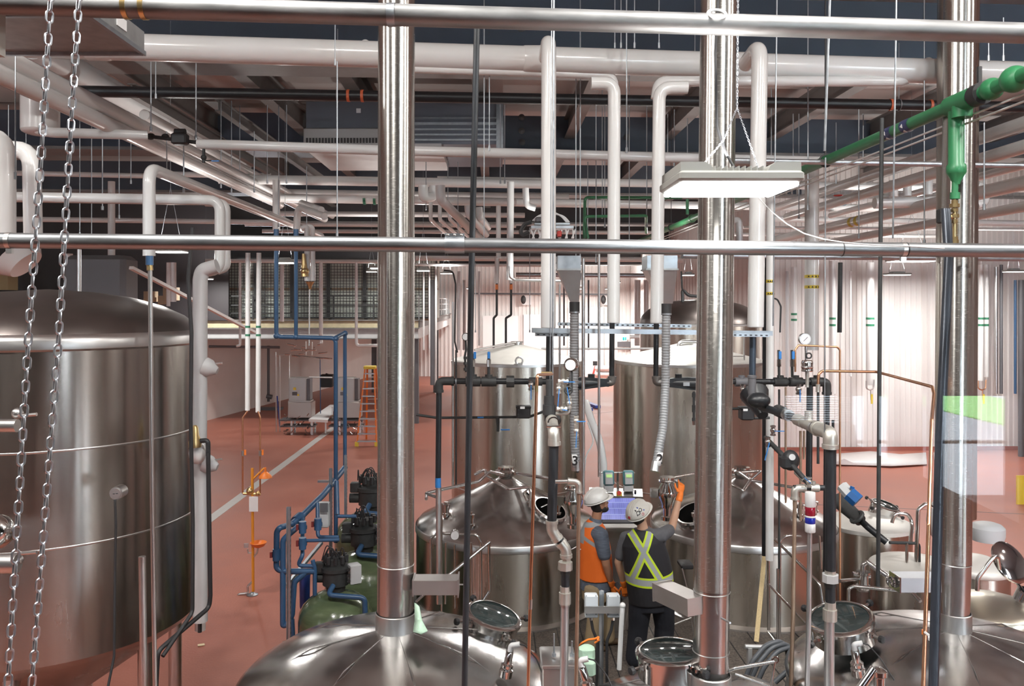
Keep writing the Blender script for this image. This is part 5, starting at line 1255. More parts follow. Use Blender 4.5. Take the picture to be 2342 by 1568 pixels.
# black castings
for i, (xa, xb, xe, lab) in enumerate(((1392, 1305, 1400, 'long tapering black casting left of the open gap between the tall tanks'), (1512, 1600, 1501, 'long tapering black casting across the laddered tank'))):
    t = thing('steam_trap', lab, 'steam trap', P(xe, 890, 8.6)); s = 1 if xb > xa else -1; Y = 8.6
    poly = [P(xa, 866, Y), P(xb - s * 30, 862, Y), P(xb + s * 8, 864, Y), P(xb + s * 8, 893, Y), P(xb - s * 22, 890, Y), P(xa, 882, Y)]
    dz = W(11, Y)
    mb = MB(); pr = [(-.6, .78), (0, 1), (.6, .78)]
    mb.prism([p + Vector((0, -dz * .9, 0)) for p in poly], (0, dz * 1.8, 0)); mb.tube([P(xa, 873.5, Y), P(xb, 878, Y)], [W(16, Y) / 2, W(32, Y) / 2], 16)
    emit('casting', mb, BLACK, t)
    emit('top_plug', MB().tube([P((xa + xb) / 2 - s * 4, 868, Y), P((xa + xb) / 2 - s * 4, 855, Y)], W(16, Y) / 2, 8), BLACK, t)
    elbow(t, [(xe, 862, Y), (xe, 874, Y), (xa - s * -3 , 874, Y)], 15, pmat('dark_malleable', (.20, .19, .18), .45, .7))
    if i: emit('plate', MB().box(P(1570, 878, 8.42), (W(14, Y), .004, W(8, Y))), SATIN, t, 'small bright name plate')
t = thing('drain_line', 'thin black drain with small valve hanging from the casting across the laddered tank', 'pipe', P(1587, 970, 8.5))
ptube(t, 'pipe', [(1587, 895, 8.5), (1587, 955, 8.5)], 6, BLACKM)
for y0, y1, w in ((898, 908, 9), (926, 942, 9), (955, 962, 9)): ring(t, 'nut', P(1587, y0, 8.5), P(1587, y1, 8.5), W(w, 8.5) / 2, BLACKM, 8)
ring(t, 'tip', P(1587, 962, 8.5), P(1588, 971, 8.5), W(4, 8.5), CHROME, 8)
# lower black condensate line with trap box
t = thing('condensate_line', 'thin black line with trap box passing behind the slanted pole at mid left', 'pipework', P(1150, 990, 9))
ptube(t, 'pipe', [(952, 948, 9), (1000, 955, 9), (1210, 953, 9), (1245, 940, 9)], 6, BLACKM, fil=2)
emit('trap_body', MB().bbox(P(1197, 942, 8.9), (W(32, 9), .13, W(26, 9)), .012).bbox(P(1197, 930, 8.9), (W(34, 9), .14, W(6, 9)), .006), RUBBER, t)
emit('name_plate', MB().box(P(1195, 932, 8.66), (W(10, 9), .004, W(5, 9))), WHITEP, t, 'white name plate')
emit('branch', MB().tube([P(1138, 953, 9), P(1139, 968, 9)], W(9, 9) / 2, 10).tube([P(1139, 968, 9), P(1139, 986, 9)], W(7, 9) / 2, 10), BLACKM, t)
emit('lever', MB().bar(P(1145, 982, 8.95), P(1166, 982, 8.95), .02, .012), BLUEL, t, 'blue lever')
emit('lever', MB().bar(P(1092, 954, 8.93), P(1106, 954, 8.93), .02, .014), BLUEL, t, 'blue lever')
# ---- valve stack of the first foreground riser
FR = thing('process_riser', 'foreground riser with grey elbow and jogged union left of the two people', 'pipework', P(1290, 1568, 5.4)); Y = 5.6
for y0, y1, w in ((868, 905, 15), (905, 925, 24), (925, 948, 30), (948, 962, 22)): emit('valve_stack', MB().tube([P(1256, y0, 5.9), P(1256, y1, 5.9)], W(w, 5.9) / 2, 14), BLACKM, FR)
emit('clevis', MB().torus(P(1266, 966, Y), W(12, Y), W(2, Y), (0, 1, 0), 18, 6, 1.0, 0, PI).tube([P(1250, 975, Y), P(1282, 975, Y)], W(2.4, Y), 8), CHROME, FR)
elbow(FR, [(1268, 1015, Y), (1266, 984, Y), (1262, 962, Y + .25)], 22)
emit('collar', MB().tube([P(1267, 1003, Y), P(1267, 1018, Y)], W(28, Y) / 2, 20), MALL, FR)
ptube(FR, 'black_pipe', [(1267, 1018, Y), (1262, 1200, Y)], 22, SCUFF)
elbow(FR, [(1262, 1192, Y), (1262, 1212, Y), (1275, 1232, Y)], 21)
ptube(FR, 'black_nipple', [(1272, 1225, Y), (1292, 1250, Y)], 19, SCUFF)
elbow(FR, [(1282, 1240, Y), (1294, 1254, Y), (1295, 1272, Y)], 21)
hexn(FR, 'nut', 1295, 1268, 1284, 20, Y, MALL); hexn(FR, 'union', 1293, 1284, 1302, 33, Y, MALL, 8); hexn(FR, 'union_tail', 1293, 1302, 1312, 22, Y, BLACKM, 12)
ptube(FR, 'black_nipple', [(1293, 1312, Y), (1293, 1345, Y)], 19, SCUFF)
hexn(FR, 'nut', 1292, 1340, 1354, 22, Y, MALL, 8); hexn(FR, 'coupling', 1292, 1354, 1380, 27, Y, MALL, 16); hexn(FR, 'coupling_tail', 1292, 1380, 1386, 22, Y, SATIN, 12)
ptube(FR, 'steel_pipe', [(1292, 1384, Y), (1289, 1600, Y)], 19, pmat('bright_galvanised_pipe', (.66, .67, .68), .33, .9, noise=.08, nscale=10))
emit('tie_wire', MB().tube([P(1307, 1256, Y), P(1318, 1250, Y - .02), P(1328, 1256, Y)], .004, 6), WHITEP, FR, 'white plastic tie')
# gauge and steel manifold right of it
t = thing('differential_gauge', 'polished pressure gauge on a black siphon in front of hose number 3', 'gauge', P(1308, 900, 6)); c = P(1310, 834, 6)
emit('case', MB().lathe(c + Vector((0, .05, 0)), [(W(16, 6), 0), (W(16.5, 6), .02), (W(16, 6), .055), (W(13, 6), .07)], 28, axis=(-.3, -1, 0)), CHROME, t); emit('dial', MB().tube([c + Vector((-.018, -.02, 0)), c + Vector((-.02, -.026, 0))], W(12, 6), 24), WHITEP, t)
ptube(t, 'siphon', [(1308, 850, 6), (1308, 890, 6), (1298, 893, 6), (1299, 905, 6)], 5, BLACKM)
emit('siphon_loop', MB().torus(P(1300, 892, 6), W(8, 6), W(2.5, 6), (0, 1, 0), 20, 8), BLACKM, t)
t = thing('valve_manifold', 'stainless valve manifold with blue levers under the polished gauge', 'pipework', P(1300, 960, 5.9)); Y = 5.9
ptube(t, 'pipe', [(1302, 905, Y), (1302, 945, Y), (1265, 945, Y)], 9, MALL)
for px, py, vert, lv in ((1302, 922, True, (-6, -38)), (1278, 888, True, (-3, 40)), (1288, 872, False, (26, 0)), (1318, 962, True, (20, 0)), (1318, 985, True, (-2, 36)), (1285, 935, False, (12, 2))): ball_valve(None, px, py, Y - .02, 1, lv, MALL, vert, parent=t)
t = thing('ball_valve', 'valve with long blue lever on the header above the small copper tube', 'valve', P(1214, 900, 8.2)); ball_valve(None, 1214, 880, 8.2, 1, (0, 32), None, True, parent=t)
emit('wheel_valve', MB().tube([P(1283, 938, 6.1), P(1305, 938, 6.1)], W(16, 6.1) / 2, 14).ball(P(1270, 960, 6.2), W(14, 6.2), 12), BLACKM, None, 'black cast valve beside the clevis of the foreground riser', 'valve')
# copper tubes
t = thing('copper_tube', 'long copper tube in front, between the slanted pole and the grey elbow riser', 'pipe', P(1212, 1568, 5.0)); Y = 5.0
ptube(t, 'tube', [(1262, 855, 5.3), (1229, 857, Y), (1227, 900, Y), (1213, 1370, Y), (1207, 1600, Y)], 7, COPPER)
emit('brass_fitting', MB().tube([P(1238, 853, 5.3), P(1262, 853, 5.3)], W(8, Y) / 2, 10), BRASS, t); emit('solder_joint', MB().tube([P(1214, 1370, Y), P(1213, 1392, Y)], W(8.5, Y) / 2, 12), SATIN, t); emit('solder_joint', MB().tube([P(1227, 880, Y), P(1227, 895, Y)], W(8.5, Y) / 2, 12), BRASS, t)
t = thing('rusty_pipe', 'brown oxidised pipe with grey tee top, left of the orange vest', 'pipe', P(1320, 1568, 5.3)); Y = 5.3
ptube(t, 'pipe', [(1324, 1110, Y), (1322, 1300, Y), (1317, 1600, Y)], 9, RUST)
elbow(t, [(1324, 1125, Y), (1324, 1102, Y), (1300, 1100, Y)], 12); ptube(t, 'branch', [(1316, 1100, Y), (1270, 1101, Y)], 9, SATIN)
# ---- right foreground: diagonal run, elbow, tall riser
FR2 = thing('process_riser', 'foreground riser fed by the diagonal black and grey run at right', 'pipework', P(1896, 1568, 5.4)); Y = 5.6
emit('black_cone_body', MB().tube([P(1725, 900, 7.2), P(1745, 950, 7.0)], [W(34, 7), W(12, 7)], 16).ball(P(1735, 915, 6.8), W(22, 7), 14, (1.2, 1, .8)), BLACK, FR2)
run = [P(1740, 930, 6.9), P(1800, 948, 6.5), P(1880, 985, 5.75)]
emit('diagonal_pipe', MB().tube(run, W(18, 6.5) / 2, 16), SCUFF, FR2)
def drun(a, b, s, m, nm='fitting', seg=14):
    p, q = lerp(run[1], run[2], a), lerp(run[1], run[2], b); emit(nm, MB().tube([p, q], W(s, 6.3) / 2, seg), m, FR2)
drun(-.3, -.12, 30, BLACKM, 'flange'); drun(-.02, .06, 28, SATIN, 'union'); drun(.32, .52, 27, MALL, 'coupling'); drun(.55, .78, 26, MALL, 'strainer'); drun(.8, .84, 30, SATIN, 'ring')
emit('strainer_boss', MB().tube([lerp(run[1], run[2], .65), lerp(run[1], run[2], .65) + Vector((0, 0, .10))], .03, 12), MALL, FR2)
elbow(FR2, [(1870, 980, 5.85), (1899, 990, Y), (1899, 1022, Y)], 26)
emit('collar', MB().tube([P(1899, 1010, Y), P(1899, 1026, Y)], W(32, Y) / 2, 20), MALL, FR2)
ptube(FR2, 'black_pipe', [(1900, 1026, Y), (1899, 1315, Y)], 24, SCUFF)
hexn(FR2, 'nut', 1899, 1304, 1318, 26, Y, MALL, 8); hexn(FR2, 'union', 1899, 1312, 1330, 37, Y, GREYP, 8); hexn(FR2, 'union_tail', 1899, 1330, 1340, 26, Y, BLACKM, 14)
ptube(FR2, 'black_nipple', [(1899, 1340, Y), (1899, 1380, Y)], 22, SCUFF); hexn(FR2, 'nut', 1899, 1376, 1392, 26, Y, MALL, 8); hexn(FR2, 'coupling', 1898, 1392, 1418, 31, Y, MALL, 16)
ptube(FR2, 'steel_pipe', [(1897, 1416, Y), (1896, 1610, Y)], 22, MATS['bright_galvanised_pipe'])
elbow(FR2, [(1720, 860, 6.9), (1720, 905, 6.9), (1748, 925, 6.9)], 15, GREYD)
t = thing('pump_valve', 'black valve with brass stub on a diagonal pipe right of the lamp stack', 'valve', P(1810, 1060, 7.2)); Y = 7.0
ptube(t, 'pipe', [(1750, 1000, 7.3), (1800, 1050, Y), (1855, 1112, 6.8)], 11, BLACKM, fil=0)
emit('body', MB().ball(P(1808, 1052, Y), W(20, Y), 16, (1, .9, 1.2)).bbox(P(1800, 1056, Y), (W(30, Y), .12, W(30, Y)), .02), RUBBER, t)
emit('stub', MB().tube([P(1822, 1078, 6.95), P(1842, 1098, 6.85)], W(15, Y) / 2, 14), MALL, t); emit('boss', MB().tube([P(1812, 1045, 6.9), P(1812, 1045, 6.78)], W(7, Y), 12), GREYP, t)
t = thing('pipework_cross', 'grey malleable cross with horizontal black pipe over the signal tower', 'pipework', P(1850, 1150, 6.7)); Y = 6.7
ptube(t, 'pipe', [(1815, 1115, Y), (1900, 1115, Y)], 13, SCUFF); elbow(t, [(1818, 1140, Y), (1818, 1116, Y), (1840, 1116, Y)], 15); emit('tee', MB().tube([P(1852, 1115, Y), P(1872, 1115, Y)], W(19, Y) / 2, 16).tube([P(1858, 1115, Y), P(1858, 1100, Y)], W(15, Y) / 2, 14), MALL, t)
ptube(t, 'long_drop', [(1818, 1135, Y), (1814, 1400, 6.6), (1808, 1610, 6.5)], 9, RUST)
ball_valve(None, 1850, 1102, Y - .05, 1, (-14, -12), MALL, True, parent=t)
# header on the right
HR = thing('steam_header', 'black steam header with tees and gauge riser right of the lamp stack', 'pipework', P(1890, 1300, 8.2)); Y = 8.4
ptube(HR, 'header_pipe', [(1676, 872, Y), (1880, 873, Y)], 13, BLACK)
for px in (1696, 1785, 1820, 1868): emit('tee', MB().tube([P(px - 15, 873, Y), P(px + 15, 873, Y)], W(21, Y) / 2, 16).tube([P(px, 870, Y), P(px, 858, Y)], W(15, Y) / 2, 12), BLACKM if px != 1696 else GREYD, HR)
elbow(HR, [(1872, 873, Y), (1891, 873, Y), (1891, 900, Y)], 16, BLACKM)
ptube(HR, 'riser', [(1891, 890, Y), (1889, 1330, Y)], 13, BLACK); ptube(HR, 'riser', [(1852, 880, Y), (1850, 1110, Y)], 14, BLACK)
t = thing('pressure_gauge', 'round dial gauge high on the siphon bridge right of the lamp stack', 'gauge', P(1842, 800, 8.2)); c = P(1842, 775, 8.2)
emit('case', MB().tube([c, c + Vector((0, .05, 0))], W(13, 8.2), 26), SATIN, t); emit('dial', MB().tube([c - Vector((0, .004, 0)), c], W(11, 8.2), 24), WHITEP, t, 'white dial'); emit('needle', MB().bar(c + Vector((-.02, -.007, -.02)), c + Vector((.02, -.007, .02)), .004, .003), RUBBER, t)
ptube(t, 'stem', [(1843, 788, 8.22), (1844, 860, 8.22)], 5, CHROME); emit('siphon_loop', MB().torus(P(1850, 813, 8.2), W(6, 8.2), W(1.8, 8.2), (0, 1, 0), 18, 8), RUBBER, t)
t = thing('strainer_pot', 'ribbed steel cylinder below the high dial gauge', 'fitting', P(1845, 865, 8.2)); c = P(1846, 835, 8.15)
emit('pot', MB().lathe(c, [(W(12, 8.2), -W(14, 8.2)), (W(13, 8.2), -W(12, 8.2)), (W(12, 8.2), -W(8, 8.2)), (W(13.5, 8.2), -W(4, 8.2)), (W(12, 8.2), 0), (W(13.5, 8.2), W(5, 8.2)), (W(12, 8.2), W(9, 8.2)), (W(10, 8.2), W(12, 8.2))], 22), CHROME, t); ptube(t, 'outlet', [(1846, 850, 8.2), (1846, 885, 8.2)], 8, MALL)
t = thing('copper_tube', 'copper siphon bridge over the right steam header', 'pipe', P(1870, 790, 8.2)); ptube(t, 'tube', [(1819, 850, 8.2), (1819, 800, 8.2), (1826, 789, 8.2), (1915, 793, 8.2), (1921, 800, 8.2), (1921, 1385, 8.1)], 4.5, COPPER)
t = thing('copper_tube', 'copper line bending down to the right toward the dark riser', 'pipe', P(1990, 860, 7)); Y = 7.6
ptube(t, 'tube', [(1871, 880, Y), (1872, 856, Y), (1880, 848, Y), (2005, 850, 7.4), (2132, 884, 6.3), (2136, 900, 6.2)], 6, COPPER); emit('valve', MB().tube([P(1871, 878, Y), P(1871, 896, Y)], W(10, Y) / 2, 10), MALL, t); ptube(t, 'tail', [(1871, 896, Y), (1871, 1060, Y)], 6, BLACKM)
for i, (px, py) in enumerate(((1782, 832), (1812, 822))):
    t = thing('ball_valve', ('vertical valve with blue handle on the right steam header, nearer the lamp stack', 'vertical valve with blue handle and brass bleed on the right steam header')[i], 'valve', P(px, 862, 8.3))
    ptube(t, 'stem', [(px, 862, 8.3), (px - 1, 800, 8.3)], 6, BLACKM); emit('valve_body', MB().tube([P(px, 838, 8.3), P(px, 822, 8.3)], W(10, 8.3) / 2, 8), CHROME, t); emit('handle', MB().bbox(P(px + 2, 812, 8.2), (W(6, 8.3), .02, W(18, 8.3)), .004), BLUEL, t, 'blue handle')
for i, (px, py, lv, lab) in enumerate(((1826, 890, (0, 28), 'valve under the right header with blue lever hanging down'), (1699, 890, (0, 22), 'valve with blue lever under the header just right of the lamp stack'), (1768, 984, (22, 0), 'small valve with level blue lever below the black cone body'), (1756, 1010, (-10, 40), 'valve with tilted blue lever on the tall black pipe'))):
    ball_valve(lab, px, py, 8.1 if i < 2 else 7.2, 1, lv)
for i, (px, py, lab) in enumerate(((1707, 945, 'black trap box just right of the lamp stack'),)):
    t = thing('condensate_trap', lab, 'steam trap', P(px, py + 14, 8.3)); emit('box', MB().bbox(P(px, py, 8.3), (W(30, 8.3), .13, W(28, 8.3)), .012).bbox(P(px, py - 13, 8.3), (W(32, 8.3), .14, W(5, 8.3)), .005), RUBBER, t); ptube(t, 'pipe', [(1672, 934, 8.3), (1690, 934, 8.3)], 6, BLACKM); ptube(t, 'pipe', [(1722, 956, 8.3), (1760, 955, 8.3)], 6, BLACKM); emit('name_plate', MB().box(P(px - 2, py - 8, 8.1), (W(10, 8.3), .004, W(5, 8.3))), WHITEP, t)
for i, (px, y0, y1, w, Y, mat, lab) in enumerate(((1782, 890, 1300, 5, 9, BLACKM, 'thin dark pipe beyond the right header, left of a brown one'), (1797, 885, 1150, 5, 9.5, RUST, 'thin brown pipe dropping beyond the right header'), (1831, 985, 1190, 6, 9, RUST, 'thin brown pipe with end plug beyond the grey elbow riser'),
        (1839, 985, 1050, 5, 9.2, RUST, 'short brown pipe stub beyond the grey elbow riser'), (1905, 960, 1010, 6, 7, SCUFF, 'short dark pipe at the grey elbow'), (1370, 560, 1090, 6, 8.2, SATIN, 'slim steel tube dropping through the gap to the control desk'), (1334, 590, 1130, 8, 8.0, SATIN, 'steel tube dropping right beside the hose numbered 3'), (1321, 690, 1080, 6, 8.6, RUBBER, 'black drop line right behind the hose numbered 3'),
        (1280, 650, 880, 5, 9, SATIN, 'thin steel tube between the first riser and the hose numbered 3'), (1036, 690, 1110, 5, 12, SATIN, 'thin steel tube along the flank of the cone-lidded tall tank'), (1043, 800, 1110, 4, 12, BLACKM, 'thin dark tube along the flank of the cone-lidded tall tank'))):
    pipe('drop_line', lab, [(px, y0, Y), (px, y1, Y)], w, mat, seg=10)
pipe('dark_riser', 'tall blue-black pipe passing in front of the last stack from the green drop down', [(2163, 480, 5.15), (2170, 590, 5.05), (2150, 1000, 4.9), (2134, 1610, 4.7)], 20, pmat('blue_black_riser', (.035, .042, .055), .30, .4), fil=0, seg=20)
t = thing('copper_tube', 'copper tube running down alongside the tall blue-black pipe', 'pipe', P(2110, 1568, 4.9)); ptube(t, 'tube', [(2136, 900, 6.0), (2131, 960, 5.6), (2124, 1200, 5.1), (2110, 1610, 4.9)], 7.5, COPPER, fil=.5)
emit('pipe_clip', MB().tube([P(2114, 1440, 5.0), P(2114, 1450, 5.0)], W(11, 5) / 2, 10), ORANGE, t, 'orange clip'); emit('clamp', MB().tube([P(2136, 1458, 4.78), P(2136, 1464, 4.78)], W(24, 4.8) / 2, 16).tube([P(2136, 1461, 4.75), P(2116, 1446, 4.95)], .008, 6), WHITEP, t, 'white tie')
# diagonal hose valve with blue actuator
t = thing('actuated_valve', 'black diagonal valve with blue and steel actuator at lower right', 'valve', P(1950, 1180, 8)); Y = 8.0
ptube(t, 'pipe', [(1905, 1130, 8.6), (1985, 1205, 8.0), (2028, 1240, 7.9)], 14, BLACK, fil=0)
emit('body', MB().tube([P(1915, 1142, 8.4), P(1968, 1190, 8.1)], [W(19, Y), W(14, Y)], 16).torus(P(1960, 1182, 8.1), W(15, Y), .02, (.7, 0, -.7), 20, 8), BLACKM, t)
emit('actuator', MB().tube([P(1925, 1110, 7.9), P(1952, 1140, 7.8)], W(26, Y) / 2, 6), GREYP, t, 'grey actuator end'); emit('actuator_body', MB().tube([P(1942, 1128, 7.8), P(1962, 1146, 7.75)], W(34, Y) / 2, 8).tube([P(1948, 1118, 7.8), P(1950, 1112, 7.8)], W(10, Y) / 2, 8), pmat('actuator_blue', (.01, .10, .32), .35), t, 'blue actuator body')
t = thing('steel_valve_cluster', 'stainless clamp valve with bent tube in front of the kettle side railing', 'fitting', P(1975, 1400, 7.4)); Y = 7.4
ptube(t, 'tube', [(1973, 1330, Y), (1974, 1290, Y), (1985, 1285, Y), (2032, 1318, 7.0)], 11, CHROME); ptube(t, 'tube', [(1920, 1328, 7.0), (1962, 1324, Y)], 8, CHROME); emit('clamp', MB().lathe(P(1974, 1345, Y), [(.05, -.02), (.06, 0), (.06, .03), (.045, .04), (.045, .12), (.06, .13), (.06, .15)], 18).tube([P(1950, 1312, Y), P(1990, 1318, Y)], .02, 10), CHROME, t); ptube(t, 'tube', [(1940, 1395, 7.2), (1941, 1345, 7.2), (1952, 1340, 7.2), (2085, 1353, 7.0), (2105, 1375, 6.9)], 8, CHROME)
emit('disc', MB().lathe(P(2034, 1326, 6.9), [(.05, 0), (.055, .015), (.03, .03)], 20, axis=(.5, -.8, .2)), CHROME, t)
t = thing('sanitary_valve', 'stainless valve with stout tube at the bottom edge, right of the grey riser', 'fitting', P(1985, 1560, 5.2)); Y = 5.2
ptube(t, 'tube', [(1950, 1600, Y), (2000, 1528, Y)], 20, CHROME); emit('body', MB().lathe(P(2010, 1580, Y), [(.05, 0), (.05, .03), (.035, .04), (.035, .09), (.048, .10), (.048, .13), (.02, .15)], 18), CHROME, t)
# spiral hoses with number labels
def spiral_hose(label, pts, w, num, lab_at, collar_y):
    pp = fillet(wpts(pts), .5, 8); Y = pts[0][2]; r = W(w, Y) / 2
    t = thing('spiral_hose', label, 'hose', pp[-1])
    # resample and corrugate
    L = [0]
    for i in range(len(pp) - 1): L.append(L[-1] + (pp[i + 1] - pp[i]).length)
    pitch = W(6.2, Y); n = int(L[-1] / pitch * 4); q = []; rs = []
    for k in range(n + 1):
        s = L[-1] * k / n; i = 0
        while i < len(L) - 2 and s > L[i + 1]: i += 1
        q.append(lerp(pp[i], pp[i + 1], (s - L[i]) / max(1e-6, L[i + 1] - L[i]))); rs.append(r * (1.0, .965, .90, .965)[k % 4])
    emit('corrugated_tube', MB().tube(q, rs, 20), pmat('grey_spiral_hose', (.27, .28, .29), .42, .15), t, sharp=80)
    A, B = pp[0], pp[-1]
    emit('top_cuff', MB().tube([A, A - Vector((0, 0, W(24, Y)))], r * 1.12, 20), RUBBER, t); emit('hose_clamp', MB().tube([A - Vector((0, 0, W(22, Y))), A - Vector((0, 0, W(26, Y)))], r * 1.17, 20), GALV, t)
    d = (B - pp[-2]).normalized(); emit('end_cuff', MB().tube([B - d * W(12, Y), B + d * W(10, Y)], r * 1.08, 16), SATIN, t)
    c = P(*lab_at); emit_l = MB(); h = W(30, Y); wl = W(16, Y)
    # curved white sticker
    vs = []; fs = []
    dl = d
    for k in range(7):
        an = -PI / 2 + (k - 3) / 3 * .62
        for s in (-.5, .5): vs.append(c + Vector((math.cos(an) * r * 1.02, math.sin(an) * r * 1.02, 0)) + dl * s * h)
    fs = [(2 * k, 2 * k + 2, 2 * k + 3, 2 * k + 1) for k in range(6)]
    so = emit('number_sticker', MB().add(vs, fs), WHITEP, t, 'white sticker with the number ' + num); so.modifiers.new('t', 'SOLIDIFY').thickness = .002
    nb = MB().text(num, W(30, Y), c + Vector((0, -r * 1.10, 0)), (1, 0, -.12 if num == '2' else -.05), (-.05 * 0 + (.12 if num == '2' else .05), 0, 1)); emit('number', nb, RUBBER, so, flat=True)
    return t
spiral_hose('corrugated grey hose numbered 3, hanging straight', [(1314, 690, 7.6), (1312, 900, 7.6), (1314, 1000, 7.6), (1318, 1065, 7.6)], 21, '3', (1314, 1052, 7.6), 1065)
spiral_hose('corrugated grey hose numbered 2, curving to the left', [(1524, 694, 7.6), (1522, 880, 7.6), (1516, 980, 7.5), (1500, 1068, 7.4)], 20, '2', (1506, 1048, 7.42), 1068)
pipe('cable', 'black cable looping over the rear vessel beside the lamp stack', [(1558, 620, 14), (1560, 660, 14), (1572, 677, 14), (1620, 680, 14)], 4, RUBBER, cat='cable', fil=4)
pipe('cable', 'bent black conduit at the mezzanine corner', [(1015, 618, 26), (1036, 620, 26), (1042, 650, 26), (1040, 780, 26), (1046, 806, 26)], 4, RUBBER, cat='cable', fil=3)
pipe('cable', 'black cable curling on the ribbed wall beside the trapeze end', [(1762, 680, 16), (1778, 684, 16), (1786, 700, 16), (1784, 760, 16)], 4, RUBBER, cat='cable', fil=3)
# signal tower
t = thing('signal_tower', 'white signal light with red and blue rings on a steel post', 'signal light', P(1850, 1568, 6.0)); Y = 6.0
ptube(t, 'post', [(1852, 1215, Y), (1850, 1400, Y), (1845, 1610, Y)], 11, MATS['bright_galvanised_pipe'], fil=0)
for y0, y1, w, m, l in ((1125, 1158, 23, WHITEP, 'white section'), (1158, 1178, 23, pmat('signal_red', (.30, .01, .03), .15, coat=.5), 'red section'), (1178, 1182, 24, WHITEP, None), (1182, 1196, 23, pmat('signal_blue', (.01, .03, .40), .15, coat=.5), 'blue section'), (1196, 1216, 23, WHITEP, 'white section')):
    emit('light_section', MB().lathe(P(1853, y1, Y), [(W(w, Y) / 2 * .94, 0), (W(w, Y) / 2, .004), (W(w, Y) / 2, W(y1 - y0, Y) - .004), (W(w, Y) / 2 * .94, W(y1 - y0, Y))], 22), m, t, l)
# ================================================================ mezzanine with caged racks
def emz(name, mb, m, **k): return emit(name, mb, m, kind='structure', flat=True, **k)
emz('floor_mezzanine', MB().box((-13.6, 49, 4.15), (20.6, 25.6, .75)), PVCD)
emz('trim_slab_edge', MB().box((-13.6, 36.16, 4.42), (20.6, .08, .30)), INSUL)
emz('trim_slab_flange', MB().box((-13.6, 36.1, 4.60), (20.7, .2, .05)).box((-13.6, 36.1, 4.24), (20.7, .2, .04)).box((-13.6, 36.1, 3.80), (20.7, .16, .04)), STEELB)
emz('trim_side_edge', MB().box((-3.26, 49, 4.42), (.08, 25.6, .30)).box((-3.22, 49, 4.6), (.16, 25.6, .05)), STEELB)
emz('column_mezzanine', MB().box((-3.5, 37, 2), (.3, .3, 4)), GREYD); emz('column_mezzanine', MB().box((-3.5, 50, 2), (.3, .3, 4)), GREYD); emz('column_mezzanine', MB().box((-7.2, 50, 2), (.3, .3, 4)), GREYD)
# guard rails
t = thing('guard_rail', 'black guard rail along the front of the mezzanine', 'railing', (-13.6, 36.2, 4.6))
mb = MB()
for z in (4.9, 5.25, 5.65): mb.bar((-23.8, 36.2, z), (-3.4, 36.2, z), .05, .05)
emit('rails', mb, BLACKM, t, flat=True)
for x in range(12): emit('post', MB().box((-3.5 - x * 1.75, 36.2, 4.95), (.07, .07, 1.4)), BLACKM, t, flat=True)
t = thing('guard_rail', 'grey guard rail along the far side edge of the mezzanine, by the corner', 'railing', (-3.3, 49, 4.6)); mb = MB()
for z in (4.95, 5.3, 5.65): mb.bar((-3.3, 36.4, z), (-3.3, 60.5, z), .04, .04)
emit('rails', mb, GREYP, t, flat=True)
for k in range(12): emit('post', MB().box((-3.3, 36.5 + k * 2.1, 5.12), (.05, .05, 1.1)), GREYP, t, flat=True)
# wire cage and pallets of pale cans behind
PALE = pmat('pale_can_stack', (.80, .86, .78), .5, 0, noise=.10, nscale=2)
x0, x1 = P(502, 0, 36.8).x, P(1000, 0, 36.8).x
bays = [x0 + (x1 - x0) * k / 6 for k in range(7)]
for k in range(6):
    a, b = bays[k], bays[k + 1]; z0, z1 = 4.66, 7.35
    t = thing('wire_cage_panel', 'black wire cage panel on the mezzanine, ' + ('first beside the white down pipe', 'second from the white down pipe', 'third, behind the blue drops', 'fourth, behind the brass-footed stub', 'fifth, left of the brushed stack', 'last, behind and right of the brushed stack')[k], 'cage panel', ((a + b) / 2, 36.8, z0))
    emit('frame', MB().box((a + .04, 36.8, (z0 + z1) / 2), (.09, .09, z1 - z0)).box((b - .04, 36.8, (z0 + z1) / 2), (.09, .09, z1 - z0)).box(((a + b) / 2, 36.8, z0 + .04), (b - a, .06, .08)).box(((a + b) / 2, 36.8, z1 - .04), (b - a, .06, .08)), BLACKM, t, flat=True)
    mb = MB(); n = int((b - a) / .125)
    for i in range(1, n): mb.box((a + (b - a) * i / n, 36.8, (z0 + z1) / 2), (.022, .022, z1 - z0))
    m = int((z1 - z0) / .125)
    for i in range(1, m): mb.box(((a + b) / 2, 36.82, z0 + (z1 - z0) * i / m), (b - a, .022, .022))
    emit('wire_grid', mb, BLACKM, t, flat=True)
    for lev in range(2):
        zz = 4.56 + lev * 1.35
        t2 = thing('stacked_pallet', ('lower' if lev == 0 else 'upper') + ' pallet of pale cans in the cage ' + ('beside the white down pipe', 'second from the white down pipe', 'behind the blue drops', 'behind the brass-footed stub', 'left of the brushed stack', 'behind and right of the brushed stack')[k], 'pallet', ((a + b) / 2, 37.8, zz))
        emit('pallet_board', MB().box(((a + b) / 2, 37.8, zz + .06), (b - a - .15, 1.2, .12)), CARD, t2, flat=True)
        emit('can_stack', MB().box(((a + b) / 2, 37.8, zz + .745), (b - a - .02, 1.15, 1.25)), PALE, t2, flat=True)
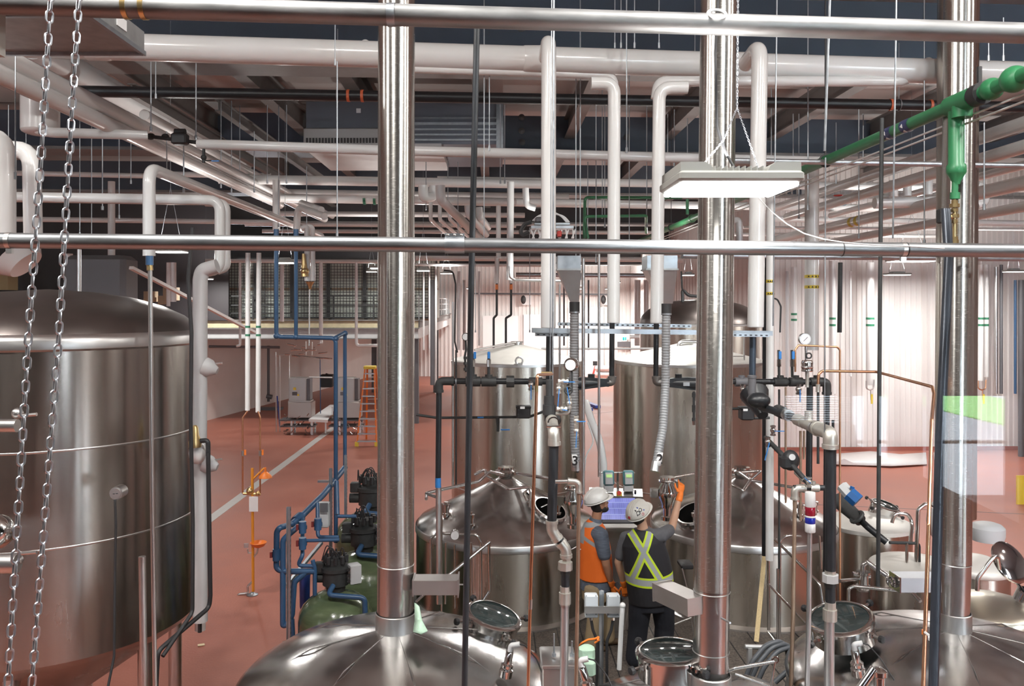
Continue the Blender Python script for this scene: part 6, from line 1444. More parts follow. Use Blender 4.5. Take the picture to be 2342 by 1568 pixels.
for i, (px, py, w, h) in enumerate(((488, 640, 20, 60), (486, 705, 22, 40), (392, 672, 28, 30), (345, 678, 24, 24), (10, 640, 40, 46), (372, 686, 16, 20))):
    Y = 33 if i > 1 else 37; c = P(px, py, Y)
    emit('cardboard_box', MB().bbox(c, (W(w, Y), W(w, Y), W(h, Y)), .01), CARD if i != 4 else pmat('painted_lit_carton', (.62, .50, .25), .7), None, ('tall brown carton on the mezzanine beside the cage, upper', 'brown carton on the mezzanine beside the cage, lower', 'open brown carton behind the dome of the big vessel', 'small brown carton behind the dome, nearer the chains', 'carton coloured as if yellow-lit, at the left frame edge above the big vessel', 'smallest brown carton behind the dome of the big vessel')[i], 'box', flat=True)  # one carton gets a paler cardboard with yellow light painted into its colour
emz('floor_landing', MB().box((-21, 33.5, 4.55), (9.5, 5, .2)), STEELB)
emz('wall_landing', MB().box((-18, 36.05, 7.2), (13, .15, 5.2)), NAVYD)
# pink-white columns and struts behind the dome
for i, (px, y0, y1, w, Y) in enumerate(((255, 415, 690, 16, 20), (298, 600, 700, 20, 22), (156, 580, 640, 20, 24), (385, 600, 700, 9, 24), (396, 600, 690, 14, 25))):
    pipe('upright_pipe', ('pale upright pipe behind the dome, right of the chains', 'pale upright pipe behind the dome, next to the blue-union tube', 'pink-lit upright pipe seen between the chains', 'thin white upright pipe right of the blue-union tube', 'pale upright duct right of the blue-union tube')[i], [(px, y0, Y), (px, y1, Y)], w)
emit('brace', MB().bar(P(300, 612, 16), P(583, 760, 21), .09, .06), PVC, None, 'pink-white slanted brace crossing from the columns to the green-banded drops', 'brace', flat=True)
emit('dark_duct', MB().bbox(P(232, 640, 19), (1.4, .8, 1.1), .1), GREYD, None, 'dark duct hump behind the chains above the dome', 'duct')
emit('white_hopper', MB().tube([P(40, 585, 14), P(60, 605, 14)], [W(60, 14), W(40, 14)], 24), PVC, None, 'white rounded hood behind the chains above the dome', 'hood')

# ================================================================ packing machines on the red floor
def machine(px, py_top, Y, label, mirror=1):
    s = W(1, Y); c = P(px, 0, Y); t = thing('packing_machine', label, 'machine', (c.x, c.y, 0))
    def pt(dx, y): return Vector((c.x + dx * s, c.y, P(0, y, Y).z))
    emit('control_cabinet', MB().bbox(pt(0, 889), (40 * s, 32 * s, 54 * s), .02), pmat('machine_steel', (.42, .40, .38), .4, .8), t)
    o = emit('cabinet_side', MB().box(pt(24, 889), (8 * s, 26 * s, 48 * s)), GREYD, t, flat=True)
    emit('knob', MB().box(pt(-6, 887) + Vector((0, -17 * s, 0)), (6 * s, 2 * s, 6 * s)), YELLOW, t, 'yellow switch'); emit('knob', MB().box(pt(2, 901) + Vector((0, -17 * s, 0)), (4 * s, 2 * s, 4 * s)), YELLOW, t, 'yellow switch')
    emit('display', MB().box(pt(-6, 898) + Vector((0, -17 * s, 0)), (11 * s, 1 * s, 8 * s)), GREYD, t)
    emit('hood', MB().bbox(pt(6, 935), (54 * s, 40 * s, 36 * s), .02), pmat('machine_hood', (.40, .36, .33), .35, .9), t); emit('hood_lid', MB().box(pt(4, 916), (50 * s, 36 * s, 4 * s)), MATS['machine_steel'], t, flat=True)
    mb = MB()
    for sx in (-24, 34):
        for sy in (-16, 16): mb = MB().box(pt(sx * .8 + 6, 975) + Vector((0, sy * s, 0)), (4 * s, 4 * s, 34 * s)); emit('leg', mb, SATIN, t, flat=True)
    emit('conveyor_bed', MB().box(pt(0, 958), (80 * s, 44 * s, 3 * s)).box(pt(0, 972), (76 * s, 40 * s, 3 * s)), GREYD, t, flat=True)
    rnd = random.Random(px); mb = MB()
    for k in range(34):
        p = pt(rnd.uniform(-34, 42), rnd.uniform(946, 990)) + Vector((0, rnd.uniform(-22, -10) * s, 0))
        q = p + Vector((rnd.uniform(-9, 9) * s, rnd.uniform(-3, 3) * s, rnd.uniform(-6, 6) * s)); mb.tube([p, q], rnd.uniform(.8, 2) * s, 8)
    emit('rollers_and_fittings', mb, CHROME, t)
    return t
machine(684, 865, 34, 'packing machine with steel cabinet, left of the blue verticals')
machine(793, 865, 34, 'packing machine with steel cabinet, between blue verticals and ladder')
t = thing('conveyor_table', 'pale conveyor table between the two packing machines', 'table', P(735, 990, 34)); emit('top', MB().add([P(706, 958, 33), P(750, 960, 33), P(772, 925, 38), P(755, 925, 38), P(706, 964, 33), P(750, 966, 33)], [(0, 1, 2, 3), (0, 4, 5, 1)]), WHITEP, t, flat=True)
for px, y in ((712, 960), (745, 962), (760, 930)): emit('leg', MB().box(P(px, y + 18, 34), (.06, .06, W(36, 34))), SATIN, t, flat=True)
t = thing('service_frame', 'tube frame with blue air lines beside the left packing machine', 'frame', P(636, 990, 34)); Y = 34.5
for pts, w, m in (([(631, 805, Y), (632, 990, Y)], 3, SATIN), ([(640, 812, Y), (640, 990, Y)], 3, SATIN), ([(630, 812, Y), (662, 812, Y), (662, 880, Y)], 3, SATIN), ([(634, 905, Y), (640, 975, Y)], 3, BLUEF), ([(668, 813, Y), (760, 820, Y)], 3, CHROME), ([(672, 862, Y), (760, 863, Y)], 3, PVC), ([(732, 818, Y), (733, 945, Y)], 2, BLUEP), ([(700, 780, Y), (700, 812, Y)], 1.5, PVC), ([(714, 782, Y), (714, 812, Y)], 1.5, PVC)):
    emit('tube', MB().tube(wpts(pts), W(w, Y) / 2, 8), m, t)
mb = MB(); rnd = random.Random(4)
for k in range(16):
    p = P(rnd.uniform(660, 735), rnd.uniform(785, 825), Y - .3); mb.tube([p, p + Vector((rnd.uniform(-.5, .5), 0, rnd.uniform(-.06, .06)))], .03, 6)
emit('nozzle_bar', mb, CHROME, t)
emit('equipment_case', MB().bbox(P(748, 870, 46), (.7, .6, .7), .05).tube([P(748, 864, 45.9), P(752, 856, 45.9)], .18, 10), RUBBER, None, 'small black case by the partition behind the packing machines', 'case')
t = thing('pallet_jack', 'dark pole stand with base by the partition', 'stand', P(615, 910, 42)); emit('pole', MB().tube([P(614, 790, 42), P(614, 918, 42)], .07, 10), GREYD, t); emit('base', MB().box(Zp(618, 934, .06), (1.2, .5, .12)).tube([P(610, 905, 42), P(622, 908, 42)], .12, 10), GREYD, t)
t = thing('fire_extinguisher', 'red fire extinguisher on the pier beside the dark doorway', 'fire extinguisher', P(493, 915, 40.5)); c = P(493, 915, 40.6); emit('cylinder', MB().lathe(c, [(.12, 0), (.13, .04), (.13, .5), (.06, .6), (.05, .66)], 14), RED, t); emit('hose', MB().tube([c + Vector((0, -.05, .66)), c + Vector((.16, -.05, .6)), c + Vector((.15, -.05, .25))], .025, 6, fil=.08), RUBBER, t)
emit('dark_pipe_line', MB().tube([P(478, 792, 38), P(640, 794, 38)], .06, 8), GREYD, None, 'dark pipe along the underside of the mezzanine', 'pipe')
# step ladder
t = thing('step_ladder', 'orange step ladder with yellow top standing on the red floor', 'ladder', P(840, 1015, 31)); Y = 31
fl, fr, tl, tr = P(816, 1019, Y), P(861, 1019, Y), P(835, 842, Y), P(856, 842, Y)
emit('left_rail', MB().bar(fl, tl, .09, .05), ORANGE, t, flat=True); emit('right_rail', MB().bar(fr, tr, .09, .05), ORANGE, t, flat=True)
bl, br_ = Zp(838, 1003, 0.02), Zp(872, 1000, 0.02); emit('rear_rail', MB().bar(bl, tl + Vector((.05, .2, 0)), .07, .05), ORANGE, t, flat=True); emit('rear_rail', MB().bar(br_, tr + Vector((.03, .2, 0)), .07, .05), ORANGE, t, flat=True)
emit('top_cap', MB().bbox(lerp(tl, tr, .5) + Vector((0, .1, .03)), ((tr - tl).length + .1, .35, .12), .02), YELLOW, t, 'yellow top cap')
for k in range(10):
    f = (k + .6) / 10.3; a, b = lerp(fl, tl, f), lerp(fr, tr, f); emit('step', MB().box((a + b) / 2, ((b - a).length, .14, .04)), GALV, t, flat=True)
mb = MB()
for k in range(6):
    f = (k + .7) / 6.5; a, b = lerp(bl, tl + Vector((.05, .2, 0)), f), lerp(br_, tr + Vector((.03, .2, 0)), f); emit('rear_brace', MB().bar(a, b, .03, .03), SATIN, t, flat=True)
for p in (fl, fr): emit('foot', MB().box(p + Vector((0, 0, .06)), (.13, .12, .16)), YELLOW, t, 'yellow foot', flat=True)
# plastic sheet, blue bars, tripod, hose coil by the back
emit('plastic_sheet', MB().add([Zp(1895, 1040, .04), Zp(1990, 1033, .10), Zp(2060, 1040, .08), Zp(2118, 1036, .05), Zp(2120, 1062, .04), Zp(2040, 1066, .06), Zp(1960, 1064, .03), Zp(1905, 1062, .05), Zp(1930, 1050, .22), Zp(2030, 1050, .12)], [(0, 1, 8), (1, 2, 9), (1, 9, 8), (2, 3, 4, 9), (9, 4, 5), (9, 5, 6, 8), (8, 6, 7), (0, 8, 7)]), FOIL, None, 'crumpled clear plastic sheet on the red floor before the ribbed wall', 'plastic sheet')
emit('plastic_sheet', MB().add([Zp(2135, 1036, .04), Zp(2185, 1036, .12), Zp(2190, 1062, .04), Zp(2138, 1064, .05)], [(0, 1, 2, 3)]), FOIL, None, 'small rest of clear plastic sheet seen right of the blue-black riser', 'plastic sheet')
for nm in ('plastic_sheet', 'plastic_sheet.001'): bpy.data.objects[nm].modifiers.new('t', 'SOLIDIFY').thickness = .03
for i, (a, b) in enumerate(((Zp(1338, 920, .1), Zp(1368, 930, .1)), (Zp(1338, 930, .1), Zp(1350, 936, .1)))):
    emit('blue_bar', MB().bar(a, b, .28, .14, (0, 0, 1)), pmat('blue_beam', (.03, .09, .50), .4), None, ('longer blue bar lying on the floor between the tall tanks', 'shorter blue bar lying on the floor between the tall tanks')[i], 'bar', flat=True)
t = thing('tripod', 'small red-legged tripod at the back between the tall tanks', 'tripod', Zp(1361, 866, 0)); c = Zp(1361, 866, 0)
for an in (0, 120, 240): emit('leg', MB().tube([c + Vector((math.cos(math.radians(an)) * .4, math.sin(math.radians(an)) * .4, 0)), c + Vector((0, 0, .9))], .05, 6), RED, t)
emit('head', MB().box(c + Vector((0, 0, 1.1)), (.3, .2, .3)), RUBBER, t)
c = Zp(1380, 862, .2); emit('hose_coil', MB().torus(c + Vector((0, 0, .2)), .45, .2, (0, 0, 1), 24, 10).torus(c + Vector((0, 0, .6)), .42, .2, (0, 0, 1), 24, 10), PVCD, None, 'coil of pale hose at the back next to the tripod', 'hose')
emit('white_duct_hose', MB().tube(wpts([(1340, 920, 13), (1352, 960, 12.6), (1372, 1010, 12.4), (1380, 1060, 12.4), (1380, 1180, 12.4)]), W(17, 12.5) / 2, 16, fil=.3), PVC, None, 'fat white hose curving down in the gap between the tall tanks', 'hose')
emit('white_tubing', MB().tube(wpts([(1344, 965, 12.2), (1360, 1010, 12.2), (1340, 1040, 12.2), (1336, 1080, 12.2)]), .012, 6, fil=.3), PVC, None, 'thin white tubing curling beside the fat white hose', 'tube')
# wall details at the back
t = thing('exit_sign', 'small teal and white exit sign on the back wall', 'sign', P(1428, 772, 60)); c = P(1428, 774, 60.6); emit('plate', MB().box(c, (W(11, 60), .1, W(12, 60))), WHITEP, t, flat=True); emit('running_figure', MB().box(c + Vector((-.07, -.06, .0)), (.12, .02, .22)).box(c + Vector((.08, -.06, .0)), (.10, .02, .22)), pmat('sign_teal', (.0, .45, .45), .5), t, 'teal figures', flat=True)
emit('noticeboard', MB().box(P(1427, 787, 60.6), (W(30, 60), .1, W(12, 60))), GREYD, None, 'dark low panel under the exit sign on the back wall', 'panel', flat=True)
emz('door_2', MB().box(P(1145, 800, 60.8), (2.6, .12, 5.0)), WHITEP); emz('door_3', MB().box(P(1235, 800, 60.8), (2.4, .12, 5.2)), WHITEP); emz('door_4', MB().box(P(1340, 790, 60.8), (2.6, .12, 5.6)), WHITEP)
for i, (px, py) in enumerate(((1197, 685), (1380, 685))):
    t = thing('wall_beacon', ('black beacon on a white plate, on the back wall left of the first riser', 'black beacon on a white plate, on the back wall left of the second riser')[i], 'beacon', P(px, py + 10, 60)); emit('plate', MB().box(P(px + 8, py, 60.5), (W(22, 60), .06, W(24, 60))), WHITEP, t, flat=True); emit('body', MB().ball(P(px, py, 60), W(6, 60), 12, (1, .6, 1.7)), RUBBER, t)
emz('trim_girt', MB().bar(P(1085, 671, 60), P(1400, 673, 60), .1, .12), GREYD)
emit('spiral_duct', MB().tube([P(1180, 628, 45), P(1500, 630, 45)], W(10, 45) / 2, 16), GALV, None, 'shiny round duct along the top of the back wall', 'duct')
for i, (px, y1, w, m) in enumerate(((990, 880, 12, GREYD), (1062, 800, 8, PVC), (1290, 790, 4, GREYD), (1346, 800, 4, GREYD), (1458, 790, 14, PVC), (1478, 790, 12, PVC))):
    pipe('wall_pipe', ('dark column-like pipe right of the brushed stack', 'pale pipe on the back wall near the slanted pole', 'dark thin pipe on the back wall behind the first riser', 'dark thin pipe on the back wall behind the hose numbered 3', 'pale fat pipe bent near the exit sign', 'pale fat pipe second beside the exit sign')[i], [(px, 640, 50 if i else 36), (px, y1, 50 if i else 36)], w, m)
pipe('wall_pipe', 'pink bent pipe end beside the exit sign', [(1440, 770, 44), (1468, 770, 44), (1474, 790, 44)], 8)
for i, (px, w, m, y0, y1) in enumerate(((2278, 8, SATIN, 610, 900), (2290, 7, GREYD, 605, 900), (2322, 6, BLUEP, 640, 900), (2335, 12, GREYD, 640, 1180), (1945, 5, PVC, 620, 860), (2148, 9, PVC, 600, 880), (1800, 7, GREYP, 620, 870))):
    pipe('wall_pipe', ('steel pipe on the ribbed wall right of the last stack', 'dark pipe on the ribbed wall right of the last stack, next to the steel one', 'blue-topped post near the right frame edge', 'fat dark pipe at the right frame edge', 'thin white pipe on the ribbed wall, middle', 'white pipe on the ribbed wall half behind the last stack', 'grey pipe at the corner of the ribbed wall')[i], [(px, y0, 28.9), (px, y1, 28.9)], w, m)
for i, px in enumerate((1990, 2246)):
    t = thing('hose_bib', ('brass and steel drain tap cluster below the white drop left of the black post', 'brass and steel drain tap cluster with yellow tag right of the last stack')[i], 'tap', P(px, 915, 28.8)); Y = 28.8
    emit('pipework', MB().tube(wpts([(px - 9, 870, Y), (px - 9, 888, Y), (px, 892, Y), (px + 8, 888, Y), (px + 9, 868, Y)]), W(3, Y) / 2, 8, fil=.1).tube([P(px + 1, 890, Y), P(px + 2, 915, Y)], W(2.4, Y) / 2, 8), COPPER if i else SATIN, t)
    emit('tag', MB().box(P(px + 4, 912 + 0 * i, Y - .05), (W(4, Y), .02, W(22, Y))), YELLOW, t, 'yellow tag', flat=True)
emit('caution_strip', MB().box(P(2337, 1130, 22), (.28, .05, 1.0)), YELLOW, None, 'yellow tagged strip hanging at the right frame edge', 'tag', flat=True)

# ================================================================ eyewash shower
Y = 15.2; base = Zp(577, 1360, 0)
t = thing('eyewash_shower', 'orange safety shower and eyewash post on the red floor', 'safety shower', base)
Y = base.y
emit('post', MB().tube([P(579, 1352, Y), P(577, 1070, Y)], W(6.5, Y) / 2, 12), AMBER, t)
emit('base_plate', MB().lathe(base, [(W(13, Y), 0), (W(13, Y), .012), (W(8, Y), .02), (W(4, Y), .05)], 20), GALV, t)
emit('drain_elbow', MB().tube(wpts([(577, 1330, Y), (566, 1340, Y), (568, 1356, Y), (545, 1358, Y), (543, 1368, Y)]), W(5, Y) / 2, 10, fil=.06), SATIN, t)
emit('eyewash_bowl', MB().lathe(P(591, 1252, Y), [(W(4, Y), 0), (W(13, Y), W(4, Y)), (W(19, Y), W(12, Y)), (W(18, Y), W(13, Y)), (W(11, Y), W(6, Y)), (.01, W(5, Y))], 24), ORANGE, t, 'orange bowl')
emit('push_flag', MB().box(P(563, 1247, Y), (W(10, Y), .02, W(10, Y))).tube(wpts([(566, 1255, Y), (568, 1264, Y), (580, 1264, Y)]), .015, 8), SATIN, t)
emit('bowl_arm', MB().tube(wpts([(579, 1274, Y), (588, 1264, Y), (590, 1253, Y)]), W(4, Y) / 2, 10, fil=.04), SATIN, t)
emit('shower_arm', MB().tube(wpts([(578, 1096, Y), (604, 1070, Y)]), W(4.5, Y) / 2, 10), AMBER, t)
emit('shower_head', MB().lathe(P(607, 1092, Y), [(W(15, Y), 0), (W(14, Y), W(4, Y)), (W(7, Y), W(11, Y)), (W(3, Y), W(14, Y)), (W(2, Y), W(24, Y))], 24), ORANGE, t, 'orange shower head')
emit('mixing_valve', MB().tube(wpts([(556, 1128, Y), (596, 1130, Y)]), W(6, Y) / 2, 10).ball(P(572, 1122, Y), W(9, Y), 12).ball(P(590, 1128, Y), W(6, Y), 10), BRASS, t)
emit('sign_tags', MB().box(P(580, 1152, Y - .05), (W(20, Y), .02, W(34, Y))), WHITEP, t, 'hanging white tag', flat=True)
for i, px in enumerate((566, 590)):
    tt = thing('copper_tube', ('copper tube with red handled valve feeding the shower, at its left', 'copper tube with red handled valve feeding the shower, at its right')[i], 'pipe', P(px, 1125, Y))
    s = -1 if i == 0 else 1
    emit('tube', MB().tube(wpts([(px, 940, Y), (px - 11 if i == 0 else px + 5, 955, Y), (px - 11 if i == 0 else px + 5, 1128, Y)]), W(4, Y) / 2, 10, fil=.05), COPPER, tt)
    q = px - 11 if i == 0 else px + 5
    emit('valve', MB().tube([P(q, 1030, Y), P(q, 1042, Y)], W(7, Y) / 2, 8), SATIN, tt); emit('handle', MB().box(P(q + 6, 1034, Y), (W(4, Y), .03, W(12, Y))), ORANGE, tt, 'orange handle', flat=True)
emit('yellow_scrap', MB().box(Zp(460, 1474, .01), (.10, .07, .01), .4), pmat('pale_scrap', (.75, .62, .40), .7), None, 'tiny pale scrap lying on the red floor', 'scrap', flat=True)

# ================================================================ blue pipework with softener tanks
t = thing('blue_pipework', 'blue pipe pair from the ceiling turning down between the packing machines', 'pipework', P(780, 1100, 11)); Y = 11.0
def bp(par, pts, w, name='pipe', m=BLUEP): return ptube(par, name, pts, w, m)
bp(t, [(632, 560, Y), (632, 770, Y), (768, 773, Y), (768, 1240, Y)], 10); bp(t, [(677, 575, Y), (677, 768, Y + .05)], 9); bp(t, [(765, 773, Y + .1), (789, 760, Y + .4), (789, 1075, Y + .4)], 9)
for px, py in ((632, 768), (677, 770), (768, 774), (789, 762)): emit('elbow', MB().ball(P(px, py, Y + (.4 if px == 789 else 0)), W(7, Y), 12), BLUEP, t)
for px in (632, 677): emit('threaded_end', MB().tube([P(px, 524, Y), P(px, 545, Y)], W(12, Y) / 2, 12), BLUEP, t)
bp(t, [(789, 1068, Y + .4), (740, 1130, Y - .4), (690, 1180, Y - 1.0), (668, 1198, Y - 1.2)], 13, 'header')
emit('union', MB().tube([P(676, 1192, Y - 1.1), P(688, 1181, Y - 1.0)], W(22, Y) / 2, 14), BLUEP, t)
M = thing('blue_manifold', 'blue pipe manifold with valves left of the green tanks', 'pipework', P(650, 1430, 9.4)); Y = 9.5
bp(M, [(668, 1198, Y + .3), (640, 1206, Y), (633, 1215, Y), (632, 1302, Y), (655, 1306, Y), (720, 1306, Y)], 13); bp(M, [(680, 1205, Y + .2), (660, 1222, Y), (647, 1235, Y), (647, 1432, Y), (660, 1424, Y), (668, 1405, Y), (673, 1330, Y), (700, 1308, Y)], 13)
bp(M, [(692, 1185, Y + .4), (692, 1270, Y), (680, 1293, Y), (722, 1294, Y)], 9); bp(M, [(690, 1236, Y), (776, 1234, Y)], 8); bp(M, [(726, 1150, Y + .5), (727, 1228, Y + .3), (775, 1228, Y + .3)], 9); bp(M, [(668, 1415, Y), (670, 1460, Y)], 11); bp(M, [(715, 1280, Y), (720, 1300, Y), (720, 1360, Y)], 10)
bp(M, [(772, 1180, Y + .6), (815, 1180, Y + .6)], 8); bp(M, [(772, 1176, Y + .8), (770, 1100, Y + 1)], 10)
for px, py in ((632, 1268), (692, 1242), (727, 1198), (692, 1205)):
    emit('valve_body', MB().tube([P(px, py - 13, Y - .02), P(px, py + 13, Y - .02)], W(17, Y) / 2, 12).tube([P(px, py - 4, Y), P(px, py + 4, Y)], W(21, Y) / 2, 12), BLUEP, M); emit('handle', MB().box(P(px - 12, py, Y - .05), (W(5, Y), .03, W(13, Y))), pmat('oxblood_handle', (.16, .02, .02), .4), M, 'dark red handle', flat=True)
emit('filter_housing', MB().lathe(P(697, 1395, Y + .5), [(W(10, Y), 0), (W(12, Y), .05), (W(13, Y), W(80, Y)), (W(14, Y), W(84, Y)), (W(13, Y), W(88, Y))], 20), BLUEF, M, 'translucent blue filter housing')
for (px, y0, y1, w) in ((661, 1158, 1475, 9), (757, 1070, 1290, 7), (791, 1040, 1180, 6)):
    strut('strut_post', ('upright strut post beside the blue manifold', 'slotted strut post holding the grey box', 'slotted strut post behind the blue header')[[661, 757, 791].index(px)], (px, y0, 9.2 if px == 661 else 10.8), (px, y1, 9.2 if px == 661 else 10.8), w)
strut('strut_post', 'slanted strut under the blue manifold', (735, 1238, 10.3), (655, 1335, 9.6), 7, holes=False)
strut('strut_post', 'short level strut arm with rod near the blue header', (727, 1098, 11), (752, 1098, 11), 6, holes=False)
t = thing('control_box', 'grey wall box between blue pipes above the softener heads', 'box', P(740, 1205, 10.3)); emit('box', MB().bbox(P(740, 1176, 10.3), (W(26, 10.3), .12, W(56, 10.3)), .01), GREYP, t); emit('door', MB().box(P(741, 1160, 10.2), (W(18, 10.3), .01, W(20, 10.3))), GREYD, t, flat=True)
def softener(px, py, Y, label, hw=85):
    c = P(px, py, Y); R = W(hw, Y); t = thing('softener_tank', label, 'tank', (c.x, c.y, 0)); H = c.z
    prof = [(R * .9, .02), (R, .15), (R, H - R * .75)] + [(R * math.cos(a), H - R * .75 + R * .75 * math.sin(a)) for a in (.25, .5, .75, 1.0, 1.2, 1.35)] + [(R * .14, H)]
    emit('vessel', MB().lathe((c.x, c.y, 0), prof, 44), FRP, t, origin=(c.x, c.y, 0), sharp=60)
    s = W(1, Y); top = Vector((c.x, c.y, H))
    v = emit('valve_head', MB().lathe(top, [(20 * s, -4 * s), (22 * s, 4 * s), (22 * s, 10 * s), (30 * s, 14 * s), (30 * s, 44 * s), (34 * s, 46 * s), (34 * s, 54 * s), (22 * s, 58 * s), (22 * s, 72 * s), (12 * s, 74 * s)], 20).tube([top + Vector((-50 * s, 0, 28 * s)), top + Vector((-10 * s, 0, 28 * s))], 11 * s, 14).bbox(top + Vector((-36 * s, -6 * s, 54 * s)), (22 * s, 20 * s, 22 * s), .01), BLACKM, t, 'black control valve head')
    rnd = random.Random(px)
    m = MB()
    for k in range(9):
        a = k * 2 * PI / 9; q = top + Vector((math.cos(a) * 24 * s, math.sin(a) * 24 * s, 64 * s)); m.tube([q, q + Vector((0, 0, 16 * s))], 5 * s, 8)
    emit('pilot_valves', m, RUBBER, v)
    m = MB()
    for k in range(7):
        a, b = rnd.uniform(-34, 10), rnd.uniform(-30, 30); h = rnd.uniform(96, 118); m.tube([top + Vector((a * s, -10 * s, 70 * s)), top + Vector(((a + b) / 2 * s, -14 * s, h * s)), top + Vector((b * s, -10 * s, 66 * s))], 1.3 * s, 6, fil=12 * s)
    emit('pilot_tubing', m, RUBBER, v)
    k = emit('controller', MB().bbox(top + Vector((44 * s, -8 * s, 40 * s)), (26 * s, 26 * s, 44 * s), .01, .5), GREYP, t, 'grey controller box')
    m = MB()
    for j in range(3): q = top + Vector((34 * s, -23 * s, (54 - j * 13) * s)); m.tube([q, q + Vector((0, -4 * s, 0))], 3.5 * s, 10)
    emit('gauges', m, RUBBER, k)
    emit('outlet_pipe', MB().tube([top + Vector((0, -30 * s, 20 * s)), top + Vector((-8 * s, -52 * s, 6 * s)), top + Vector((74 * s, -52 * s, 0)), top + Vector((76 * s, -52 * s, -60 * s))], 6 * s, 12, fil=12 * s), BLUEP, t, 'blue outlet pipe')
    return t
softener(768, 1348, 9.6, 'green softener tank with black valve head, foremost and lowest')
softener(832, 1258, 10.8, 'green softener tank partly behind the brushed stack, middle one', 88)
softener(850, 1166, 12.2, 'green softener tank with only its black head showing at the brushed stack', 84)

# ================================================================ things on the deck
t = thing('control_desk', 'stainless control desk with blue touch screen behind the two people', 'control desk', P(1410, 1440, 10.6)); Y = 10.6
cz = P(1408, 1160, Y)
emit('top_panel', MB().bar(P(1408, 1136, Y + .1), P(1408, 1118, Y + .35), W(124, Y), .03, (0, 0, 1)), SATIN, t, flat=True)
tilt = Matrix.Rotation(math.radians(-32), 3, 'X')
sc_c = P(1412, 1166, Y)
emit('screen_frame', MB().bbox(sc_c, (W(92, Y), .04, W(62, Y)), .008, tilt), GREYD, t)
def screen_mat():
    m, nt, b = nodes_of('touch_screen'); tc = nt.nodes.new('ShaderNodeTexCoord'); mp = nt.nodes.new('ShaderNodeMapping'); mp.inputs['Scale'].default_value = (12, 4, 16)
    br = nt.nodes.new('ShaderNodeTexBrick'); br.inputs['Color1'].default_value = (.16, .18, .52, 1); br.inputs['Color2'].default_value = (.20, .22, .60, 1); br.inputs['Mortar'].default_value = (.34, .40, .72, 1); br.inputs['Mortar Size'].default_value = .012; br.inputs['Scale'].default_value = 1.5
    nt.links.new(tc.outputs['Object'], mp.inputs[0]); nt.links.new(mp.outputs[0], br.inputs['Vector']); nt.links.new(br.outputs[0], b.inputs['Base Color']); nt.links.new(br.outputs[0], b.inputs['Emission Color']); b.inputs['Emission Strength'].default_value = .75; b.inputs['Roughness'].default_value = .2
    return m
emit('touch_screen', MB().bbox(sc_c + tilt @ Vector((0, -.022, .01)), (W(84, Y), .006, W(50, Y)), .001, tilt), screen_mat(), t, 'lit blue screen')
emit('lower_shelf', MB().box(P(1410, 1203, Y), (W(110, Y), .3, .03)), SATIN, t, flat=True)
emit('pedestal', MB().box((P(1410, 0, Y).x, Y + .15, (P(0, 1206, Y).z + ZD) / 2), (W(90, Y), .35, P(0, 1206, Y).z - ZD)), SATIN, t, flat=True)
emit('emergency_switch', MB().bbox(P(1416, 1129, Y), (W(12, Y), .03, W(10, Y)), .004), YELLOW, t, 'yellow switch plate'); emit('red_knob', MB().tube([P(1416, 1127, Y), P(1416, 1127, Y - .05)], W(5, Y), 14), RED, t, 'red knob')
emit('small_switch', MB().tube([P(1453, 1128, Y), P(1453, 1122, Y - .05)], W(2.5, Y), 10), RUBBER, t)
Yb = 10.9
t = thing('display_rail', 'steel crossbar carrying two teal display units over the control desk', 'bar', P(1413, 1118, Yb)); emit('crossbar', MB().tube([P(1374, 1080, Yb), P(1452, 1080, Yb)], W(4, Yb) / 2, 10), CHROME, t); emit('post', MB().tube([P(1413, 1080, Yb), P(1413, 1130, Yb)], W(6, Yb) / 2, 10), CHROME, t)
TEAL = pmat('teal_casing', (.10, .27, .30), .4)
def display(px, lab):
    t = thing('display_unit', lab, 'display unit', P(px, 1118, Yb - .1)); c = P(px, 1092, Yb - .1)
    R = Matrix.Rotation(math.radians(-12), 3, 'X')
    emit('casing', MB().bbox(c, (W(24, Yb), .08, W(34, Yb)), .03, R), TEAL, t); emit('face', MB().bbox(c + Vector((0, -.042, -.0)), (W(17, Yb), .01, W(26, Yb)), .008, R), GREYP, t)
    emit('lcd', MB().box(c + Vector((0, -.052, W(6, Yb))), (W(13, Yb), .006, W(7, Yb)), R), emat('lcd_green', (.45, .70, .25), .5), t, 'lit green readout'); emit('lower_housing', MB().bbox(c - Vector((0, 0, W(24, Yb))), (W(22, Yb), .07, W(14, Yb)), .008), GREYP, t)
    for k in (-1, 0, 1): emit('key', MB().box(c + Vector((k * W(5, Yb), -.05, -W(6, Yb))), (W(3, Yb), .006, W(4, Yb)), R), GREYD, t, flat=True)
display(1392, 'teal display unit with green readout over the white hard hat'); display(1437, 'teal display unit with green readout on the crossbar, next to the raised hopper valve')
Yj = 6.6
t = thing('junction_post', 'slotted strut post carrying two pale junction boxes before the two people', 'post', P(1376, 1568, Yj))
ptube(t, 'post', [(1376, 1350, Yj), (1374, 1600, Yj)], 11, GALV, seg=4)
emit('cross_plate', MB().box(P(1378, 1394, Yj - .06), (W(82, Yj), .01, W(16, Yj))), SATIN, t, flat=True)
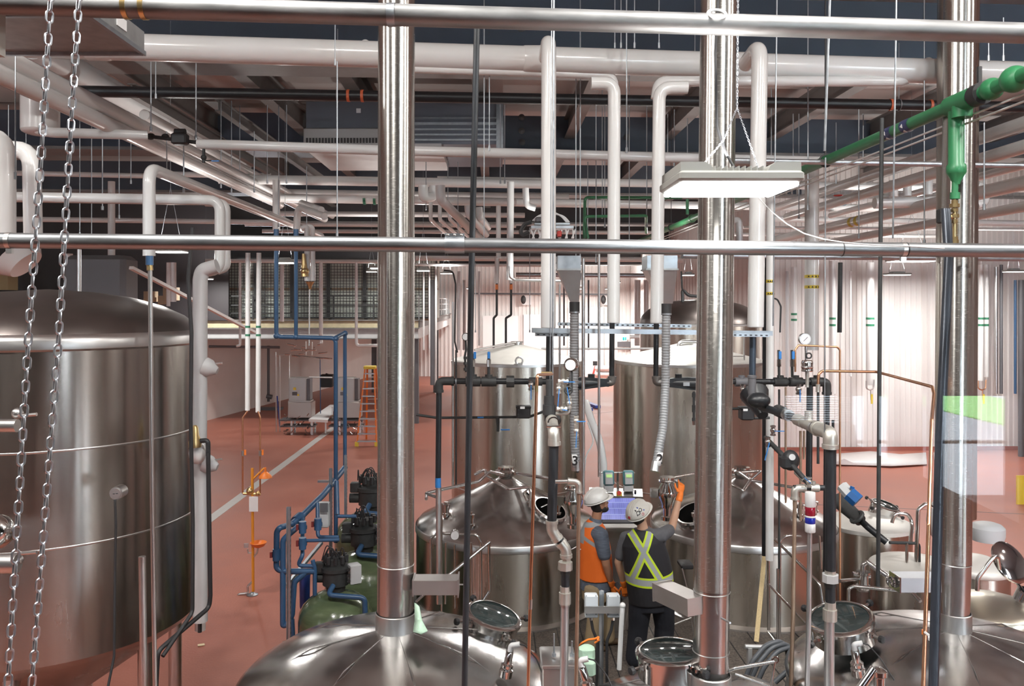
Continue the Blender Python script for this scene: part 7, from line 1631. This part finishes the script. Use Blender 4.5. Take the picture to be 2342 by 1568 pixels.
for i, px in enumerate((1352, 1402)):
    b = emit('junction_box', MB().bbox(P(px, 1383, Yj), (W(29, Yj), .09, W(50, Yj)), .006), pmat('pale_blue_box', (.62, .66, .70), .45), t, 'pale grey junction box')
    m = MB()
    for dx in (-11, 11):
        for dy in (-21, 21): m.tube([P(px + dx, 1383 + dy, Yj - .045), P(px + dx, 1383 + dy, Yj - .05)], W(1.2, Yj), 8)
    emit('screws', m, GREYD, b)
    emit('cable_gland', MB().tube([P(px, 1408, Yj), P(px, 1417, Yj)], W(9, Yj) / 2, 8), CHROME, t)
    emit('cable', MB().tube(wpts([(px, 1417, Yj), (px + (4 if i == 0 else -4), 1440, Yj), (1366 if i == 0 else 1388, 1465, Yj), (1364 if i == 0 else 1388, 1600, Yj)]), W(7, Yj) / 2, 10, fil=.1), RUBBER, t)
pipe('white_handle_pipe', 'white capped pipe standing slanted right of the junction boxes', [(1424, 1382, 6.4), (1421, 1430, 6.4), (1416, 1530, 6.4)], 11, WHITEP, fil=0)
emit('pipe_cap', MB().ball(P(1424, 1384, 6.4), W(14, 6.4) / 2, 16), WHITEP, bpy.data.objects['white_handle_pipe'])
emit('orange_twine', MB().tube(wpts([(1322, 1480, 6.5), (1330, 1470, 6.4), (1345, 1462, 6.4), (1362, 1460, 6.4), (1370, 1455, 6.4), (1366, 1465, 6.35), (1372, 1462, 6.4), (1360, 1470, 6.4)]), .008, 6, fil=.05), ORANGE, None, 'orange twine tied to the junction post', 'twine')
mb = MB().bbox(P(1342, 1492, 6.3), (W(36, 6.3), .10, W(34, 6.3)), .03).bbox(P(1345, 1524, 6.25), (W(32, 6.3), .12, W(40, 6.3)), .03)
emit('folded_cloth', mb, CLOTH, None, 'folded mint green cloth bundle below the orange twine', 'cloth')
t = thing('steel_box', 'plain stainless box with upright rod left of the mint cloth bundle', 'box', P(1275, 1568, 6.0)); emit('body', MB().bbox(P(1276, 1540, 6.0), (W(76, 6), .30, W(66, 6)), .008), MATS['plain_sheet'], t); emit('lid', MB().bbox(P(1276, 1503, 6.0), (W(80, 6), .33, W(10, 6)), .01), SATIN, t)
for px in (1267, 1308): emit('stud', MB().tube([P(px, 1500, 5.95), P(px, 1448 if px == 1267 else 1465, 5.95)], .006, 8).tube([P(px, 1500, 5.95), P(px, 1493, 5.95)], .016, 6), GALV, t)
# stool / step frame between people and hoses
t = thing('work_stool', 'thin steel-legged stool partly hidden beside the black vest', 'stool', P(1580, 1500, 9.9)); Y = 9.9
for pts in ([(1560, 1300, Y), (1575, 1360, Y)], [(1535, 1430, Y), (1580, 1412, Y), (1590, 1470, Y)], [(1445, 1340, Y + .2), (1428, 1440, Y + .2)]): emit('leg', MB().tube(wpts(pts), W(3.5, Y) / 2, 8), SATIN, t)
emit('seat', MB().bbox(P(1568, 1290, Y + .25), (W(30, Y), .25, .05), .02), RUBBER, t)
# hose rack with coiled hoses, lower right
t = thing('hose_rack', 'white steel rack bar holding coiled hoses at lower right', 'rack', P(1760, 1568, 7.4)); Y = 7.4
emit('bar', MB().tube([P(1704, 1478, Y), P(1845, 1482, Y)], W(11, Y) / 2, 14), pmat('light_steel', (.72, .72, .72), .35, .6), t)
for px in (1714, 1832): emit('leg', MB().box(P(px, 1520, Y), (W(9, Y), .05, W(80, Y))), MATS['light_steel'], t, flat=True)
for i, (dx, dy, rr) in enumerate(((0, 0, 1), (12, 6, .95), (26, 14, .92))):
    pts = [(1700 + dx, 1560 + dy, Y - .1), (1722 + dx, 1510 + dy, Y - .1), (1752 + dx, 1474 + dy, Y - .05), (1784 + dx, 1464 + dy, Y), (1800 + dx, 1480 + dy, Y + .05), (1806 + dx, 1540 + dy, Y + .05), (1796 + dx, 1600 + dy, Y)]
    pipe('rubber_hose', ('grey rubber hose hung over the rack bar, outermost loop', 'grey rubber hose hung over the rack bar, middle loop', 'grey rubber hose hung over the rack bar, innermost loop')[i], pts, 11, pmat('grey_rubber_hose', (.10, .11, .125), .45), cat='hose', fil=4)
pipe('rubber_hose', 'short grey rubber hose crossing toward the signal post foot', [(1772, 1560, 7.0), (1800, 1535, 7.0), (1846, 1518, 7.0)], 12, MATS['grey_rubber_hose'], cat='hose', fil=2)
t = thing('bracket_frame', 'bent stainless bracket frame at the bottom edge right of the lamp stack', 'bracket', P(1750, 1568, 5.6)); Y = 5.6
for pts, w in (([(1662, 1560, Y), (1662, 1535, Y), (1680, 1528, Y), (1770, 1512, Y)], 8), ([(1772, 1512, Y), (1762, 1580, Y)], 5), ([(1680, 1540, Y), (1790, 1580, Y)], 6)): emit('tube', MB().tube(wpts(pts), W(w, Y) / 2, 10, fil=.05), CHROME, t)
emit('eye_bolt', MB().torus(P(1773, 1508, Y), .02, .007, (0, 1, 0), 16, 6), CHROME, t)
# ================================================================ the two people
def eloft(mb, secs, seg=24):
    """loft of ellipses: (centre, rx, ry, xdir) with xdir the lateral direction, sections stacked along the limb"""
    n = len(secs); vs = []
    for i, (c, rx, ry, xd) in enumerate(secs):
        c = Vector(c); d = (Vector(secs[min(i + 1, n - 1)][0]) - Vector(secs[max(i - 1, 0)][0])).normalized()
        x = Vector(xd); x = (x - d * x.dot(d)).normalized(); y = d.cross(x)
        for k in range(seg):
            t = 2 * PI * k / seg; vs.append(c + x * math.cos(t) * rx + y * math.sin(t) * ry)
    fs = [(i * seg + k, i * seg + (k + 1) % seg, (i + 1) * seg + (k + 1) % seg, (i + 1) * seg + k) for i in range(n - 1) for k in range(seg)]
    fs += [tuple(range(seg - 1, -1, -1)), tuple((n - 1) * seg + k for k in range(seg))]
    return mb.add(vs, fs)
def fused(name, mb, mat, parent, voxel=.009, smooth=6, label=None, matfn=None):
    """one continuous skin out of overlapping volumes"""
    o = emit('tmp_body', mb, RUBBER, None)
    m = o.modifiers.new('r', 'REMESH'); m.mode = 'VOXEL'; m.voxel_size = voxel
    s = o.modifiers.new('s', 'SMOOTH'); s.iterations = smooth; s.factor = .5
    dg = bpy.context.evaluated_depsgraph_get(); me = bpy.data.meshes.new_from_object(o.evaluated_get(dg))
    org = WO[o.name].copy(); bpy.data.objects.remove(o)
    me.materials.clear(); me.materials.append(mat)
    me.polygons.foreach_set('use_smooth', [True] * len(me.polygons))
    ob = bpy.data.objects.new(name, me); COL.objects.link(ob); WO[ob.name] = org
    if parent is not None: ob.parent = parent; ob.location = org - WO[parent.name]
    else: ob.location = org
    tag(ob, label); return ob
def limb(mb, pts, rs, seg=16, sub=3):
    """smoothly tapering limb through joints"""
    pts = [Vector(p) for p in pts]; q = []; r = []
    for i in range(len(pts) - 1):
        for k in range(sub):
            t = k / sub; q.append(lerp(pts[i], pts[i + 1], t)); r.append(rs[i] * (1 - t) + rs[i + 1] * t)
    q.append(pts[-1]); r.append(rs[-1]); mb.tube(q, r, seg)
    for p, rr in zip(pts, rs): mb.ball(p, rr, 14)
    return mb
SKIN = pmat('skin', (.52, .30, .20), .5, 0, noise=.06, nscale=20, spec=.4)
def head(mb, c, face, r=.098):
    """skull with jaw, nose, brow, ears; face = unit direction the face looks"""
    f = Vector(face).normalized(); up = (Vector((0, 0, 1)) - f * f.z).normalized(); s = f.cross(up)
    R = Matrix((s, f, up)).transposed()
    mb.ball(c, 1, 24, (.077, .096, .112), R)
    mb.ball(c + f * .028 - up * .062, 1, 20, (.058, .068, .055), R)
    mb.ball(c + f * .072 - up * .098, 1, 14, (.028, .024, .022), R)
    mb.tube([c + f * .094 + up * .012, c + f * .118 - up * .030, c + f * .098 - up * .040], [.008, .014, .012], 10)
    mb.tube([c + f * .086 + up * .026 - s * .05, c + f * .096 + up * .026, c + f * .086 + up * .026 + s * .05], .010, 8)
    mb.tube([c + f * .088 - up * .062 - s * .022, c + f * .094 - up * .062, c + f * .088 - up * .062 + s * .022], .008, 8)
    for k in (-1, 1):
        mb.ball(c + s * k * .078 - f * .008 - up * .012, 1, 12, (.010, .020, .033), R)
        mb.ball(c + s * k * .050 + f * .060 - up * .035, 1, 12, (.022, .03, .025), R)
    return R, s, up
def hard_hat(parent, c, face, mat, tilt=0.0, marks=False):
    f = Vector(face).normalized(); up = (Vector((0, 0, 1)) - f * f.z).normalized(); s = f.cross(up)
    c = c + up * .030
    def pt(a, e, rx=.128, ry=.155, rz=.135): return c + s * math.sin(a) * math.cos(e) * rx + f * math.cos(a) * math.cos(e) * ry + up * math.sin(e) * rz
    vs = []; fs = []; N = 40; Mh = 12
    for j in range(Mh + 1):
        e = (PI / 2) * j / Mh
        for k in range(N): a = 2 * PI * k / N; vs.append(pt(a, e))
    for j in range(Mh):
        for k in range(N): k2 = (k + 1) % N; fs.append((j * N + k, j * N + k2, (j + 1) * N + k2, (j + 1) * N + k))
    mb = MB().add(vs, fs)
    # rolled rim and front peak
    rim = [pt(2 * PI * k / N, 0) for k in range(N)]; o2 = []
    for k in range(N):
        a = 2 * PI * k / N; ext = .012 + .050 * max(0, math.cos(a)) ** 2
        o2.append(pt(a, 0) + (s * math.sin(a) + f * math.cos(a)) * ext - up * (.008 + .016 * max(0, math.cos(a))))
    mb.add(rim + o2, [(k, (k + 1) % N, N + (k + 1) % N, N + k) for k in range(N)])
    # raised centre ridges
    for off in (-.022, 0, .022):
        pts = []
        for j in range(13):
            e = PI * (.12 + .76 * j / 12); pts.append(c + s * off + f * math.cos(e) * .157 + up * math.sin(e) * (.138 if off == 0 else .136))
        mb.tube(pts, .006, 8)
    o = emit('hard_hat', mb, mat, parent, 'white hard hat'); m = o.modifiers.new('t', 'SOLIDIFY'); m.thickness = .004
    sp = emit('hat_strap', MB().tube([c + s * .10 - f * .09 - up * .015, c - f * .135 - up * .03, c - s * .10 - f * .09 - up * .015], .012, 8, fil=.05), RUBBER, parent)
    if marks:
        cols = [pmat('decal_blue', (.05, .10, .45), .5), RUBBER, pmat('decal_red', (.60, .04, .05), .5), RUBBER, MATS['decal_red'], RUBBER, MATS['decal_blue'], RUBBER]
        for i, (a, e, sz) in enumerate(((2.3, .95, .013), (2.05, .70, .017), (2.0, .30, .014), (2.6, .78, .013), (3.3, .22, .020), (2.35, .55, .020), (1.75, .52, .010), (2.5, .38, .010))):
            q = pt(a, e); nrm = (q - c).normalized()
            m = MB()
            if i in (2, 5, 1): m.torus(q + nrm * .003, sz, sz * .22, nrm, 18, 6)
            else: m.lathe(q, [(sz, .0), (sz * .9, .004)], 7, axis=nrm)
            emit('decal', m, cols[i], o, 'small coloured decal')
    return o
def hand(mb, wrist, pdir, palm_n, curl, spread=.0, r=.0095, point=False, thumb=1, s=1.0):
    """palm with four fingers of unequal length and a thumb at its side. pdir: wrist to knuckles, palm_n: out of the palm"""
    d = Vector(pdir).normalized(); n = Vector(palm_n); n = (n - d * n.dot(d)).normalized(); u = d.cross(n) * thumb
    eloft(mb, [(wrist - d * .03 * s, .030 * s, .024 * s, u), (wrist + d * .01 * s, .032 * s, .020 * s, u), (wrist + d * .05 * s, .042 * s, .018 * s, u), (wrist + d * .09 * s, .043 * s, .015 * s, u)], 16)
    for k in range(4):
        base = wrist + d * (.088 - .006 * abs(k - 1)) * s + u * (.031 - .0205 * k) * s; L = (.066, .074, .069, .054)[k] * s
        cu = (0.05 if point and k == 0 else curl) ; dirv = (d + u * (1.5 - k) * spread).normalized(); p = base; pts = [base - d * .02 * s, base]; rr = r * s * (1 if k < 3 else .88)
        ang = 0
        for seg_, fr in enumerate((.45, .31, .24)):
            ang += cu * (.8, 1.1, .8)[seg_]; v = dirv * math.cos(ang) + n * math.sin(ang); p = p + v * L * fr; pts.append(p)
        mb.tube(pts, [rr * 1.08, rr * 1.05, rr, rr * .94, rr * .85], 10); mb.ball(pts[-1], rr * .85, 8); mb.ball(pts[2], rr * 1.04, 8); mb.ball(pts[3], rr, 8)
    b0 = wrist + d * .025 * s + u * .034 * s; t1 = b0 + (d * .7 + u * .75 + n * .2).normalized() * .040 * s; t2 = t1 + (d * .9 + u * .25 + n * .35).normalized() * .032 * s; t3 = t2 + (d * .9 + n * .4).normalized() * .024 * s
    mb.tube([b0 - d * .01 * s, t1, t2, t3], [.016 * s, .013 * s, .0115 * s, .009 * s], 10); mb.ball(t3, .009 * s, 8); mb.ball(t2, .0115 * s, 8)
    return mb

# ---------------- person in the black vest, back turned, right arm raised
YB = 9.5
def B(px, py, dy=0): return P(px, py, YB + dy)
side = Vector((1, .15, 0)).normalized()
pb = thing('person', 'person in black hi-vis vest, back turned, right arm raised in an orange glove', 'person', Vector((B(1480, 1500).x, YB, ZD)))
hipz = P(0, 1352, YB).z
hc = B(1462, 1180, .02); fdir = Vector((.55, .62, .48)).normalized()
body = MB()
eloft(body, [(B(1490, 1375), .185, .145, side), (B(1489, 1350), .200, .155, side), (B(1486, 1315), .205, .155, side), (B(1480, 1275), .210, .145, side), (B(1473, 1240), .210, .13, side), (B(1472, 1222), .175, .10, side), (B(1473, 1210), .09, .08, side)], 28)
limb(body, [B(1472, 1215, -.02), B(1466, 1190, .0)], [.062, .058])
Rm, sdir, updir = head(body, hc, fdir)
Rsh, Rel, Rwr = B(1512, 1224, .0), B(1536, 1208, .22), B(1556, 1131, .30)
Lsh, Lel, Lwr = B(1432, 1230, .05), B(1414, 1285, .10), B(1427, 1336, .16)
limb(body, [B(1495, 1225), Rsh, lerp(Rsh, Rel, .5), Rel, lerp(Rel, Rwr, .35), Rwr], [.075, .068, .058, .048, .046, .030])
limb(body, [B(1450, 1226), Lsh, lerp(Lsh, Lel, .5), Lel, lerp(Lel, Lwr, .35), Lwr], [.075, .066, .056, .046, .043, .029])
Lhip, Rhip = B(1466, 1362), B(1514, 1360)
feet = {}
for (h, kx, fx, kdy, nm) in ((Lhip, 1460, 1453, .02, 'l'), (Rhip, 1520, 1518, .06, 'r')):
    knee = B(kx, 1432, kdy); ank = Vector((B(fx, 0).x, YB + kdy, ZD + .09)); limb(body, [h, lerp(h, knee, .5), knee, lerp(knee, ank, .35), ank], [.095, .085, .062, .060, .042]); feet[nm] = (knee, ank)
fused('body', body, SKIN, pb, .009, 5)
# clothing
SHIRT = pmat('grey_tee', (.10, .10, .11), .85, 0, noise=.12, nscale=30, bump=.25, bscale=12)
m = MB(); limb(m, [B(1495, 1226), Rsh, lerp(Rsh, Rel, .75)], [.088, .084, .070]); limb(m, [B(1452, 1228), Lsh, lerp(Lsh, Lel, .72)], [.088, .080, .068])
eloft(m, [(B(1488, 1345), .205, .160, side), (B(1480, 1275), .215, .150, side), (B(1474, 1240), .215, .135, side), (B(1473, 1216), .14, .095, side), (B(1472, 1206), .075, .075, side)], 28)
m.add([Rsh + Vector((-.03, 0, .02)), lerp(Rsh, Rel, .6), lerp(Rsh, Rel, .6) + Vector((-.02, -.02, -.16)), Rsh + Vector((-.02, -.02, -.20)), Rsh + Vector((-.03, .06, .02)), lerp(Rsh, Rel, .6) + Vector((0, .06, 0)), lerp(Rsh, Rel, .6) + Vector((-.02, .04, -.16)), Rsh + Vector((-.02, .05, -.20))], [(0, 1, 2, 3), (7, 6, 5, 4), (0, 4, 5, 1), (1, 5, 6, 2), (2, 6, 7, 3), (3, 7, 4, 0)])
fused('shirt', m, SHIRT, pb, .009, 5, 'dark grey tee shirt')
TR = pmat('black_trousers', (.010, .012, .020), .8, 0, noise=.2, nscale=12, bump=.5, bscale=9)
m = MB(); eloft(m, [(B(1489, 1392), .205, .155, side), (B(1488, 1358), .215, .165, side), (B(1487, 1330), .210, .16, side)], 28)
for nm, h in (('l', Lhip), ('r', Rhip)):
    k, a = feet[nm]; limb(m, [h, lerp(h, k, .5), k, lerp(k, a, .4), lerp(k, a, .97)], [.138, .130, .114, .112, .110])
fused('trousers', m, TR, pb, .010, 4, 'black work trousers')
for nm in ('l', 'r'):
    k, a = feet[nm]; m = MB(); fd = Vector((.25, 1, 0)).normalized(); sx = Vector((1, -.25, 0)).normalized()
    eloft(m, [(a - fd * .075 + Vector((0, 0, -.055)), .036, .034, sx), (a - fd * .02 + Vector((0, 0, -.045)), .046, .045, sx), (a + fd * .08 + Vector((0, 0, -.05)), .05, .04, sx), (a + fd * .16 + Vector((0, 0, -.062)), .045, .028, sx)], 18); m.tube([a + Vector((0, 0, .05)), a - Vector((0, 0, .04))], .052, 16)
    emit('boot', m, RUBBER, pb)
def vest_mat():
    m, nt, b = nodes_of('black_hivis_vest'); N = nt.nodes; Lk = nt.links
    tc = N.new('ShaderNodeTexCoord'); sp = N.new('ShaderNodeSeparateXYZ'); Lk.new(tc.outputs['Object'], sp.inputs[0])
    def M(op, a, b_=None, c_=None):
        n = N.new('ShaderNodeMath'); n.operation = op
        for i, v in enumerate((a, b_, c_)):
            if v is None: continue
            if isinstance(v, (int, float)): n.inputs[i].default_value = v
            else: Lk.new(v, n.inputs[i])
        return n.outputs[0]
    x, z = sp.outputs[0], sp.outputs[2]
    def line(x0, z0, x1, z1):
        k = (x1 - x0) / (z1 - z0); n = 1 / math.sqrt(1 + k * k)
        t = M('MULTIPLY', z, k); t = M('SUBTRACT', x, t); t = M('SUBTRACT', t, x0 - k * z0); return M('MULTIPLY', M('ABSOLUTE', t), n)
    return m, nt, b, M, line, x, z
vm, nt, bs, Mth, line, xo, zo = vest_mat()
m = MB()
eloft(m, [(B(1489, 1376), .255, .180, side), (B(1488, 1345), .275, .180, side), (B(1485, 1315), .278, .178, side), (B(1477, 1275), .268, .170, side), (B(1470, 1240), .242, .160, side), (B(1470, 1222), .195, .128, side), (B(1471, 1209), .10, .09, side)], 30)
vest = fused('vest', m, vm, pb, .008, 5, 'black vest with grey and lime cross bands')
vo = WO[vest.name]
def loc(px, py): p = P(px, py, YB - .13); return p.x - vo.x, p.z - vo.z
def band_nodes():
    N = nt.nodes; Lk = nt.links
    d1 = line(*loc(1440, 1212), *loc(1508, 1322)); d2 = line(*loc(1494, 1206), *loc(1446, 1322))
    zb = loc(0, 1331)[1]; tl = .02
    t = Mth('ABSOLUTE', Mth('SUBTRACT', Mth('SUBTRACT', zo, zb), Mth('MULTIPLY', Mth('MULTIPLY', xo, xo), .45)))
    above = Mth('GREATER_THAN', zo, zb)
    d1 = Mth('ADD', d1, Mth('MULTIPLY', Mth('SUBTRACT', 1, above), 10)); d2 = Mth('ADD', d2, Mth('MULTIPLY', Mth('SUBTRACT', 1, above), 10))
    # only on the back (facing the viewer): y below the middle
    sp2 = [n for n in N if n.type == 'SEPXYZ'][0]
    back = Mth('LESS_THAN', sp2.outputs[1], .03)
    dm = Mth('MINIMUM', d1, d2); dm = Mth('ADD', dm, Mth('MULTIPLY', Mth('SUBTRACT', 1, back), 10)); dm = Mth('MINIMUM', Mth('ADD', dm, .010), t)
    lime = Mth('LESS_THAN', dm, .056); grey = Mth('LESS_THAN', dm, .033)
    a = N.new('ShaderNodeMix'); a.data_type = 'RGBA'; a.inputs[6].default_value = (.012, .012, .016, 1); a.inputs[7].default_value = (.60, .78, .03, 1); Lk.new(lime, a.inputs[0])
    c = N.new('ShaderNodeMix'); c.data_type = 'RGBA'; c.inputs[7].default_value = (.38, .40, .42, 1); Lk.new(a.outputs[2], c.inputs[6]); Lk.new(grey, c.inputs[0])
    Lk.new(c.outputs[2], bs.inputs['Base Color']); bs.inputs['Roughness'].default_value = .7
band_nodes()
HATW = pmat('hat_white', (.80, .79, .76), .3, 0, coat=.3); HATC = pmat('hat_cream', (.74, .72, .66), .35, 0, noise=.04, coat=.3)
hard_hat(pb, hc + updir * .035, fdir + Vector((0, 0, -.05)), HATC, marks=True)
f = fdir
for k in (-1, 1):
    e = hc + f * .090 + sdir * k * .031 + updir * .004
    ey = emit('eye', MB().ball(e, .011, 12), WHITEP, pb); emit('iris', MB().ball(e + f * .008, .0055, 10), RUBBER, ey)
emit('hair', MB().ball(hc - f * .022 - updir * .005, 1, 22, (.081, .085, .085), Rm), pmat('dark_hair', (.03, .022, .018), .7, bump=.5, bscale=80), pb, 'short dark hair')
GL = pmat('orange_glove', (.85, .20, .02), .6, 0, noise=.08, nscale=30, bump=.3, bscale=40)
m = MB(); limb(m, [lerp(Rel, Rwr, .86), Rwr + (Rwr - Rel).normalized() * .01], [.040, .034]); hand(m, Rwr + (Rwr - Rel).normalized() * .02, (.12, .10, 1), (-.2, 1, 0), .75, .10, .0105, True, 1)
g = fused('glove', m, GL, pb, .0042, 3, 'orange glove with raised pointing finger')
tipd = Vector((.12, .10, 1)).normalized(); emit('finger_tips', MB().tube([Rwr + tipd * .165 + Vector((-.02, .0, 0)), Rwr + tipd * .19 + Vector((-.02, .0, 0))], .0125, 10), RUBBER, g, 'black fingertip')
m = MB(); limb(m, [lerp(Lel, Lwr, .88), Lwr + (Lwr - Lel).normalized() * .01], [.038, .032]); hand(m, Lwr + (Lwr - Lel).normalized() * .02, (.15, .1, -1), (.2, 1, .1), .35, .06, .0105, False, -1)
fused('glove', m, GL, pb, .0045, 3, 'orange glove on the lowered hand')

# ---------------- person in the orange vest, turned to the right
YA = 10.0
def A(px, py, dy=0): return P(px, py, YA + dy)
sd = Vector((.25, -1, 0)).normalized(); fw = Vector((1, .25, 0)).normalized()     # lateral and forward directions
pa = thing('person', 'person in orange hi-vis vest and white hard hat looking at the raised hand', 'person', Vector((A(1362, 1480).x, YA, ZD)))
hc = A(1370, 1152, .0); fdir = Vector((.86, .30, .30)).normalized()
body = MB()
eloft(body, [(A(1360, 1352), .155, .125, sd), (A(1360, 1325), .165, .13, sd), (A(1360, 1290), .165, .125, sd), (A(1358, 1245), .185, .125, sd), (A(1357, 1215), .195, .115, sd), (A(1360, 1198), .13, .085, sd), (A(1363, 1188), .07, .065, sd)], 28)
limb(body, [A(1362, 1196), A(1367, 1165)], [.062, .058])
Rm, sdir, updir = head(body, hc, fdir)
Rsh, Rel, Rwr = A(1374, 1224, -.19), A(1386, 1290, -.23), A(1399, 1336, -.14)
Lsh, Lel, Lwr = A(1362, 1222, .20), A(1374, 1285, .26), A(1396, 1325, .16)
limb(body, [A(1365, 1218, -.08), Rsh, lerp(Rsh, Rel, .5), Rel, lerp(Rel, Rwr, .35), Rwr], [.08, .070, .060, .049, .048, .031]); limb(body, [A(1362, 1218, .08), Lsh, lerp(Lsh, Lel, .5), Lel, Lwr], [.08, .068, .058, .047, .030])
feet = {}
for nm, h, kx, ax, dy in (('r', A(1358, 1345, -.08), 1362, 1350, -.09), ('l', A(1364, 1345, .09), 1385, 1394, .12)):
    knee = A(kx, 1408, dy); ank = Vector((A(ax, 0).x, YA + dy, ZD + .09)); limb(body, [h, lerp(h, knee, .5), knee, lerp(knee, ank, .35), ank], [.095, .085, .062, .060, .042]); feet[nm] = (h, knee, ank)
fused('body', body, pmat('tan_skin', (.40, .20, .12), .5, 0, noise=.06, nscale=20), pa, .009, 5)
BLUE = pmat('heather_tee', (.115, .135, .175), .85, 0, noise=.35, nscale=40, stretch=(.3, .3, 3))
m = MB(); limb(m, [A(1365, 1219, -.09), Rsh, lerp(Rsh, Rel, .66)], [.096, .094, .080]); limb(m, [A(1362, 1219, .09), Lsh, lerp(Lsh, Lel, .75)], [.09, .085, .072])
eloft(m, [(A(1363, 1345), .190, .190, sd), (A(1363, 1325), .190, .185, sd), (A(1358, 1245), .190, .130, sd), (A(1357, 1213), .198, .118, sd), (A(1361, 1194), .10, .08, sd), (A(1363, 1184), .07, .07, sd)], 28)
fused('shirt', m, BLUE, pa, .009, 5, 'heather blue-grey tee shirt')
KH = pmat('khaki_trousers', (.36, .27, .16), .8, 0, noise=.10, nscale=10, bump=.5, bscale=9)
m = MB(); eloft(m, [(A(1363, 1368), .165, .165, sd), (A(1363, 1340), .178, .175, sd), (A(1362, 1322), .170, .165, sd)], 28)
for nm in ('r', 'l'): h, k, a = feet[nm]; limb(m, [h, lerp(h, k, .5), k, lerp(k, a, .4), lerp(k, a, .97)], [.125, .118, .100, .092, .086])
fused('trousers', m, KH, pa, .010, 4, 'khaki trousers')
for nm in ('r', 'l'):
    h, k, a = feet[nm]; m = MB(); fd = fw; sx = sd
    eloft(m, [(a - fd * .075 + Vector((0, 0, -.055)), .036, .034, sx), (a - fd * .02 + Vector((0, 0, -.045)), .046, .045, sx), (a + fd * .08 + Vector((0, 0, -.05)), .05, .04, sx), (a + fd * .17 + Vector((0, 0, -.062)), .045, .028, sx)], 18); m.tube([a + Vector((0, 0, .05)), a - Vector((0, 0, .04))], .052, 16)
    emit('boot', m, pmat('brown_boot', (.10, .06, .03), .6), pa)
vm2, nt, bs, Mth, line, xo, zo = vest_mat(); vm2.name = 'orange_hivis_vest'
m = MB()
eloft(m, [(A(1363, 1320), .205, .205, sd), (A(1363, 1290), .200, .198, sd), (A(1361, 1250), .205, .185, sd), (A(1358, 1222), .195, .165, sd), (A(1359, 1200), .145, .125, sd), (A(1361, 1190), .085, .08, sd)], 30)
vest = fused('vest', m, vm2, pa, .008, 5, 'orange vest with grey bands'); vo = WO[vest.name]
# arm opening: the shirt sleeve comes through, so the vest wraps tight under it
def loc(px, py): p = P(px, py, YA - .13); return p.x - vo.x, p.z - vo.z
N = nt.nodes; Lk = nt.links
d1 = Mth('ABSOLUTE', Mth('SUBTRACT', Mth('SUBTRACT', zo, loc(0, 1247)[1]), Mth('MULTIPLY', xo, -.55)))
d2 = line(*loc(1337, 1180), *loc(1330, 1250)); d3 = Mth('ABSOLUTE', Mth('SUBTRACT', Mth('SUBTRACT', zo, loc(0, 1199)[1]), Mth('MULTIPLY', xo, .2)))
dm = Mth('MINIMUM', Mth('MINIMUM', d1, Mth('ADD', d2, Mth('MULTIPLY', Mth('LESS_THAN', zo, loc(0, 1245)[1]), 10))), d3); g_ = Mth('LESS_THAN', dm, .024)
c = N.new('ShaderNodeMix'); c.data_type = 'RGBA'; c.inputs[6].default_value = (.90, .17, .015, 1); c.inputs[7].default_value = (.36, .37, .38, 1); Lk.new(g_, c.inputs[0]); Lk.new(c.outputs[2], bs.inputs['Base Color']); bs.inputs['Roughness'].default_value = .7
hard_hat(pa, hc + updir * .035 - fdir * .012, fdir, HATW)
for k in (-1, 1):
    e = hc + fdir * .090 + sdir * k * .031 + updir * .004
    ey = emit('eye', MB().ball(e, .011, 12), WHITEP, pa); emit('iris', MB().ball(e + fdir * .008, .0055, 10), RUBBER, ey)
HAIR = pmat('black_hair', (.012, .010, .009), .65, bump=.5, bscale=80)
emit('hair', MB().ball(hc - fdir * .030 - updir * .012, 1, 22, (.081, .080, .088), Rm), HAIR, pa, 'short black hair')
m = MB().ball(hc + fdir * .048 - updir * .088, 1, 18, (.054, .052, .036), Rm)
for k in (-1, 1): m.ball(hc + fdir * .02 + sdir * k * .060 - updir * .065, 1, 12, (.016, .035, .036), Rm)
emit('beard', m, HAIR, pa, 'short black beard')
m = MB(); limb(m, [lerp(Rel, Rwr, .84), Rwr + (Rwr - Rel).normalized() * .01], [.040, .034]); hand(m, Rwr + (Rwr - Rel).normalized() * .02, (.30, .0, -1), (.8, .6, .1), .4, .05, .0105, False, 1)
fused('glove', m, GL, pa, .0045, 3, 'orange glove')
m = MB(); limb(m, [lerp(Lel, Lwr, .84), Lwr + (Lwr - Lel).normalized() * .01], [.040, .034]); hand(m, Lwr + (Lwr - Lel).normalized() * .02, (.35, -.1, -1), (.8, -.4, .1), .5, .05, .0105, False, -1)
fused('glove', m, GL, pa, .0045, 3, 'orange glove')
t = thing('clipboard', 'thin dark board held low between the two people', 'clipboard', A(1412, 1355, -.05))
emit('board', MB().bar(A(1400, 1338, -.05), A(1424, 1372, -.05), .012, .16), GREYD, t, flat=True)
